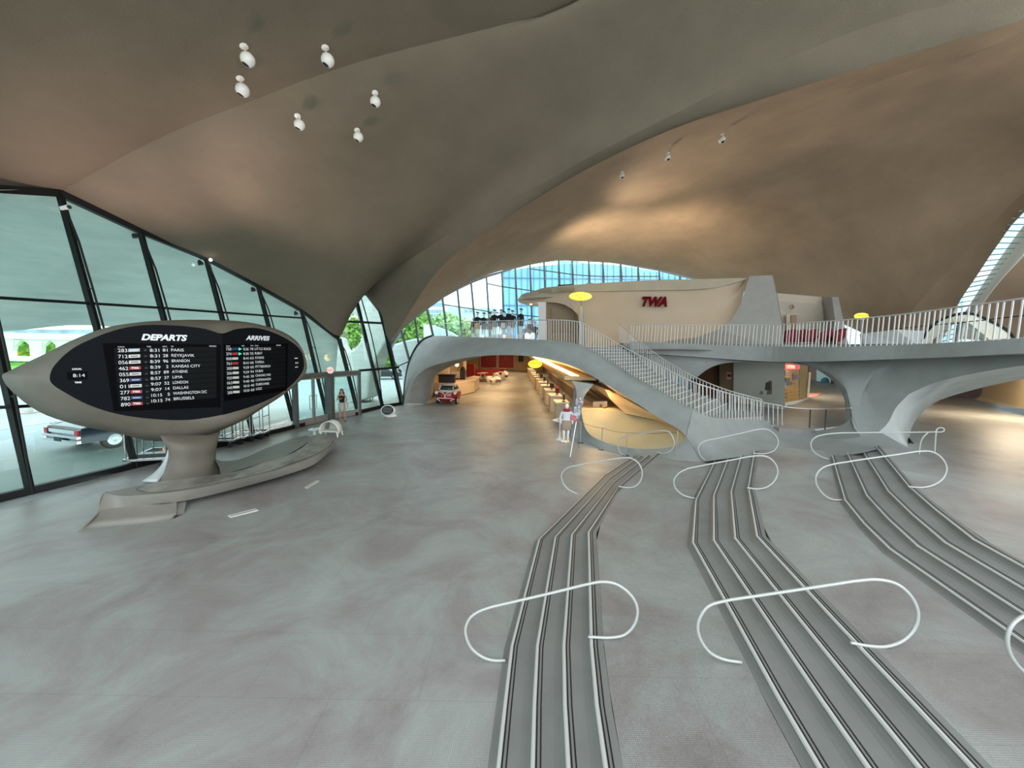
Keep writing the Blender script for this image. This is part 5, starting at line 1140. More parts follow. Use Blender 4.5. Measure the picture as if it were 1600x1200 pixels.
# ================================================================== CONCOURSE BEYOND THE OVAL OPENING
zq = 12 * RZ
GW = mat('grey_panel_wall', (.52, .52, .45), .8, var=.04, vscale=.8)
pw = empty('phone_wall', PZ(1190, 640, zq)); tag(pw, 'grey green wall panel with a recessed telephone niche', 'wall')
YA = 22.0
a, b = P(1153, 600, 23), P(1226, 600, 20.5)
def wq(fn, x0, x1, ytop, ybot, n=2): return [P(x0, ytop, fn(x0)), P(x1, ytop, fn(x1)), P(x1, ybot, fn(x1)), P(x0, ybot, fn(x0))]
fY = lambda x: lerp(22.6, 19.8, (x - 1146) / 80)
MB().prism(wq(fY, 1146, 1226.5, 560, 640), (.5, .8, 0)).build('panel', GW, pw)
ni = MB().prism([p + V((-.02, -.04, 0)) for p in wq(fY, 1183.5, 1210, 590.5, 619)], (0, .02, 0)).build('niche', mat('niche_grey', (.24, .24, .21), .6), pw)
MB().prism([p + V((-.03, -.16, 0)) for p in wq(fY, 1188.5, 1204, 594.5, 616)], (.02, .1, 0)).build('telephone', STEEL, ni)
MB().prism([p + V((-.03, -.18, 0)) for p in wq(fY, 1191, 1201, 597, 609)], (.02, .02, 0)).build('telephone_face', mat('phone_dark', (.08, .08, .07), .4), ni)
MB().prism([p + V((-.03, -.22, 0)) for p in wq(fY, 1184, 1189, 610.5, 615.5)], (.02, .15, 0)).build('shelf', mat('niche_grey', (.2, .2, .2)), ni)
br = empty('brown_recess', P(1125, 640, 24)); tag(br, 'dark brown recess with a warm side panel left of the telephone wall', 'alcove')
MB().prism([P(1080, 560, 26), P(1130, 560, 25.5), P(1130, 650, 25.5), P(1080, 650, 26)], (0, .2, 0)).build('back_panel', mat('recess_dark', (.14, .07, .03), .8), br)
MB().prism([P(1126, 560, 24.4), P(1157, 560, 22.7), P(1157, 645, 22.7), P(1126, 645, 24.4)], (0, .15, 0)).build('side_panel', mat('side_panel_brown', (.34, .24, .13), .7), br)
MB().prism([P(1122, 565, 24.6), P(1126, 565, 24.5), P(1126, 600, 24.5), P(1122, 600, 24.6)], (0, .1, 0)).build('dark_post', BLACK, br)
MB().prism([P(1135, 581, 23.7), P(1142.5, 581.5, 23.3), P(1142.5, 593, 23.3), P(1135, 592.5, 23.7)], (0, -.03, 0)).build('notice', mat('notice_pink', (.7, .5, .45), .6), br)
MB().prism([P(1136.5, 584.5, 23.6), P(1141.5, 584.8, 23.3), P(1141.5, 589, 23.3), P(1136.5, 588.7, 23.6)], (0, -.06, 0)).build('notice_mark', mat('mark_red', (.4, .02, .03), .6), br)
MB().prism([P(1080, 625, 25), P(1150, 633, 22.6), P(1150, 660, 22.6), P(1080, 655, 25)], (0, .1, 0)).build('dado', mat('recess_dado', (.13, .05, .03), .8), br)
sh = empty('gift_shop', P(1245, 632, 22)); tag(sh, 'glass fronted shop with framed pictures and red lit sign beyond the oval opening', 'shop')
fS = lambda x: lerp(21, 25.5, (x - 1226) / 38)
def sq(x0, x1, yt0, yt1, yb0, yb1, d=(0, .1, 0), o=0): return [P(x0, yt0, fS(x0) + o), P(x1, yt1, fS(x1) + o), P(x1, yb1, fS(x1) + o), P(x0, yb0, fS(x0) + o)]
MB().prism(sq(1226, 1249, 560, 560, 631, 627, o=.5), (0, .1, 0)).build('back_wall', mat('shop_ochre', (.50, .30, .06), .6, var=.1), sh)
MB().prism(sq(1249, 1262, 560, 560, 627, 623.5, o=.4), (0, .1, 0)).build('side_wall', mat('shop_olive', (.34, .26, .10), .7), sh)
SB = mat('sign_board_red', (.5, .05, .04), .5, emis=(1, .05, .04), estr=.5)
MB().prism(sq(1225, 1249, 569, 570, 577.5, 577.2, o=0), (0, -.05, 0)).build('sign_board', SB, sh)
a_, b_ = P(1226, 575.6, 20.9), P(1247, 575.8, 23)
text('TWA STORE', a_ + V((0, -.08, 0)), b_ - a_, (0, 0, 1), .26, mat('sign_text_pink', (.9, .5, .45), .5, emis=(1, .35, .3), estr=1.2), sh, ext=.004, sx=1.45)
for x0, x1, y0, y1 in ((1227, 1236, 580, 585.5), (1227, 1234, 590, 596), (1239, 1248, 584, 594.5), (1227, 1234, 597, 602), (1236.5, 1242, 597, 601.5)):
    fr_ = MB().prism(sq(x0, x1, y0, y0, y1, y1, o=.35), (0, -.03, 0)).build('picture_frame', mat('frame_mauve', (.40, .26, .26), .6) if x0 != 1227 or y0 < 585 else mat('frame_black', (.03, .03, .03), .5), sh)
    MB().prism(sq(x0 + 2, x1 - 2, y0 + 2, y0 + 2, y1 - 2, y1 - 2, o=.3), (0, -.03, 0)).build('picture', mat('pic_dark', (.06, .05, .05), .5), fr_)
for yy in (608, 614, 620): MB().prism(sq(1227, 1248, yy, yy - 1, yy + 1, yy, o=.35), (0, -.15, 0)).build('shelf', mat('shelf_ochre', (.62, .42, .10), .5), sh)
MB().bar(P(1264.5, 582, 25.4), P(1261, 624, 25.4), .13, .13).build('door_post', WHITE, sh)
MB().bar(P(1224, 632, 20.6), P(1262, 624, 25.3), .16, .18).build('threshold', mat('threshold_white', (.85, .86, .85), .4), sh)
MB().bar(P(1226.8, 598, 20.8), P(1226.8, 606, 20.8), .06, .06).build('door_pull', WHITE, sh)
lamp('AREA', 'shop_lamp', P(1243, 570, 21.5), 25, (1, .75, .4), 1)
fw = empty('far_display', P(1290, 616, 40)); tag(fw, 'pale blue lit display wall at the end of the concourse', 'display')
MB().prism([P(1263, 560, 42), P(1278, 560, 42), P(1278, 618, 42), P(1263, 618, 42)], (0, .2, 0)).build('brown_wall', mat('far_brown', (.27, .2, .15), .7), fw)
MB().prism([P(1278, 560, 41), P(1302, 575, 39), P(1302, 613, 39), P(1278, 611, 41)], (0, .2, 0)).build('light_panel', mat('display_blue', (.45, .62, .62), .5, emis=(.5, .75, .75), estr=.25), fw)
cd = P(1289, 596.5, 39.5); MB().lathe([(.001, -.02), (.45, -.02), (.45, .02), (.001, .02)], cd, 24, Rx).build('blue_disc', mat('disc_blue', (.03, .22, .35), .5), fw)
MB().prism([P(1302, 585, 38), P(1309, 590, 38), P(1309, 617, 38), P(1302, 617, 38)], (0, .3, 0)).build('dark_cabinet', mat('cab_dark', (.08, .08, .07), .5), fw)
MB().prism([P(1309, 570, 44), P(1345, 570, 44), P(1345, 618, 44), P(1309, 618, 44)], (0, .3, 0)).build('end_wall', mat('end_cream', (.6, .52, .42), .7), fw)
rg = MB(); rg.prism([PZ(1263, 616, zq + .01), PZ(1285, 614, zq + .01), PZ(1276, 620, zq + .01), PZ(1263, 622, zq + .01)], (0, 0, .015)); tag(rg.build('rug', mat('rug_redstripe', (.45, .2, .18), .9)), 'reddish patterned rug beyond the shop entrance', 'rug')
mb = MB(); mb.prism([V((8.5, 24.5, 4.0)), V((12, 20.5, 4.0)), V((15, 15, 4.0)), V((40, 15, 4.0)), V((40, 50, 4.0)), V((8.5, 50, 4.0))], (0, 0, .15)); tag(mb.build('ceiling', HF), 'low concourse ceiling under the balcony', kind='structure')
for x_, y_, e_ in ((15.2, 22.2, 200), (18, 20, 120), (20, 27, 260), (22, 36, 200), (24, 18, 420)): lamp('AREA', 'concourse_lamp', (x_, y_, 3.95), e_, (1, .80, .56), 1.6)
# area under the right arch
rw = empty('wall_alcove', P(1550, 640, 21)); tag(rw, 'cream wall with a dark recess seen under the right arch', 'wall')
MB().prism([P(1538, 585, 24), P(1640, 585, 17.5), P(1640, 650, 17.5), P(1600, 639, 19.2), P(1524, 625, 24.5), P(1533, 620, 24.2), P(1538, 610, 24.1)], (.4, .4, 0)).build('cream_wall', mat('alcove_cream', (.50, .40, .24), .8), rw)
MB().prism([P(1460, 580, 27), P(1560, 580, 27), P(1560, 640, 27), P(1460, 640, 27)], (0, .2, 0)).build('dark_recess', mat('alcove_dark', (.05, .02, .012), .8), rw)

lamp('SPOT', 'roof_uplight', P(905, 430, 27.5), 1500, (1, .86, .64), 1.2, aim=P(980, 330, 30), spot=140, blend=1)
lamp('SPOT', 'roof_uplight', P(1060, 425, 26), 700, (1, .82, .6), 1.2, aim=P(1060, 330, 30), spot=140, blend=1)

lamp('SPOT', 'roof_uplight', P(930, 432, 27.2), 2200, (1, .84, .66), .6, aim=P(1120, 195, 19), spot=62, blend=1)
# ================================================================== OUTSIDE
SHELLW = mat('outer_shell_concrete', (.66, .72, .68), .8, vscale=1.6, color2=(.54, .60, .57), stretch=(.35, .35, 2.2))
mb = MB()
R0 = [t_ for b_, t_ in L1]; R0 = [W(p) for p in R0]
r0 = cr([R0[0]] + R0[1:], 60)
outer_ = cr([V((-24, -8, 5.5)), V((-23, -2, 5.4)), (-420, 520, 11), (-200, 519, 12.8), (0, 518, 15), (137, 508, 17.5), (300, 530, 19.6), (400, 556, 21.6), (471, 582, 23), (505, 590, 24), (520, 640, 24.8)], 60)
midr = [a.lerp(b, .5) + V((0, 0, .9 * math.sin(PI * min(1, (59 - i) / 40)))) for i, (a, b) in enumerate(zip(r0, outer_))]
skin(mb, [r0, midr, outer_], 60, 8, pre=True)
mb.grid([outer_, [p + V((-.5, 0, .6)) for p in outer_]])
o = mb.build('outer_canopy', SHELLW, smooth=True); tag(o, 'pale board-marked concrete canopy curving down outside the left window wall', 'canopy')
bp = [(512, 526), (521.6, 527.5), (524, 540), (529.5, 548), (540.6, 550.5), (551.6, 546.5), (561, 535.4), (566, 521), (566, 505), (564, 502), (559.5, 496), (551.6, 491), (540.6, 488), (530, 487), (530, 435), (625, 435), (614, 520), (601.5, 536), (588, 559), (586.5, 570), (578.5, 581), (577, 597), (574.6, 622), (518, 640), (512, 600)]
mb = MB(); mb.prism([P(x, y, 26.6) for x, y in bp], (0.3, 1.6, 0)); tag(mb.build('outer_buttress', SHELLW, bevel=.15), 'pale concrete buttress with a U-shaped opening outside the pointed window', 'buttress')
bp = [(607, 541), (617, 537.5), (628, 534), (640, 531), (657, 527.5), (657, 560), (648, 600), (645, 632), (631, 634), (629, 600), (627.6, 581), (621, 570), (613, 559)]
mb = MB(); mb.prism([P(x, y, 31) for x, y in bp], (-.2, 1.5, 0)); tag(mb.build('outer_buttress', SHELLW, bevel=.15), 'rounded pale buttress outside next to the bridge foot', 'buttress')
mb = MB(); mb.prism([P(x, y, 34) for x, y in [(661.7, 506), (674, 507.5), (700, 518), (716, 528), (662, 534)]], (0, 3, 0)); tag(mb.build('white_parapet', mat('bright_white', (.85, .88, .87), .7)), 'white sloping parapet outside behind the glass guard panel', 'parapet')
# ground
ASP = mat('asphalt', (.42, .48, .52), .75, var=.08, vscale=.25, stretch=(1, .12, 1))
PAV = mat('pavement', (.40, .45, .44), .6, var=.08, vscale=.6)
mb = MB(); mb.prism([V((-95, -20, -.12)), V((-16.8, -20, -.12)), V((-16, 24, -.12)), V((-9.5, 40, -.12)), V((-9.5, 130, -.12)), V((-95, 130, -.12))], (0, 0, -.3)); tag(mb.build('road', ASP), 'blue grey roadway outside the window wall', 'road')
mb = MB(); mb.prism([V((-18.2, -20, -.05)), V((-12.05, -20, -.05)), V((-12.05, 20, -.05)), V((-8.4, 24, -.05)), V((-9.3, 40, -.05)), V((-17.2, 40, -.05))], (0, 0, -.06)); tag(mb.build('pavement', PAV), 'grey green pavement strip directly outside the glass', 'pavement')
for i, (x0, x1) in enumerate(((-24, -23.8), (-31, -30.8))):
    mb = MB(); mb.prism([V((x0, -5, -.11)), V((x1, -5, -.11)), V((x1 + 2, 60, -.11)), V((x0 + 2, 60, -.11))], (0, 0, .006)); tag(mb.build('lane_line', mat('line_white', (.7, .72, .68), .7)), ['thin white lane line on the road nearest the window', 'thin white lane line farther out on the road'][i], 'road marking')
GRS = mat('grass', (.16, .42, .05), .9, var=.3, vscale=1.5)
mb = MB(); mb.prism([V((-105, 30, -.1)), V((-46, 42, -.1)), V((-40, 66, -.1)), V((-105, 66, -.1))], (0, 0, .08)); tag(mb.build('lawn', GRS), 'bright green lawn beyond the road', 'grass')
mb = MB(); mb.prism([P(505, 590, 60), P(430, 590, 60), P(430, 583, 72), P(505, 583, 72)], (0, 0, .6)); tag(mb.build('lawn', GRS), 'small green verge seen right of the departure board', 'grass')
# white arcade with hedge
arc = empty('white_arcade', P(60, 562, 62)); tag(arc, 'white arcade wall with rounded openings beyond the lawn', 'wall')
AW = mat('arcade_white', (.86, .9, .88), .7)
YW = 60
MB().box(P(40, 525.3, YW), (60, 1.0, .95)).build('beam', AW, arc); MB().box(P(40, 560.5, YW), (60, 1.0, .75)).build('base', AW, arc)
for x in (-75, -32, 14.5, 59, 100, 138):
    t_, b_ = P(x, 523, YW), P(x, 562, YW)
    MB().hull8([t_ + V((-1.15, -.3, 0)), t_ + V((1.15, -.3, 0)), b_ + V((.75, -.3, 0)), b_ + V((-.75, -.3, 0))], [t_ + V((-1.15, .3, 0)), t_ + V((1.15, .3, 0)), b_ + V((.75, .3, 0)), b_ + V((-.75, .3, 0))]).build('pillar', AW, arc)
    for s in (-1, 1):
        c = t_ + V((s * 1.0, -.25, -.75)); MB().prism([c, c + V((s * 1.1, 0, 0)), c + V((0, 0, -1.0))], (0, .5, 0)).build('haunch', AW, arc)
def foliage(name, c, size, n, m, label, cat='tree', leaf=.35, seed=1, stem=True, grp=None):
    rnd = random.Random(seed); r = empty(name, (c[0], c[1], 0)); tag(r, label, cat, grp)
    mb = MB()
    for i in range(n):
        u, v, w_ = (rnd.gauss(0, .42) for _ in range(3)); k = (u * u + v * v + w_ * w_) ** .5
        if k > 1: u, v, w_ = u / k, v / k, w_ / k
        p = V((c[0] + u * size[0], c[1] + v * size[1], c[2] + w_ * size[2]))
        a = V((rnd.gauss(0, 1), rnd.gauss(0, 1), rnd.gauss(0, 1))).normalized() * leaf * rnd.uniform(.5, 1.2); b = a.orthogonal().normalized() * leaf * .55
        mb.add([p - a, p - b, p + a, p + b], [(0, 1, 2, 3)])
    mb.build('crown', m, r)
    if stem: MB().tube([V((c[0], c[1], -.1)), V((c[0] + .1, c[1], c[2] * .6)), V(c)], [.22, .15, .06], 8).build('trunk', mat('bark', (.12, .09, .06), .9), r)
    return r
LEAF = mat('leaf_green', (.22, .42, .08), .7, var=.35, vscale=.8); LEAF2 = mat('leaf_pale', (.36, .55, .22), .7, var=.3, vscale=.8)
h = P(60, 545, 66)
hd = MB(); rnd = random.Random(3)
hd.box((h.x - 2, 67.5, h.z - .5), (68, 1.6, 4.6))
for i in range(1500):
    p = V((h.x - 2 + rnd.uniform(-34, 34), 66.4 + rnd.uniform(-.5, .3), h.z - .5 + rnd.uniform(-2.4, 2.6))); a = V((rnd.gauss(0, 1), rnd.gauss(0, .5), rnd.gauss(0, 1))).normalized() * .4; b = a.orthogonal().normalized() * .28
    hd.add([p - a, p - b, p + a, p + b], [(0, 1, 2, 3)])
tag(hd.build('hedge', mat('hedge_green', (.20, .40, .06), .8, var=.4, vscale=1.2)), 'green hedge filling the openings of the white arcade', 'hedge', kind='stuff')
fb_ = empty('low_building', P(60, 520, 95)); tag(fb_, 'long low bluish building above the white arcade', 'building')
MB().prism([P(-300, 523, 95), P(480, 525, 95), P(480, 516, 95), P(-300, 512, 95)], (0, 6, 0)).build('wall', mat('far_blue', (.28, .40, .46), .6, var=.25, vscale=.3), fb_)
MB().prism([P(-300, 513, 94.5), P(480, 517, 94.5), P(480, 514, 94.5), P(-300, 510, 94.5)], (0, 7, 0)).build('roof', AW, fb_)
trs = [(545, 522, 62, (5, 3, 3.4), 'leafy green tree seen through the U-shaped opening of the buttress', LEAF), (628, 512, 58, (3.6, 3, 4.2), 'bushy green tree left of the white grid building', LEAF), (652, 515, 52, (2.6, 2.4, 2.6), 'green tree in front of the white grid building', LEAF), (697, 515, 56, (2.2, 2, 2.4), 'light green tree just above the glass guard panel', LEAF2), (712, 519, 50, (2.8, 2, 1.8), 'pale loose shrub behind the left end of the mannequins', LEAF2), (600, 560, 70, (3, 2, 2), 'distant green tree above the dark parked car', LEAF)]
for i, (x, y, Y, s, lb, m) in enumerate(trs): foliage('leafy_tree' if i != 4 else 'leafy_shrub', P(x, y, Y), s, 1500, m, lb, cat='tree' if i != 4 else 'shrub', seed=i + 2, leaf=.42, grp='trees outside the windows', stem=i != 4)

def building(name, label, front, depth, wall_m): 
    e = empty(name, V((front[0].x, front[0].y, 0))); tag(e, label, 'building'); MB().prism(front, depth).build('wall', wall_m, e); return e
HB = mat('hotel_glass', (.22, .50, .66), .25, var=.12, vscale=.08)
hp = [(784, 700, 80), (784, 424.5, 80), (830, 417, 80), (873, 413, 80), (910, 411, 80), (960, 414, 80), (1010, 421, 80), (1100, 436, 80), (1250, 455, 80), (1250, 700, 80)]
hb = building('glass_hotel', 'large blue glass hotel building behind the back window', [W(p) for p in hp], (0, 12, 0), HB)
mb = MB(); mb2 = MB()
for i in range(38):
    x = 786 + i * 9.6; mb.bar(P(x, 560, 79.9), P(x, 409 if x < 1000 else 425, 79.9), .14 if i % 2 else .22, .1)
mb.build('facade_fins', mat('fin_blue', (.10, .22, .33), .5), hb)
for y in (432, 475, 505): mb2.bar(P(784, y + 2, 79.85), P(1250, y + 8, 79.85), .1, .2)
mb2.build('floor_lines', mat('fin_blue', (.1, .2, .3)), hb)
mb = MB(); mb.prism([P(873, 400, 93), P(905, 398, 93), P(905, 575, 93), P(873, 575, 93)], (0, 3, 0))
for i in range(8): mb.prism([P(875 + i * 3.8, 402, 92.9), P(877 + i * 3.8, 402, 92.9), P(877 + i * 3.8, 409, 92.9), P(875 + i * 3.8, 409, 92.9)], (0, -.2, 0))
tag(mb.build('far_tower', mat('tower_pale', (.55, .68, .74), .6)), 'pale far tower top peeking above the blue hotel', 'building')
lb_ = building('pale_block', 'pale blue low block behind the mannequins', [P(699, 600, 71), P(699, 479.5, 71), P(776, 481.5, 71), P(776, 600, 71)], (0, 6, 0), mat('pale_blue_wall', (.50, .70, .74), .6))
for x in (726, 733): MB().prism([P(x, 484, 70.95), P(x + 5, 484, 70.95), P(x + 5, 488, 70.95), P(x, 488, 70.95)], (0, -.05, 0)).build('window', mat('far_window', (.22, .38, .45), .3), lb_)
MB().prism([P(751, 482, 70.9), P(776, 482, 70.9), P(776, 490, 70.9), P(751, 490, 70.9)], (0, -.05, 0)).build('upper_band', mat('band_teal', (.36, .60, .62), .5), lb_)
gb_ = building('white_grid_building', 'white office building with grid of windows behind the trees', [P(638, 620, 85), P(638, 440, 85), P(693.5, 440, 85), P(693.5, 620, 85)], (0, 10, 0), mat('grid_white', (.82, .87, .88), .6))
for r_i, (y0, y1) in enumerate(((465, 471), (473, 479), (484, 489), (490.5, 495.5), (499, 503.5), (505, 509))):
    for c_i in range(12):
        x = 646 + c_i * 4.0
        MB().prism([P(x, y0, 84.95), P(x + 2.9, y0, 84.95), P(x + 2.9, y1, 84.95), P(x, y1, 84.95)], (0, -.08, 0)).build('window', mat('far_window', (.2, .38, .45)), gb_)
# building seen through the right skylight: tall facade with arched windows
tb = building('skylight_tower', 'tall pale blue facade with arched reveals seen through the right skylight', [V((52, 66, -5)), V((52, 66, 60)), V((100, 50, 60)), V((100, 50, -5))], (0, 8, 0), mat('tower_blue', (.50, .72, .82), .35, var=.2, vscale=.15))
for k in range(9):
    for j in range(6):
        u = .06 + j * .16; x = 52 + 48 * u; y = 66 - 16 * u
        MB().box((x, y - .2, 12 + k * 4.2), (3.0, .3, 2.0)).build('window_reveal', mat('reveal_cream', (.70, .68, .58), .6) if (k + j) % 2 else AW, tb)

# cars
def car(name, loc, rz, label, body, L=4.9, Wd=1.9, H=1.45, conv=False, chrome=True):
    r = empty(name, loc, rz); tag(r, label, 'car')
    PT = mat('car_' + body[0], body[1], .18, .2, spec=.6); hL, hW = L / 2, Wd / 2
    deck = .98 if conv else .92
    # body: long side profile, lofted across the width
    if conv: prof = [(-hL, .38), (-hL - .03, .62), (-hL + .05, .90), (-hL + .5, .95), (-.9, .97), (.6, .97), (hL - .4, .95), (hL - .02, .85), (hL + .02, .55), (hL - .05, .36)]
    else: prof = [(-hL, .36), (-hL, .75), (-hL + .15, .98), (-hL + .9, 1.02), (1.0, 1.0), (hL - .3, .85), (hL, .62), (hL, .36)]
    rows = []
    for s, inset, dz in ((-1, .0, 0), (-.97, 0, .02), (-.8, .02, .03), (0, .05, .04), (.8, .02, .03), (.97, 0, .02), (1, 0, 0)):
        rows.append([V((x * (1 - inset * .2), s * hW, z + (dz if z > .8 else 0) - (.04 if abs(s) == 1 and z > .8 else 0))) for x, z in prof])
    mb = MB(); mb.grid([[*r_, r_[0]] for r_ in rows]); n_ = len(prof); mb.f += [tuple(range(n_))[::-1], tuple(len(mb.v) - n_ - 1 + t for t in range(n_))]
    b = mb.build('body', PT, r, smooth=False, local=True, bevel=.03)
    GLK = mat('car_glass', (.03, .05, .055), .08)
    if conv:
        MB().hull8([V((-1.05, -.85, .98)), V((.75, -.85, .98)), V((.75, .85, .98)), V((-1.05, .85, .98))], [V((-1.0, -.8, 1.04)), V((.7, -.8, 1.04)), V((.7, .8, 1.04)), V((-1.0, .8, 1.04))]).build('cabin_opening', mat('seat_leather', (.5, .48, .42), .5), r, local=True)
        MB().hull8([V((.72, -.82, .98)), V((.95, -.88, .98)), V((.95, .88, .98)), V((.72, .82, .98))], [V((.45, -.66, 1.38)), V((.5, -.66, 1.38)), V((.5, .66, 1.38)), V((.45, .66, 1.38))]).build('windscreen', GLK, r, local=True)
    else:
        MB().hull8([V((-hL + .5, -hW * .92, 1.0)), V((hL * .45, -hW * .92, .98)), V((hL * .45, hW * .92, .98)), V((-hL + .5, hW * .92, 1.0))], [V((-hL + .8, -hW * .74, H)), V((hL * .12, -hW * .74, H)), V((hL * .12, hW * .74, H)), V((-hL + .8, hW * .74, H))]).build('cabin', GLK, r, local=True, bevel=.08)
        MB().box((-hL * .28, 0, H + .01), (L * .34, Wd * .72, .04)).build('roof', PT, r, local=True)
    AX = Matrix.Rotation(PI / 2, 3, 'X')
    for x in (-hL + .95, hL - .95):
        for s in (-1, 1):
            w_ = MB().lathe([(.20, -.11), (.34, -.11), (.36, -.08), (.36, .08), (.34, .11), (.20, .11)], (x, s * (hW - .12), .36 - .12 * 0), 24, AX).build('wheel', mat('tyre', (.015, .015, .016), .8), r, local=True)
            MB().lathe([(.001, s * .115), (.10, s * .14), (.21, s * .118), (.24, s * .10)] if True else [], (x, s * (hW - .12), .36), 20, Matrix.Rotation(-PI / 2 * 1, 3, 'X') if False else Matrix(((1, 0, 0), (0, 0, 1), (0, -1, 0)))).build('hubcap', mat('hub_grey', (.42, .44, .46), .5, .5), w_, local=True)
    CH_ = mat('chrome', (.8, .82, .84), .12, 1.0)
    if chrome:
        for z in ((.45, .62) if conv else (.45,)): MB().bar((-hL - .05, -hW - .01, z), (-hL - .05, hW + .01, z), .10, .09).build('bumper', CH_, r, local=True)
        MB().bar((hL + .03, -hW, .45), (hL + .03, hW, .45), .12, .1).build('bumper', CH_, r, local=True)
    if conv:
        MB().box((-hL - .02, 0, .78), (.03, Wd * .82, .13)).build('rear_grille', CH_, r, local=True)
        MB().box((-hL - .1, .1, .50), (.02, .4, .15)).build('number_plate', BLACK, r, local=True)
        for s in (-1, 1): MB().bar((-hL + .1, s * hW, .965), (hL - .1, s * hW, .965), .03, .02).build('trim_strip', CH_, r, local=True)
    for s in (-1, 1):
        MB().box((-hL - .03, s * (hW - .12), .74), (.06, .17, .24)).build('tail_light', mat('tail_red', (.45, .01, .02), .25), r, local=True)
        MB().box((hL + .01, s * (hW - .2), .68), (.04, .26, .14)).build('headlight', mat('lens', (.85, .87, .88), .15), r, local=True)
    return r
rl, rr_ = V((-17.3, 14.0, 0)), V((-15.2, 13.36, 0)); fw_ = V((.29, .957, 0))
cc = (rl + rr_) / 2 + fw_ * 2.7
car('classic_car', (cc.x, cc.y, -.07), math.atan2(fw_.y, fw_.x), 'dark navy classic convertible parked outside the left window, tail towards the glass', ('navy', (.012, .018, .035)), 5.4, 2.02, conv=True)
p = PZ(597, 592, -.1); car('parked_car', (p.x, p.y, -.12), .35, 'dark grey car parked outside beyond the pointed window', ('dark', (.03, .04, .05)), 4.7, 1.9, 1.6)
p = PZ(625, 590, -.1); car('parked_car', (p.x + 1, p.y + 4, -.12), .3, 'black car partly hidden by the buttress next to the bridge foot', ('black', (.02, .02, .025)), 4.7, 1.9, 1.5)
p = P(486, 574, 62); car('parked_car', (p.x, p.y, .45), 0, 'blue car seen just right of the arrivals clock', ('blue', (.04, .12, .28)), 4.5, 1.8, 1.5)
# cone
p = PZ(45, 645, -.1); cn_ = empty('traffic_cone', p); tag(cn_, 'white traffic cone on the road left of the departure board', 'cone')
MB().lathe([(.2, 0), (.05, .62), (.03, .66)], (0, 0, .04), 16).build('cone_body', WHITE, cn_, local=True, smooth=True); MB().box((0, 0, .02), (.55, .55, .05)).build('base', mat('cone_base', (.7, .5, .42), .6), cn_, local=True)

lamp('AREA', 'canopy_fill', (-15.2, 6, .1), 130, (.9, 1, .98), 10, aim=(-18, 6.5, 7), size_y=1.2)  # two added fill lamps, no fixtures there, brighten the canopy underside
lamp('AREA', 'canopy_fill', (-13.6, 17, .1), 130, (.9, 1, .98), 9, aim=(-16.5, 18, 6), size_y=1.2)
# ================================================================== SMALL THINGS INSIDE
from mathutils.bvhtree import BVHTree
def bvh(o): return BVHTree.FromPolygons([v.co for v in o.data.vertices], [tuple(p.vertices) for p in o.data.polygons])
bA, bB = bvh(shellA), bvh(shellB)
def hit(b, px, py):
    d = ray(px, py).normalized(); return b.ray_cast(CAMPOS, d)
EGG = mat('lamp_white', (.72, .70, .62), .3)
def eyeball(px, py, bx, by, br_, b, label, grp, aim):
    h, n, _, dist = hit(b, px, py)
    if h is None: print('MISS', px, py); return
    if n.dot(ray(px, py)) > 0: n = -n
    e = empty('ceiling_spotlight', h); tag(e, label, 'lamp', grp)
    c = h + V((0, 0, 0)); dc = (h - CAMPOS).dot(_f)
    ball = CAMPOS + ray(bx, by) * (dc * .985); r_ = br_ * dc / F
    MB().lathe([(.6 * r_, -.0), (.62 * r_, .02), (.5 * r_, .035), (.001, .04)], h, 16, n.to_track_quat('Z', 'Y').to_matrix()).build('ceiling_plate', EGG, e, smooth=True)
    MB().tube([h, ball], .012, 6).build('stem', EGG, e)
    ax = V(aim).normalized(); M = ax.to_track_quat('Z', 'Y').to_matrix()
    prof = [(max(.001, r_ * math.sin(q)), -r_ * math.cos(q)) for q in [PI * k / 14 for k in range(12)]]
    prof += [(r_ * .5, r_ * .86), (r_ * .46, r_ * .5)]
    MB().lathe(prof, ball, 24, M).build('globe', EGG, e, smooth=True)
    MB().lathe([(.001, 0), (r_ * .5, 0)], ball + ax * r_ * .84, 20, M).build('aperture', BLACK, e)
near = [(381, 72, 387, 93, 10.2, 'largest white globe spotlight, top left of the group of six'), (508, 74, 512, 94, 9.6, 'white globe spotlight at top right of the group of six'), (375, 122, 379, 141, 9.6, 'white globe spotlight below the top left one'),
        (586, 145, 586.5, 159, 7.8, 'white globe spotlight farthest right in the group of six'), (465, 181, 468, 195, 7.8, 'white globe spotlight at lower left of the group of six'), (558, 203, 560, 214, 7.2, 'lowest white globe spotlight in the group of six')]
for a_ in near: eyeball(a_[0], a_[1], a_[2], a_[3], a_[4], bA, a_[5], 'white globe spotlights on the near vault', (-.35, -.12, -.9))
far_ = [(1129, 209, 1128, 218, 5.2, 'right globe spotlight of the three on the far vault'), (1044, 238, 1043, 246, 4.6, 'middle globe spotlight of the three on the far vault'), (972, 268, 971.5, 274.5, 4.2, 'left globe spotlight of the three on the far vault')]
for a_ in far_: eyeball(a_[0], a_[1], a_[2], a_[3], a_[4], bB, a_[5], 'globe spotlights on the far vault', (.2, -.3, -.9))
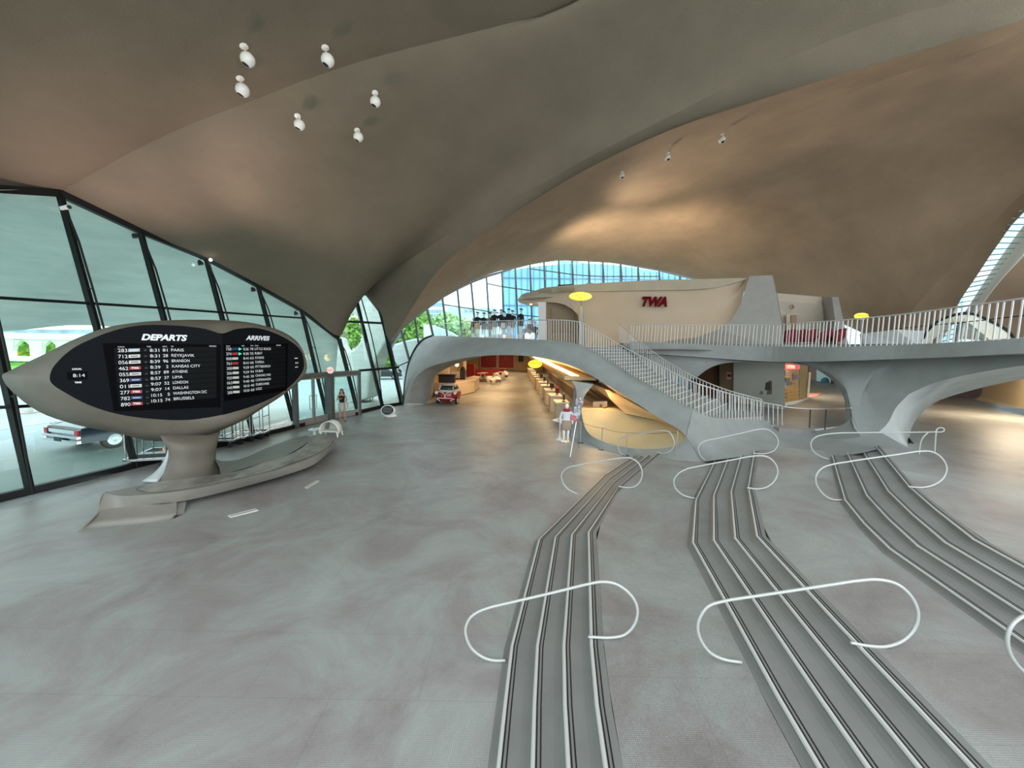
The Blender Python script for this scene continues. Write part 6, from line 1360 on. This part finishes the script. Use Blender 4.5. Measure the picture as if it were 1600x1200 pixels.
# small lamps hanging at the window head
for i, (x, y, Y) in enumerate(((211, 358, 13.9), (313, 401, 15.9), (395.5, 443, 18.2), (462.5, 480, 20))):
    e = empty('window_spotlight', P(x, y, Y)); tag(e, 'small black spotlight hanging from the window head, %s from the left' % ord_[i], 'lamp', 'black spotlights along the window head')
    MB().tube([P(x + 1, y, Y), P(x, y + 5, Y)], .015, 6).build('stem', BLACK, e)
    MB().lathe([(.03, -.1), (.09, .0), (.1, .1)], P(x - .5, y + 9, Y), 12, V((.3, .2, -1)).to_track_quat('Z', 'Y').to_matrix()).build('lamp_head', BLACK, e)
e = empty('security_camera', P(101, 324, 11.8)); tag(e, 'small white camera fixed to the first window mullion', 'camera')
MB().bar(P(96, 326, 11.8), P(108, 323, 11.8), .09, .09).build('housing', WHITE, e); MB().ball(P(108, 323.5, 11.8), .055).build('lens', BLACK, e)
o = MB().ball(P(329, 406, 15.6), .055).build('bulb', mat('bulb_glow', (1, .95, .85), .4, emis=(1, .93, .8), estr=9)); tag(o, 'tiny glowing bulb at the head of the window frame', 'lamp')

# floor vents
for i, (q, lb) in enumerate(((((356, 806), (360, 809), (404, 798), (399, 795)), 'pale slot floor vent in front of the departure board bench'), (((476, 762), (480, 763.5), (499, 752), (495, 750.5)), 'pale slot floor vent near the right end of the bench'))):
    pts = [PZ(x, y, .002) for x, y in q]; e = empty('floor_vent', pts[0]); tag(e, lb, 'vent', 'slot vents in the floor')
    MB().prism(pts, (0, 0, .012)).build('frame', mat('vent_pale', (.72, .74, .68), .4), e)
    a_, b_ = pts[0].lerp(pts[1], .5), pts[3].lerp(pts[2], .5); MB().bar(a_.lerp(b_, .04) + V((0, 0, .014)), a_.lerp(b_, .96) + V((0, 0, .014)), .014, .006).build('slot', BLACK, e)
# info pod
p = PZ(606, 651, 0); e = empty('speaker_pod', (p.x, p.y, 0)); tag(e, 'small white floor pod with a black oval grille near the pointed window', 'pod')
ax = V((-.35, -1, .35)).normalized(); M = ax.to_track_quat('Z', 'Y').to_matrix()
MB().lathe([(.36, -.01), (.30, .05), (.24, .2), (.2, .3)], (p.x + .1, p.y + .15, 0), 24, None, 1.1, .9).build('base', WHITE, e, smooth=True)
MB().lathe([(.02, -.42), (.2, -.36), (.36, -.18), (.42, 0), (.38, .03)], (p.x, p.y, .36), 28, M, 1.15, .75).build('shell', WHITE, e, smooth=True)
MB().lathe([(.001, .035), (.34, .035), (.35, .02)], (p.x, p.y, .36), 28, M, 1.15, .75).build('grille', BLACK, e)
g_ = MB(); u_, v_ = M @ V((1, 0, 0)), M @ V((0, 1, 0)); c = V((p.x, p.y, .36)) + ax * .045
for k in range(-3, 4): g_.bar(c + u_ * k * .09 - v_ * .18, c + u_ * k * .09 + v_ * .18, .012, .01)
for k in (-1, 0, 1): g_.bar(c - u_ * .3 + v_ * k * .09, c + u_ * .3 + v_ * k * .09, .012, .01)
g_.build('grille_bars', mat('grille_grey', (.35, .35, .36), .4), e)
# moulded chair at the bench end
p = PZ(500, 690, 0); e = empty('moulded_chair', (p.x - .1, p.y + 1.0, 0)); tag(e, 'small white moulded plastic chair behind the right end of the bench', 'chair')
c = V((p.x + .0, p.y + 1.0, .0)); WP = mat('plastic_white', (.78, .80, .70), .3)
rows = []
for k in range(21):
    q = PI * (k / 20) ; x = math.cos(q) * .44
    rows.append([c + V((x * (1 - .1 * s), -.25 + .5 * s, .40 + (math.sin(q) ** .7) * .30 - .22 * (1 - math.sin(q)) - (.0))) for s in (0, .33, .66, 1)])
MB().grid(rows).build('shell', WP, e, smooth=True, thick=.035)
MB().prism([c + V((-.34, -.22, .22)), c + V((.34, -.22, .22)), c + V((.3, .25, .20)), c + V((-.3, .25, .20))], (0, 0, .05)).build('seat', WP, e)
MB().prism([c + V((-.2, .24, .26)), c + V((.2, .24, .26)), c + V((.17, .27, .60)), c + V((-.17, .27, .60))], (0, .03, 0)).build('backrest', mat('plastic_grey', (.5, .53, .5), .4), e)
for sx_ in (-1, 1):
    for sy_ in (-1, 1): MB().tube([c + V((sx_ * .36, sy_ * .2, .24)), c + V((sx_ * .38, sy_ * .24, 0))], [.06, .03], 8).build('leg', WP, e)
# white side table stub left of it
o = MB().box((c.x - .62, c.y - .2, .34), (.34, .4, .05)).box((c.x - .62, c.y - .2, .17), (.1, .1, .34)).build('side_table', mat('table_glassy', (.62, .70, .70), .2)); tag(o, 'small pale side table left of the moulded white chair', 'table')

# luggage trolleys
BR = mat('trolley_steel', (.60, .60, .60), .22, 1.0)
def trolley():
    r = empty('luggage_trolley')
    MB().box((0, 0, .28), (.62, 1.1, .05)).build('platform', mat('trolley_carpet', (.06, .06, .065), .9), r, local=True)
    fr_ = MB()
    for s in (-1, 1): fr_.bar((s * .32, -.56, .28), (s * .32, .56, .28), .045, .07); fr_.bar((-.32, s * .56, .28), (.32, s * .56, .28), .045, .07)
    fr_.build('frame', BR, r, local=True)
    for sx_ in (-1, 1):
        for sy_ in (-1, 1):
            MB().tube([V((sx_ * .28, sy_ * .52, .28)), V((sx_ * .28, sy_ * .52, 1.7))], .022, 8).build('post', BR, r, local=True)
            MB().lathe([(.04, -.03), (.1, -.03), (.1, .03), (.04, .03)], (sx_ * .25, sy_ * .42, .10), 16, Matrix.Rotation(PI / 2, 3, 'Y')).build('wheel', BLACK, r, local=True)
            MB().bar((sx_ * .25, sy_ * .42, .12), (sx_ * .25, sy_ * .42, .27), .05, .05).build('caster_fork', BR, r, local=True)
    for sy_ in (-1, 1): MB().tube([V((-.28, sy_ * .52, 1.7)), V((.28, sy_ * .52, 1.7))], .022, 8).build('top_bar', BR, r, local=True); MB().tube([V((-.28, sy_ * .52, .95)), V((.28, sy_ * .52, .95))], .018, 8).build('cross_bar', BR, r, local=True)
    for sx_ in (-1, 1): MB().tube([V((sx_ * .28, -.52, 1.7)), V((sx_ * .28, .52, 1.7))], .022, 8).build('top_rail', BR, r, local=True)
    return r
t0_ = trolley()
pz_ = lambda x, y: (PZ(x, y, 0).x, PZ(x, y, 0).y)
sp_ = [(pz_(238, 727), .5, 'steel luggage trolley left of the board pedestal, nearest the glass corner'), (pz_(262, 716), .5, 'steel luggage trolley half hidden behind the board pedestal'),
       (pz_(347, 697), .35, 'steel luggage trolley directly right of the board pedestal'), (pz_(364, 692.5), .35, 'second steel luggage trolley right of the board pedestal'), (pz_(380, 688.5), .35, 'third steel luggage trolley right of the board pedestal'), (pz_(396, 684.5), .35, 'rightmost steel luggage trolley of the row behind the board')]
for i, ((x, y), rz, lb) in enumerate(sp_):
    o = t0_ if i == 0 else copy_tree(t0_)
    o.location = (x, y, 0); o.rotation_euler = (0, 0, rz + PI / 2 - .2); tag(o, lb, 'trolley', 'luggage trolleys behind the departure board')
# hand trolley outside
p = PZ(578, 625, -.05); e = empty('airport_cart', (p.x, p.y, -.05), .4); tag(e, 'airport baggage cart standing outside the pointed window', 'cart')
MB().box((0, 0, .25), (.5, .9, .05)).build('platform', BR, e, local=True)
for s in (-1, 1): MB().tube([V((s * .22, .4, .25)), V((s * .22, .55, 1.05)), V((s * .22, .75, 1.1))], .025, 8).build('side_tube', BR, e, local=True)
MB().tube([V((-.25, .75, 1.1)), V((.25, .75, 1.1))], .03, 8).build('handle', BLACK, e, local=True); MB().box((0, .48, .75), (.42, .06, .5)).build('back_panel', mat('cart_grey', (.2, .22, .22), .5), e, local=True)
for x, y in ((-.22, .35), (.22, .35), (0, -.4)): MB().lathe([(.03, -.03), (.1, -.03), (.1, .03), (.03, .03)], (x, y, .1), 14, Matrix.Rotation(PI / 2, 3, 'Y')).build('wheel', BLACK, e, local=True)
# window lettering
wa, wb__ = W(b3_), W(b4); dd_ = (wb__ - wa).normalized()
ta = L1[6][1]; wn = dd_.cross((W(ta) - wa).normalized()); wn = wn if wn.dot(CAMPOS - wa) > 0 else -wn
p0 = wa.lerp(wb__, .10) + (W(ta) - wa).normalized() * .2 + wn * .03
sgn = text('International Drive only', p0, dd_, (W(ta) - wa).normalized(), .30, mat('letter_white', (.85, .87, .88), .5, emis=(1, 1, 1), estr=.15), None, ext=.003, off=.008, name='window_lettering')
tag(sgn, 'white lettering low on the window pane right of the board', 'sign')

# ---------------------------------------------------------------- red and cream microcar
p = PZ(700, 631.5, 0); mc = empty('microcar', (p.x, p.y + .75, 0), -.12); tag(mc, 'red and cream vintage bubble microcar parked under the bridge arch', 'car')
CR_ = mat('car_red', (.32, .008, .012), .2, .0, spec=.7); CC = mat('car_cream', (.68, .62, .50), .25)
def egg(zs_, m, nm, inset=0.0, front=1.0):
    rows = []
    for z, hw, yf, yb in zs_:
        row = []
        for k in range(33):
            q = 2 * PI * k / 32; cx, sy_ = math.cos(q), math.sin(q)
            y = (yb if sy_ > 0 else yf) * abs(sy_) ** .8
            row.append(V((hw * math.copysign(abs(cx) ** .75, cx), y, z)))
        rows.append(row)
    mb = MB(); mb.grid(rows); n_ = 33; mb.f += [tuple(range(32))[::-1], tuple(len(mb.v) - 33 + t for t in range(32))]
    return mb.build(nm, m, mc, smooth=True, local=True)
egg([(.22, .60, -.95, .95), (.32, .72, -1.08, 1.12), (.55, .76, -1.12, 1.18), (.80, .74, -1.08, 1.1), (.86, .72, -1.05, 1.05)], CR_, 'lower_body')
egg([(.86, .71, -1.04, 1.0), (.98, .66, -.98, .9), (1.0, .64, -.95, .85)], CC, 'belt')
egg([(1.0, .62, -.93, .8), (1.18, .58, -.80, .66), (1.30, .52, -.66, .52)], mat('car_glass', (.03, .05, .055)), 'windows')
egg([(1.30, .54, -.70, .56), (1.36, .46, -.58, .45), (1.40, .26, -.34, .26), (1.41, .02, -.03, .03)], CC, 'roof')
for s in (-1, 1):
    MB().tube([V((s * .50, -.90, 1.0)), V((s * .44, -.66, 1.31))], .03, 8).build('windscreen_pillar', CC, mc, local=True)
    MB().ball((s * .66, -1.0, .82), .12, sc=(1, 1.2, 1)).build('headlight', mat('lens', (.85, .87, .88)), mc, smooth=True, local=True)
    w_ = MB().lathe([(.12, -.07), (.24, -.07), (.26, 0), (.24, .07), (.12, .07)], (s * .66, -.6, .255), 20, Matrix.Rotation(PI / 2, 3, 'Y')).build('wheel', mat('tyre', (.015, .015, .016)), mc, local=True)
    MB().lathe([(.001, .0), (.15, -.01), (.18, -.02)], (s * .745, -.6, .255), 18, Matrix.Rotation(s * PI / 2, 3, 'Y')).build('whitewall', WHITE, w_, local=True)
    MB().lathe([(.12, -.07), (.24, -.07), (.26, 0), (.24, .07), (.12, .07)], (s * .35, .75, .255), 20, Matrix.Rotation(PI / 2, 3, 'Y')).build('wheel', mat('tyre', (.015, .015, .016)), mc, local=True)
    MB().tube(cr([V((s * .62, -.98, .40)), V((s * .55, -1.16, .38)), V((s * .42, -1.2, .34)), V((s * .40, -1.14, .24))], 12), .028, 8).build('bumper_horn', WHITE, mc, local=True)
MB().bar((-.55, -1.19, .47), (.55, -1.19, .47), .07, .04).build('front_bumper', WHITE, mc, local=True)
v_ = MB(); v_.tube(cr([V((-.5, -1.06, .90)), V((-.22, -1.15, .86)), V((-.03, -1.17, .70)), V((-.02, -1.18, .5))], 14), .035, 6).tube(cr([V((.5, -1.06, .90)), V((.22, -1.15, .86)), V((.03, -1.17, .70)), V((.02, -1.18, .5))], 14), .035, 6)
v_.build('door_trim', CC, mc, local=True)
MB().tube([V((.5, -.9, 1.0)), V((.74, -.98, .98))], .01, 5).build('mirror_arm', STEEL, mc, local=True); MB().ball((.76, -.99, 1.0), .06).build('mirror', STEEL, mc, local=True)

# ---------------------------------------------------------------- mannequins
SKINW = mat('mannequin_white', (.80, .80, .78), .4)
def mannequin(name, jacket, skirt, hat=True, plinth=False, legs=True, coat=1.0, arms=True):
    r = empty(name)
    MB().lathe([(.05, 1.40), (.10, 1.385), (.19, 1.34), (.20, 1.28), (.165, 1.15), (.15, 1.02), (.19, .90), (.20, .84)], (0, 0, 0), 18, None, 1, .62).build('jacket', jacket, r, smooth=True, local=True)
    MB().lathe([(.165, .96), (.2, .86), (.22, .7), (.21, .56), (.20, .54)] if coat < 1.2 else [(.165, .96), (.22, .7), (.27, .4), (.27, .38)], (0, 0, 0), 18, None, 1, .7).build('skirt', skirt, r, smooth=True, local=True)
    for s in (-1, 1):
        if arms: MB().tube([V((s * .185, 0, 1.33)), V((s * .25, .02, 1.1)), V((s * .24, -.06, .86)), V((s * .22, -.09, .80))], [.055, .045, .036, .03], 10).build('sleeve', jacket, r, smooth=True, local=True)
        if legs: MB().tube([V((s * .09, 0, .6)), V((s * .085, .01, .32)), V((s * .085, .0, .06)), V((s * .085, -.12, .03))], [.07, .05, .032, .035], 10).build('leg', SKINW, r, smooth=True, local=True)
    hd = MB(); hd.tube([V((0, 0, 1.36)), V((0, 0, 1.48))], .05, 10); hd.ball((0, -.01, 1.58), .1, sc=(.85, 1, 1.2)); hd.build('head', SKINW, r, smooth=True, local=True)
    if hat:
        MB().lathe([(.10, 0), (.125, .03), (.12, .07), (.04, .09)], (0, 0, 1.66), 16, Matrix.Rotation(.2, 3, 'Y')).build('hat', hat if hat is not True else jacket, r, smooth=True, local=True)
    return r
J = {'black': mat('cloth_black', (.012, .012, .014), .9), 'navy': mat('cloth_navy', (.015, .02, .035), .9), 'olive': mat('cloth_olive', (.22, .20, .15), .9), 'gold': mat('cloth_gold', (.45, .33, .10), .8), 'grey': mat('cloth_grey', (.30, .30, .29), .9), 'brown': mat('cloth_brown', (.12, .07, .06), .9)}
mans = [(739.5, 492, 29.6, 'black', 'grey', None, 'mannequin in a black cape with no hat, leftmost on the bridge deck'), (746, 487, 29.3, 'black', 'gold', 'black', 'mannequin in black and gold uniform with dark hat, second from left'), (756, 488, 29.8, 'navy', 'grey', 'black', 'mannequin in a dark cape coat with a hat, third from left'),
        (765.5, 488, 29.5, 'olive', 'grey', 'black', 'mannequin in an olive grey jacket between two black ones'), (772.5, 483.5, 29.0, 'black', 'grey', 'black', 'tall mannequin in a black jacket right of the olive one'), (782.5, 483, 29.0, 'black', 'brown', 'black', 'mannequin with small hat left of the one holding a light bag'), (787, 486, 28.5, 'black', 'grey', 'black', 'black clad mannequin carrying a light grey bag'),
        (794.5, 482, 29.0, 'black', 'grey', 'black', 'broad black clad mannequin just right of the one with the bag'), (800.5, 484.5, 29.3, 'black', 'grey', 'black', 'slim black clad mannequin overlapping its broad neighbour'), (814, 482, 28.6, 'black', 'black', 'black', 'black clad mannequin standing alone under the canopy edge'), (822, 503, 28.8, 'grey', 'brown', None, 'short grey mannequin right of the lone black one'), (828, 498, 29.2, 'brown', 'grey', 'black', 'low standing mannequin with hat near the canopy post'), (836, 502, 29.4, 'navy', 'grey', 'grey', 'rightmost small mannequin beside the canopy post')]
zd = 4.42
for i, (x, yt, Y, jk, sk, ht, lb) in enumerate(mans):
    m_ = mannequin('mannequin', J[jk], J[sk], J[ht] if ht else None)
    ztop_ = P(x, yt - (0 if ht else -2), Y).z; k = 1.06; h_ = 1.76 * k
    z0_ = ztop_ - h_
    m_.location = (P(x, 500, Y).x, Y, z0_); m_.scale = (k, k, k); m_.rotation_euler = (0, 0, (i * .7) % 1.6 - .8); tag(m_, lb, 'mannequin', 'uniformed mannequins on the bridge deck')
    if z0_ - zd > .02:
        MB().lathe([(.2, (zd - z0_) / k), (.2, 0)], (0, 0, 0), 20).build('plinth', WHITE, m_, local=True)
    if i == 6: MB().box((-.1, -.25, .75), (.3, .08, .34)).build('bag', mat('bag_grey', (.55, .55, .55), .6), m_, local=True)
for i, (x, Y) in enumerate(((823.5, 27.6), (832, 27.4), (788, 27.6), (754, 28.4))):
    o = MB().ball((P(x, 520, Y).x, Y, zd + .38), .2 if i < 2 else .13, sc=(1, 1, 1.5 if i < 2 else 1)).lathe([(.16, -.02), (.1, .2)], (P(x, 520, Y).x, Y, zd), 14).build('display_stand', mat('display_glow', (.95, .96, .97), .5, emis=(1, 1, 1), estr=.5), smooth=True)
    tag(o, ['bright white display stand left of the canopy post', 'bright white display stand touching the canopy post', 'small white display stand among the middle mannequins', 'small white display stand by the left mannequins'][i], 'stand', 'white display stands')
# mannequin with white jacket beside the column
p = PZ(884, 690, 0); m_ = mannequin('clothes_mannequin', mat('jacket_white', (.66, .69, .70), .8), mat('trouser_tan', (.35, .27, .2), .8), None, arms=True); m_.location = (p.x, p.y, 0); m_.scale = (1.05, 1.05, .98)
tag(m_, 'headless style mannequin in white jacket with red scarf beside the grey column', 'mannequin')
MB().lathe([(.14, 1.30), (.16, 1.38), (.10, 1.47)], (0, 0, 0), 14, None, 1, .8).build('scarf', mat('scarf_red', (.32, .01, .03), .7), m_, local=True, smooth=True)
MB().lathe([(.2, 0), (.2, .015), (.02, .02)], (0, 0, 0), 18).build('base_plate', STEEL, m_, local=True)
p = PZ(874.5, 687, 0); o = copy_tree(tt0); o.location = (p.x, p.y, 0); tag(o, 'white pedestal table beside the mannequin in the white jacket', 'table'); o.scale = (.75, .75, 1.25)
o = MB().box((p.x + .02, p.y, .90), (.3, .34, .03), Matrix.Rotation(.3, 3, 'Y')).build('open_book', mat('book_paper', (.75, .66, .55), .6)); tag(o, 'open book lying on the pedestal table beside the mannequin', 'book')
# easel with posters
p = PZ(897, 714, 0); e = empty('poster_easel', (p.x, p.y, 0)); tag(e, 'leaning stand holding three posters in front of the grey column', 'stand')
a_, b_ = PZ(891, 714, 0), P(907, 622, p.y + .35); MB().tube([a_, b_], .018, 6).build('pole', STEEL, e)
c_ = P(903, 622, p.y + .3); MB().tube([PZ(905, 700, 0), c_], .014, 6).build('rear_leg', STEEL, e)
for (pts, m1, nm_) in (([(900, 622), (912, 626), (910, 636), (899, 632)], mat('poster_a', (.55, .5, .52), .5, color2=(.12, .1, .13), vscale=9), 'poster'), ([(897.5, 635), (909, 639), (905, 654), (895.5, 648)], mat('poster_b', (.62, .64, .66), .5, color2=(.06, .07, .09), vscale=8), 'poster'), ([(892, 647), (903, 655), (899.5, 660), (890.5, 653.5)], mat('poster_c', (.40, .02, .05), .5, color2=(.55, .2, .22), vscale=8), 'poster')):
    MB().prism([P(x, y, p.y + .12) for x, y in pts], (0, .02, 0)).build(nm_, m1, e)
# stanchions with cable
prev = None
posts = [((907, 692), 0), ((939.7, 702.5), 0), ((978, 712), 0), ((1056.5, 714.5), .34)]
nmz = ['slim steel stanchion beside the grey column', 'slim steel stanchion in front of the left half of the amber bowl', 'slim steel stanchion behind the far looped handrail', 'slim steel stanchion at the right tip of the amber bowl']
tops = []
for i, ((x, y), z) in enumerate(posts):
    p = PZ(x, y, z); e = empty('stanchion', p); tag(e, nmz[i], 'stanchion', 'steel stanchions along the bowl curb')
    MB().tube([V((0, 0, 0)), V((0, 0, .92))], .02, 10).build('post', STEEL, e, local=True); MB().lathe([(.14, 0), (.14, .012), (.03, .02)], (0, 0, 0), 20).build('base_plate', mat('dark_post', (.05, .05, .045)), e, local=True)
    tops.append(p + V((0, 0, .88)))
for i in range(3):
    o = MB().tube(cr([tops[i], tops[i].lerp(tops[i + 1], .5) - V((0, 0, .04)), tops[i + 1]], 14), .006, 5).build('barrier_cable', BLACK); tag(o, ['thin barrier cable between the column and the next stanchion', 'thin barrier cable in front of the left part of the bowl', 'thin barrier cable in front of the right part of the bowl'][i], 'cable', 'cables between the stanchions')

# ---------------------------------------------------------------- person by the doors
def skin_body(name, chain, edges, m, parent, sub=2, root=0):
    me = bpy.data.meshes.new(name); me.from_pydata([c[0] for c in chain], edges, []); me.materials.append(m)
    o = bpy.data.objects.new(name, me); COL.objects.link(o)
    if parent is not None: o.parent = parent
    md = o.modifiers.new('s', 'SKIN'); md.use_smooth_shade = True
    me.skin_vertices if hasattr(me, 'skin_vertices') else None
    if not me.skin_vertices:
        bm = bmesh.new(); bm.from_mesh(me); bm.verts.layers.skin.verify(); bm.to_mesh(me); bm.free()
    for i, c in enumerate(chain):
        sv = me.skin_vertices[0].data[i]; sv.radius = (c[1], c[1] if len(c) < 3 else c[2]); sv.use_root = (i == root)
    o.modifiers.new('d', 'SUBSURF').levels = sub; o.modifiers['d'].render_levels = sub
    return o
p = PZ(535, 658, 0)
wm = empty('person', (p.x, p.y, 0), .25); tag(wm, 'woman in black sleeveless top and pale shorts carrying a bag by the glass doors', 'person')
SK = mat('skin', (.50, .30, .21), .5)
ch = [((0, 0, .93), .12, .10), ((0, .0, 1.08), .105, .08), ((0, -.01, 1.25), .13, .09), ((0, 0, 1.38), .10, .07), ((0, -.01, 1.46), .045), ((0, -.03, 1.56), .075, .085), ((0, -.03, 1.63), .06, .07),
      ((-.17, 0, 1.36), .045), ((-.23, .0, 1.12), .036), ((-.12, -.20, 1.16), .026), ((-.03, -.24, 1.22), .022),
      ((.17, 0, 1.36), .045), ((.25, .02, 1.10), .036), ((.16, -.16, 1.02), .026), ((.12, -.2, 1.0), .022),
      ((-.09, 0, .86), .085), ((-.10, -.02, .48), .055), ((-.10, .02, .10), .035), ((-.11, -.13, .035), .03),
      ((.09, 0, .86), .085), ((.11, 0, .48), .055), ((.14, .02, .10), .035), ((.16, -.12, .035), .03)]
ed = [(0, 1), (1, 2), (2, 3), (3, 4), (4, 5), (5, 6), (3, 7), (7, 8), (8, 9), (9, 10), (3, 11), (11, 12), (12, 13), (13, 14), (0, 15), (15, 16), (16, 17), (17, 18), (0, 19), (19, 20), (20, 21), (21, 22)]
body_ = skin_body('body', ch, ed, SK, wm)
MB().lathe([(.125, 1.0), (.135, 1.1), (.155, 1.25), (.15, 1.33), (.09, 1.37)], (0, -.005, 0), 20, None, 1, .74).build('top', mat('top_black', (.01, .01, .012), .8), wm, smooth=True, local=True)
MB().lathe([(.10, 1.02), (.15, .98), (.18, .90), (.19, .74), (.185, .62), (.18, .61)], (0, 0, 0), 20, None, 1.02, .8).build('shorts', mat('shorts_pale', (.50, .50, .44), .8), wm, smooth=True, local=True)
hm = MB(); hm.ball((0, -.005, 1.60), .105, 14, 10, sc=(.95, 1.0, 1.15)); hm.ball((-.09, .02, 1.46), .06, sc=(.8, .8, 1.6)); hm.ball((.09, .02, 1.46), .06, sc=(.8, .8, 1.6)); hm.ball((0, .06, 1.45), .09, sc=(1, .6, 1.6))
hm.build('hair', mat('hair_brown', (.10, .04, .025), .6), wm, smooth=True, local=True)
fm = MB(); fm.ball((0, -.07, 1.575), .075, 14, 10, sc=(.85, .72, 1.2)); fm.ball((0, -.13, 1.565), .014, sc=(1, 1, 1.6)); fm.build('face', SK, wm, smooth=True, local=True)
for s in (-1, 1): MB().ball((s * .028, -.118, 1.59), .009).build('eye', BLACK, wm, smooth=True, local=True)
MB().ball((0, -.118, 1.535), .014, sc=(1.5, .5, .5)).build('mouth', mat('lip', (.4, .1, .1), .5), wm, smooth=True, local=True)
for s, hx, hy, hz in ((-1, -.01, -.255, 1.235), (1, .10, -.225, .985)):
    for k in range(4):
        b0_ = V((hx, hy, hz + .012 * (k - 1.5))); MB().tube([b0_, b0_ + V((.03 * -s, -.01, .004)), b0_ + V((.045 * -s, .012, 0))], [.008, .008, .006], 6).build('finger', SK, body_, local=True, smooth=True)
    MB().tube([V((hx, hy, hz + .01)), V((hx - .01 * s, hy - .01, hz + .04))], [.01, .008], 6).build('thumb', SK, body_, local=True, smooth=True)
for s in (-.11, .16): MB().lathe([(.05, 0), (.052, .03), (.045, .05)], (s, -.08, 0), 14, None, .9, 2.2).build('shoe', mat('shoe_tan', (.25, .13, .09), .6), wm, smooth=True, local=True)
bg_ = MB(); bg_.box((.24, -.1, .86), (.12, .26, .26)); bg_.tube(cr([V((.2, -.05, .98)), V((.19, 0, 1.25)), V((.10, .03, 1.39))], 10), .01, 6)
hb_ = bg_.build('handbag', mat('bag_cream', (.62, .55, .45), .6), wm, local=True, bevel=.02)

lamp('SPOT', 'board_uplight', P(232, 496, 11.6), 720, (1, .66, .62), .3, aim=P(215, 235, 11.6), spot=100)
lamp('SPOT', 'board_uplight', P(330, 493, 12.2), 750, (1, .74, .68), .3, aim=P(500, 300, 14), spot=95)
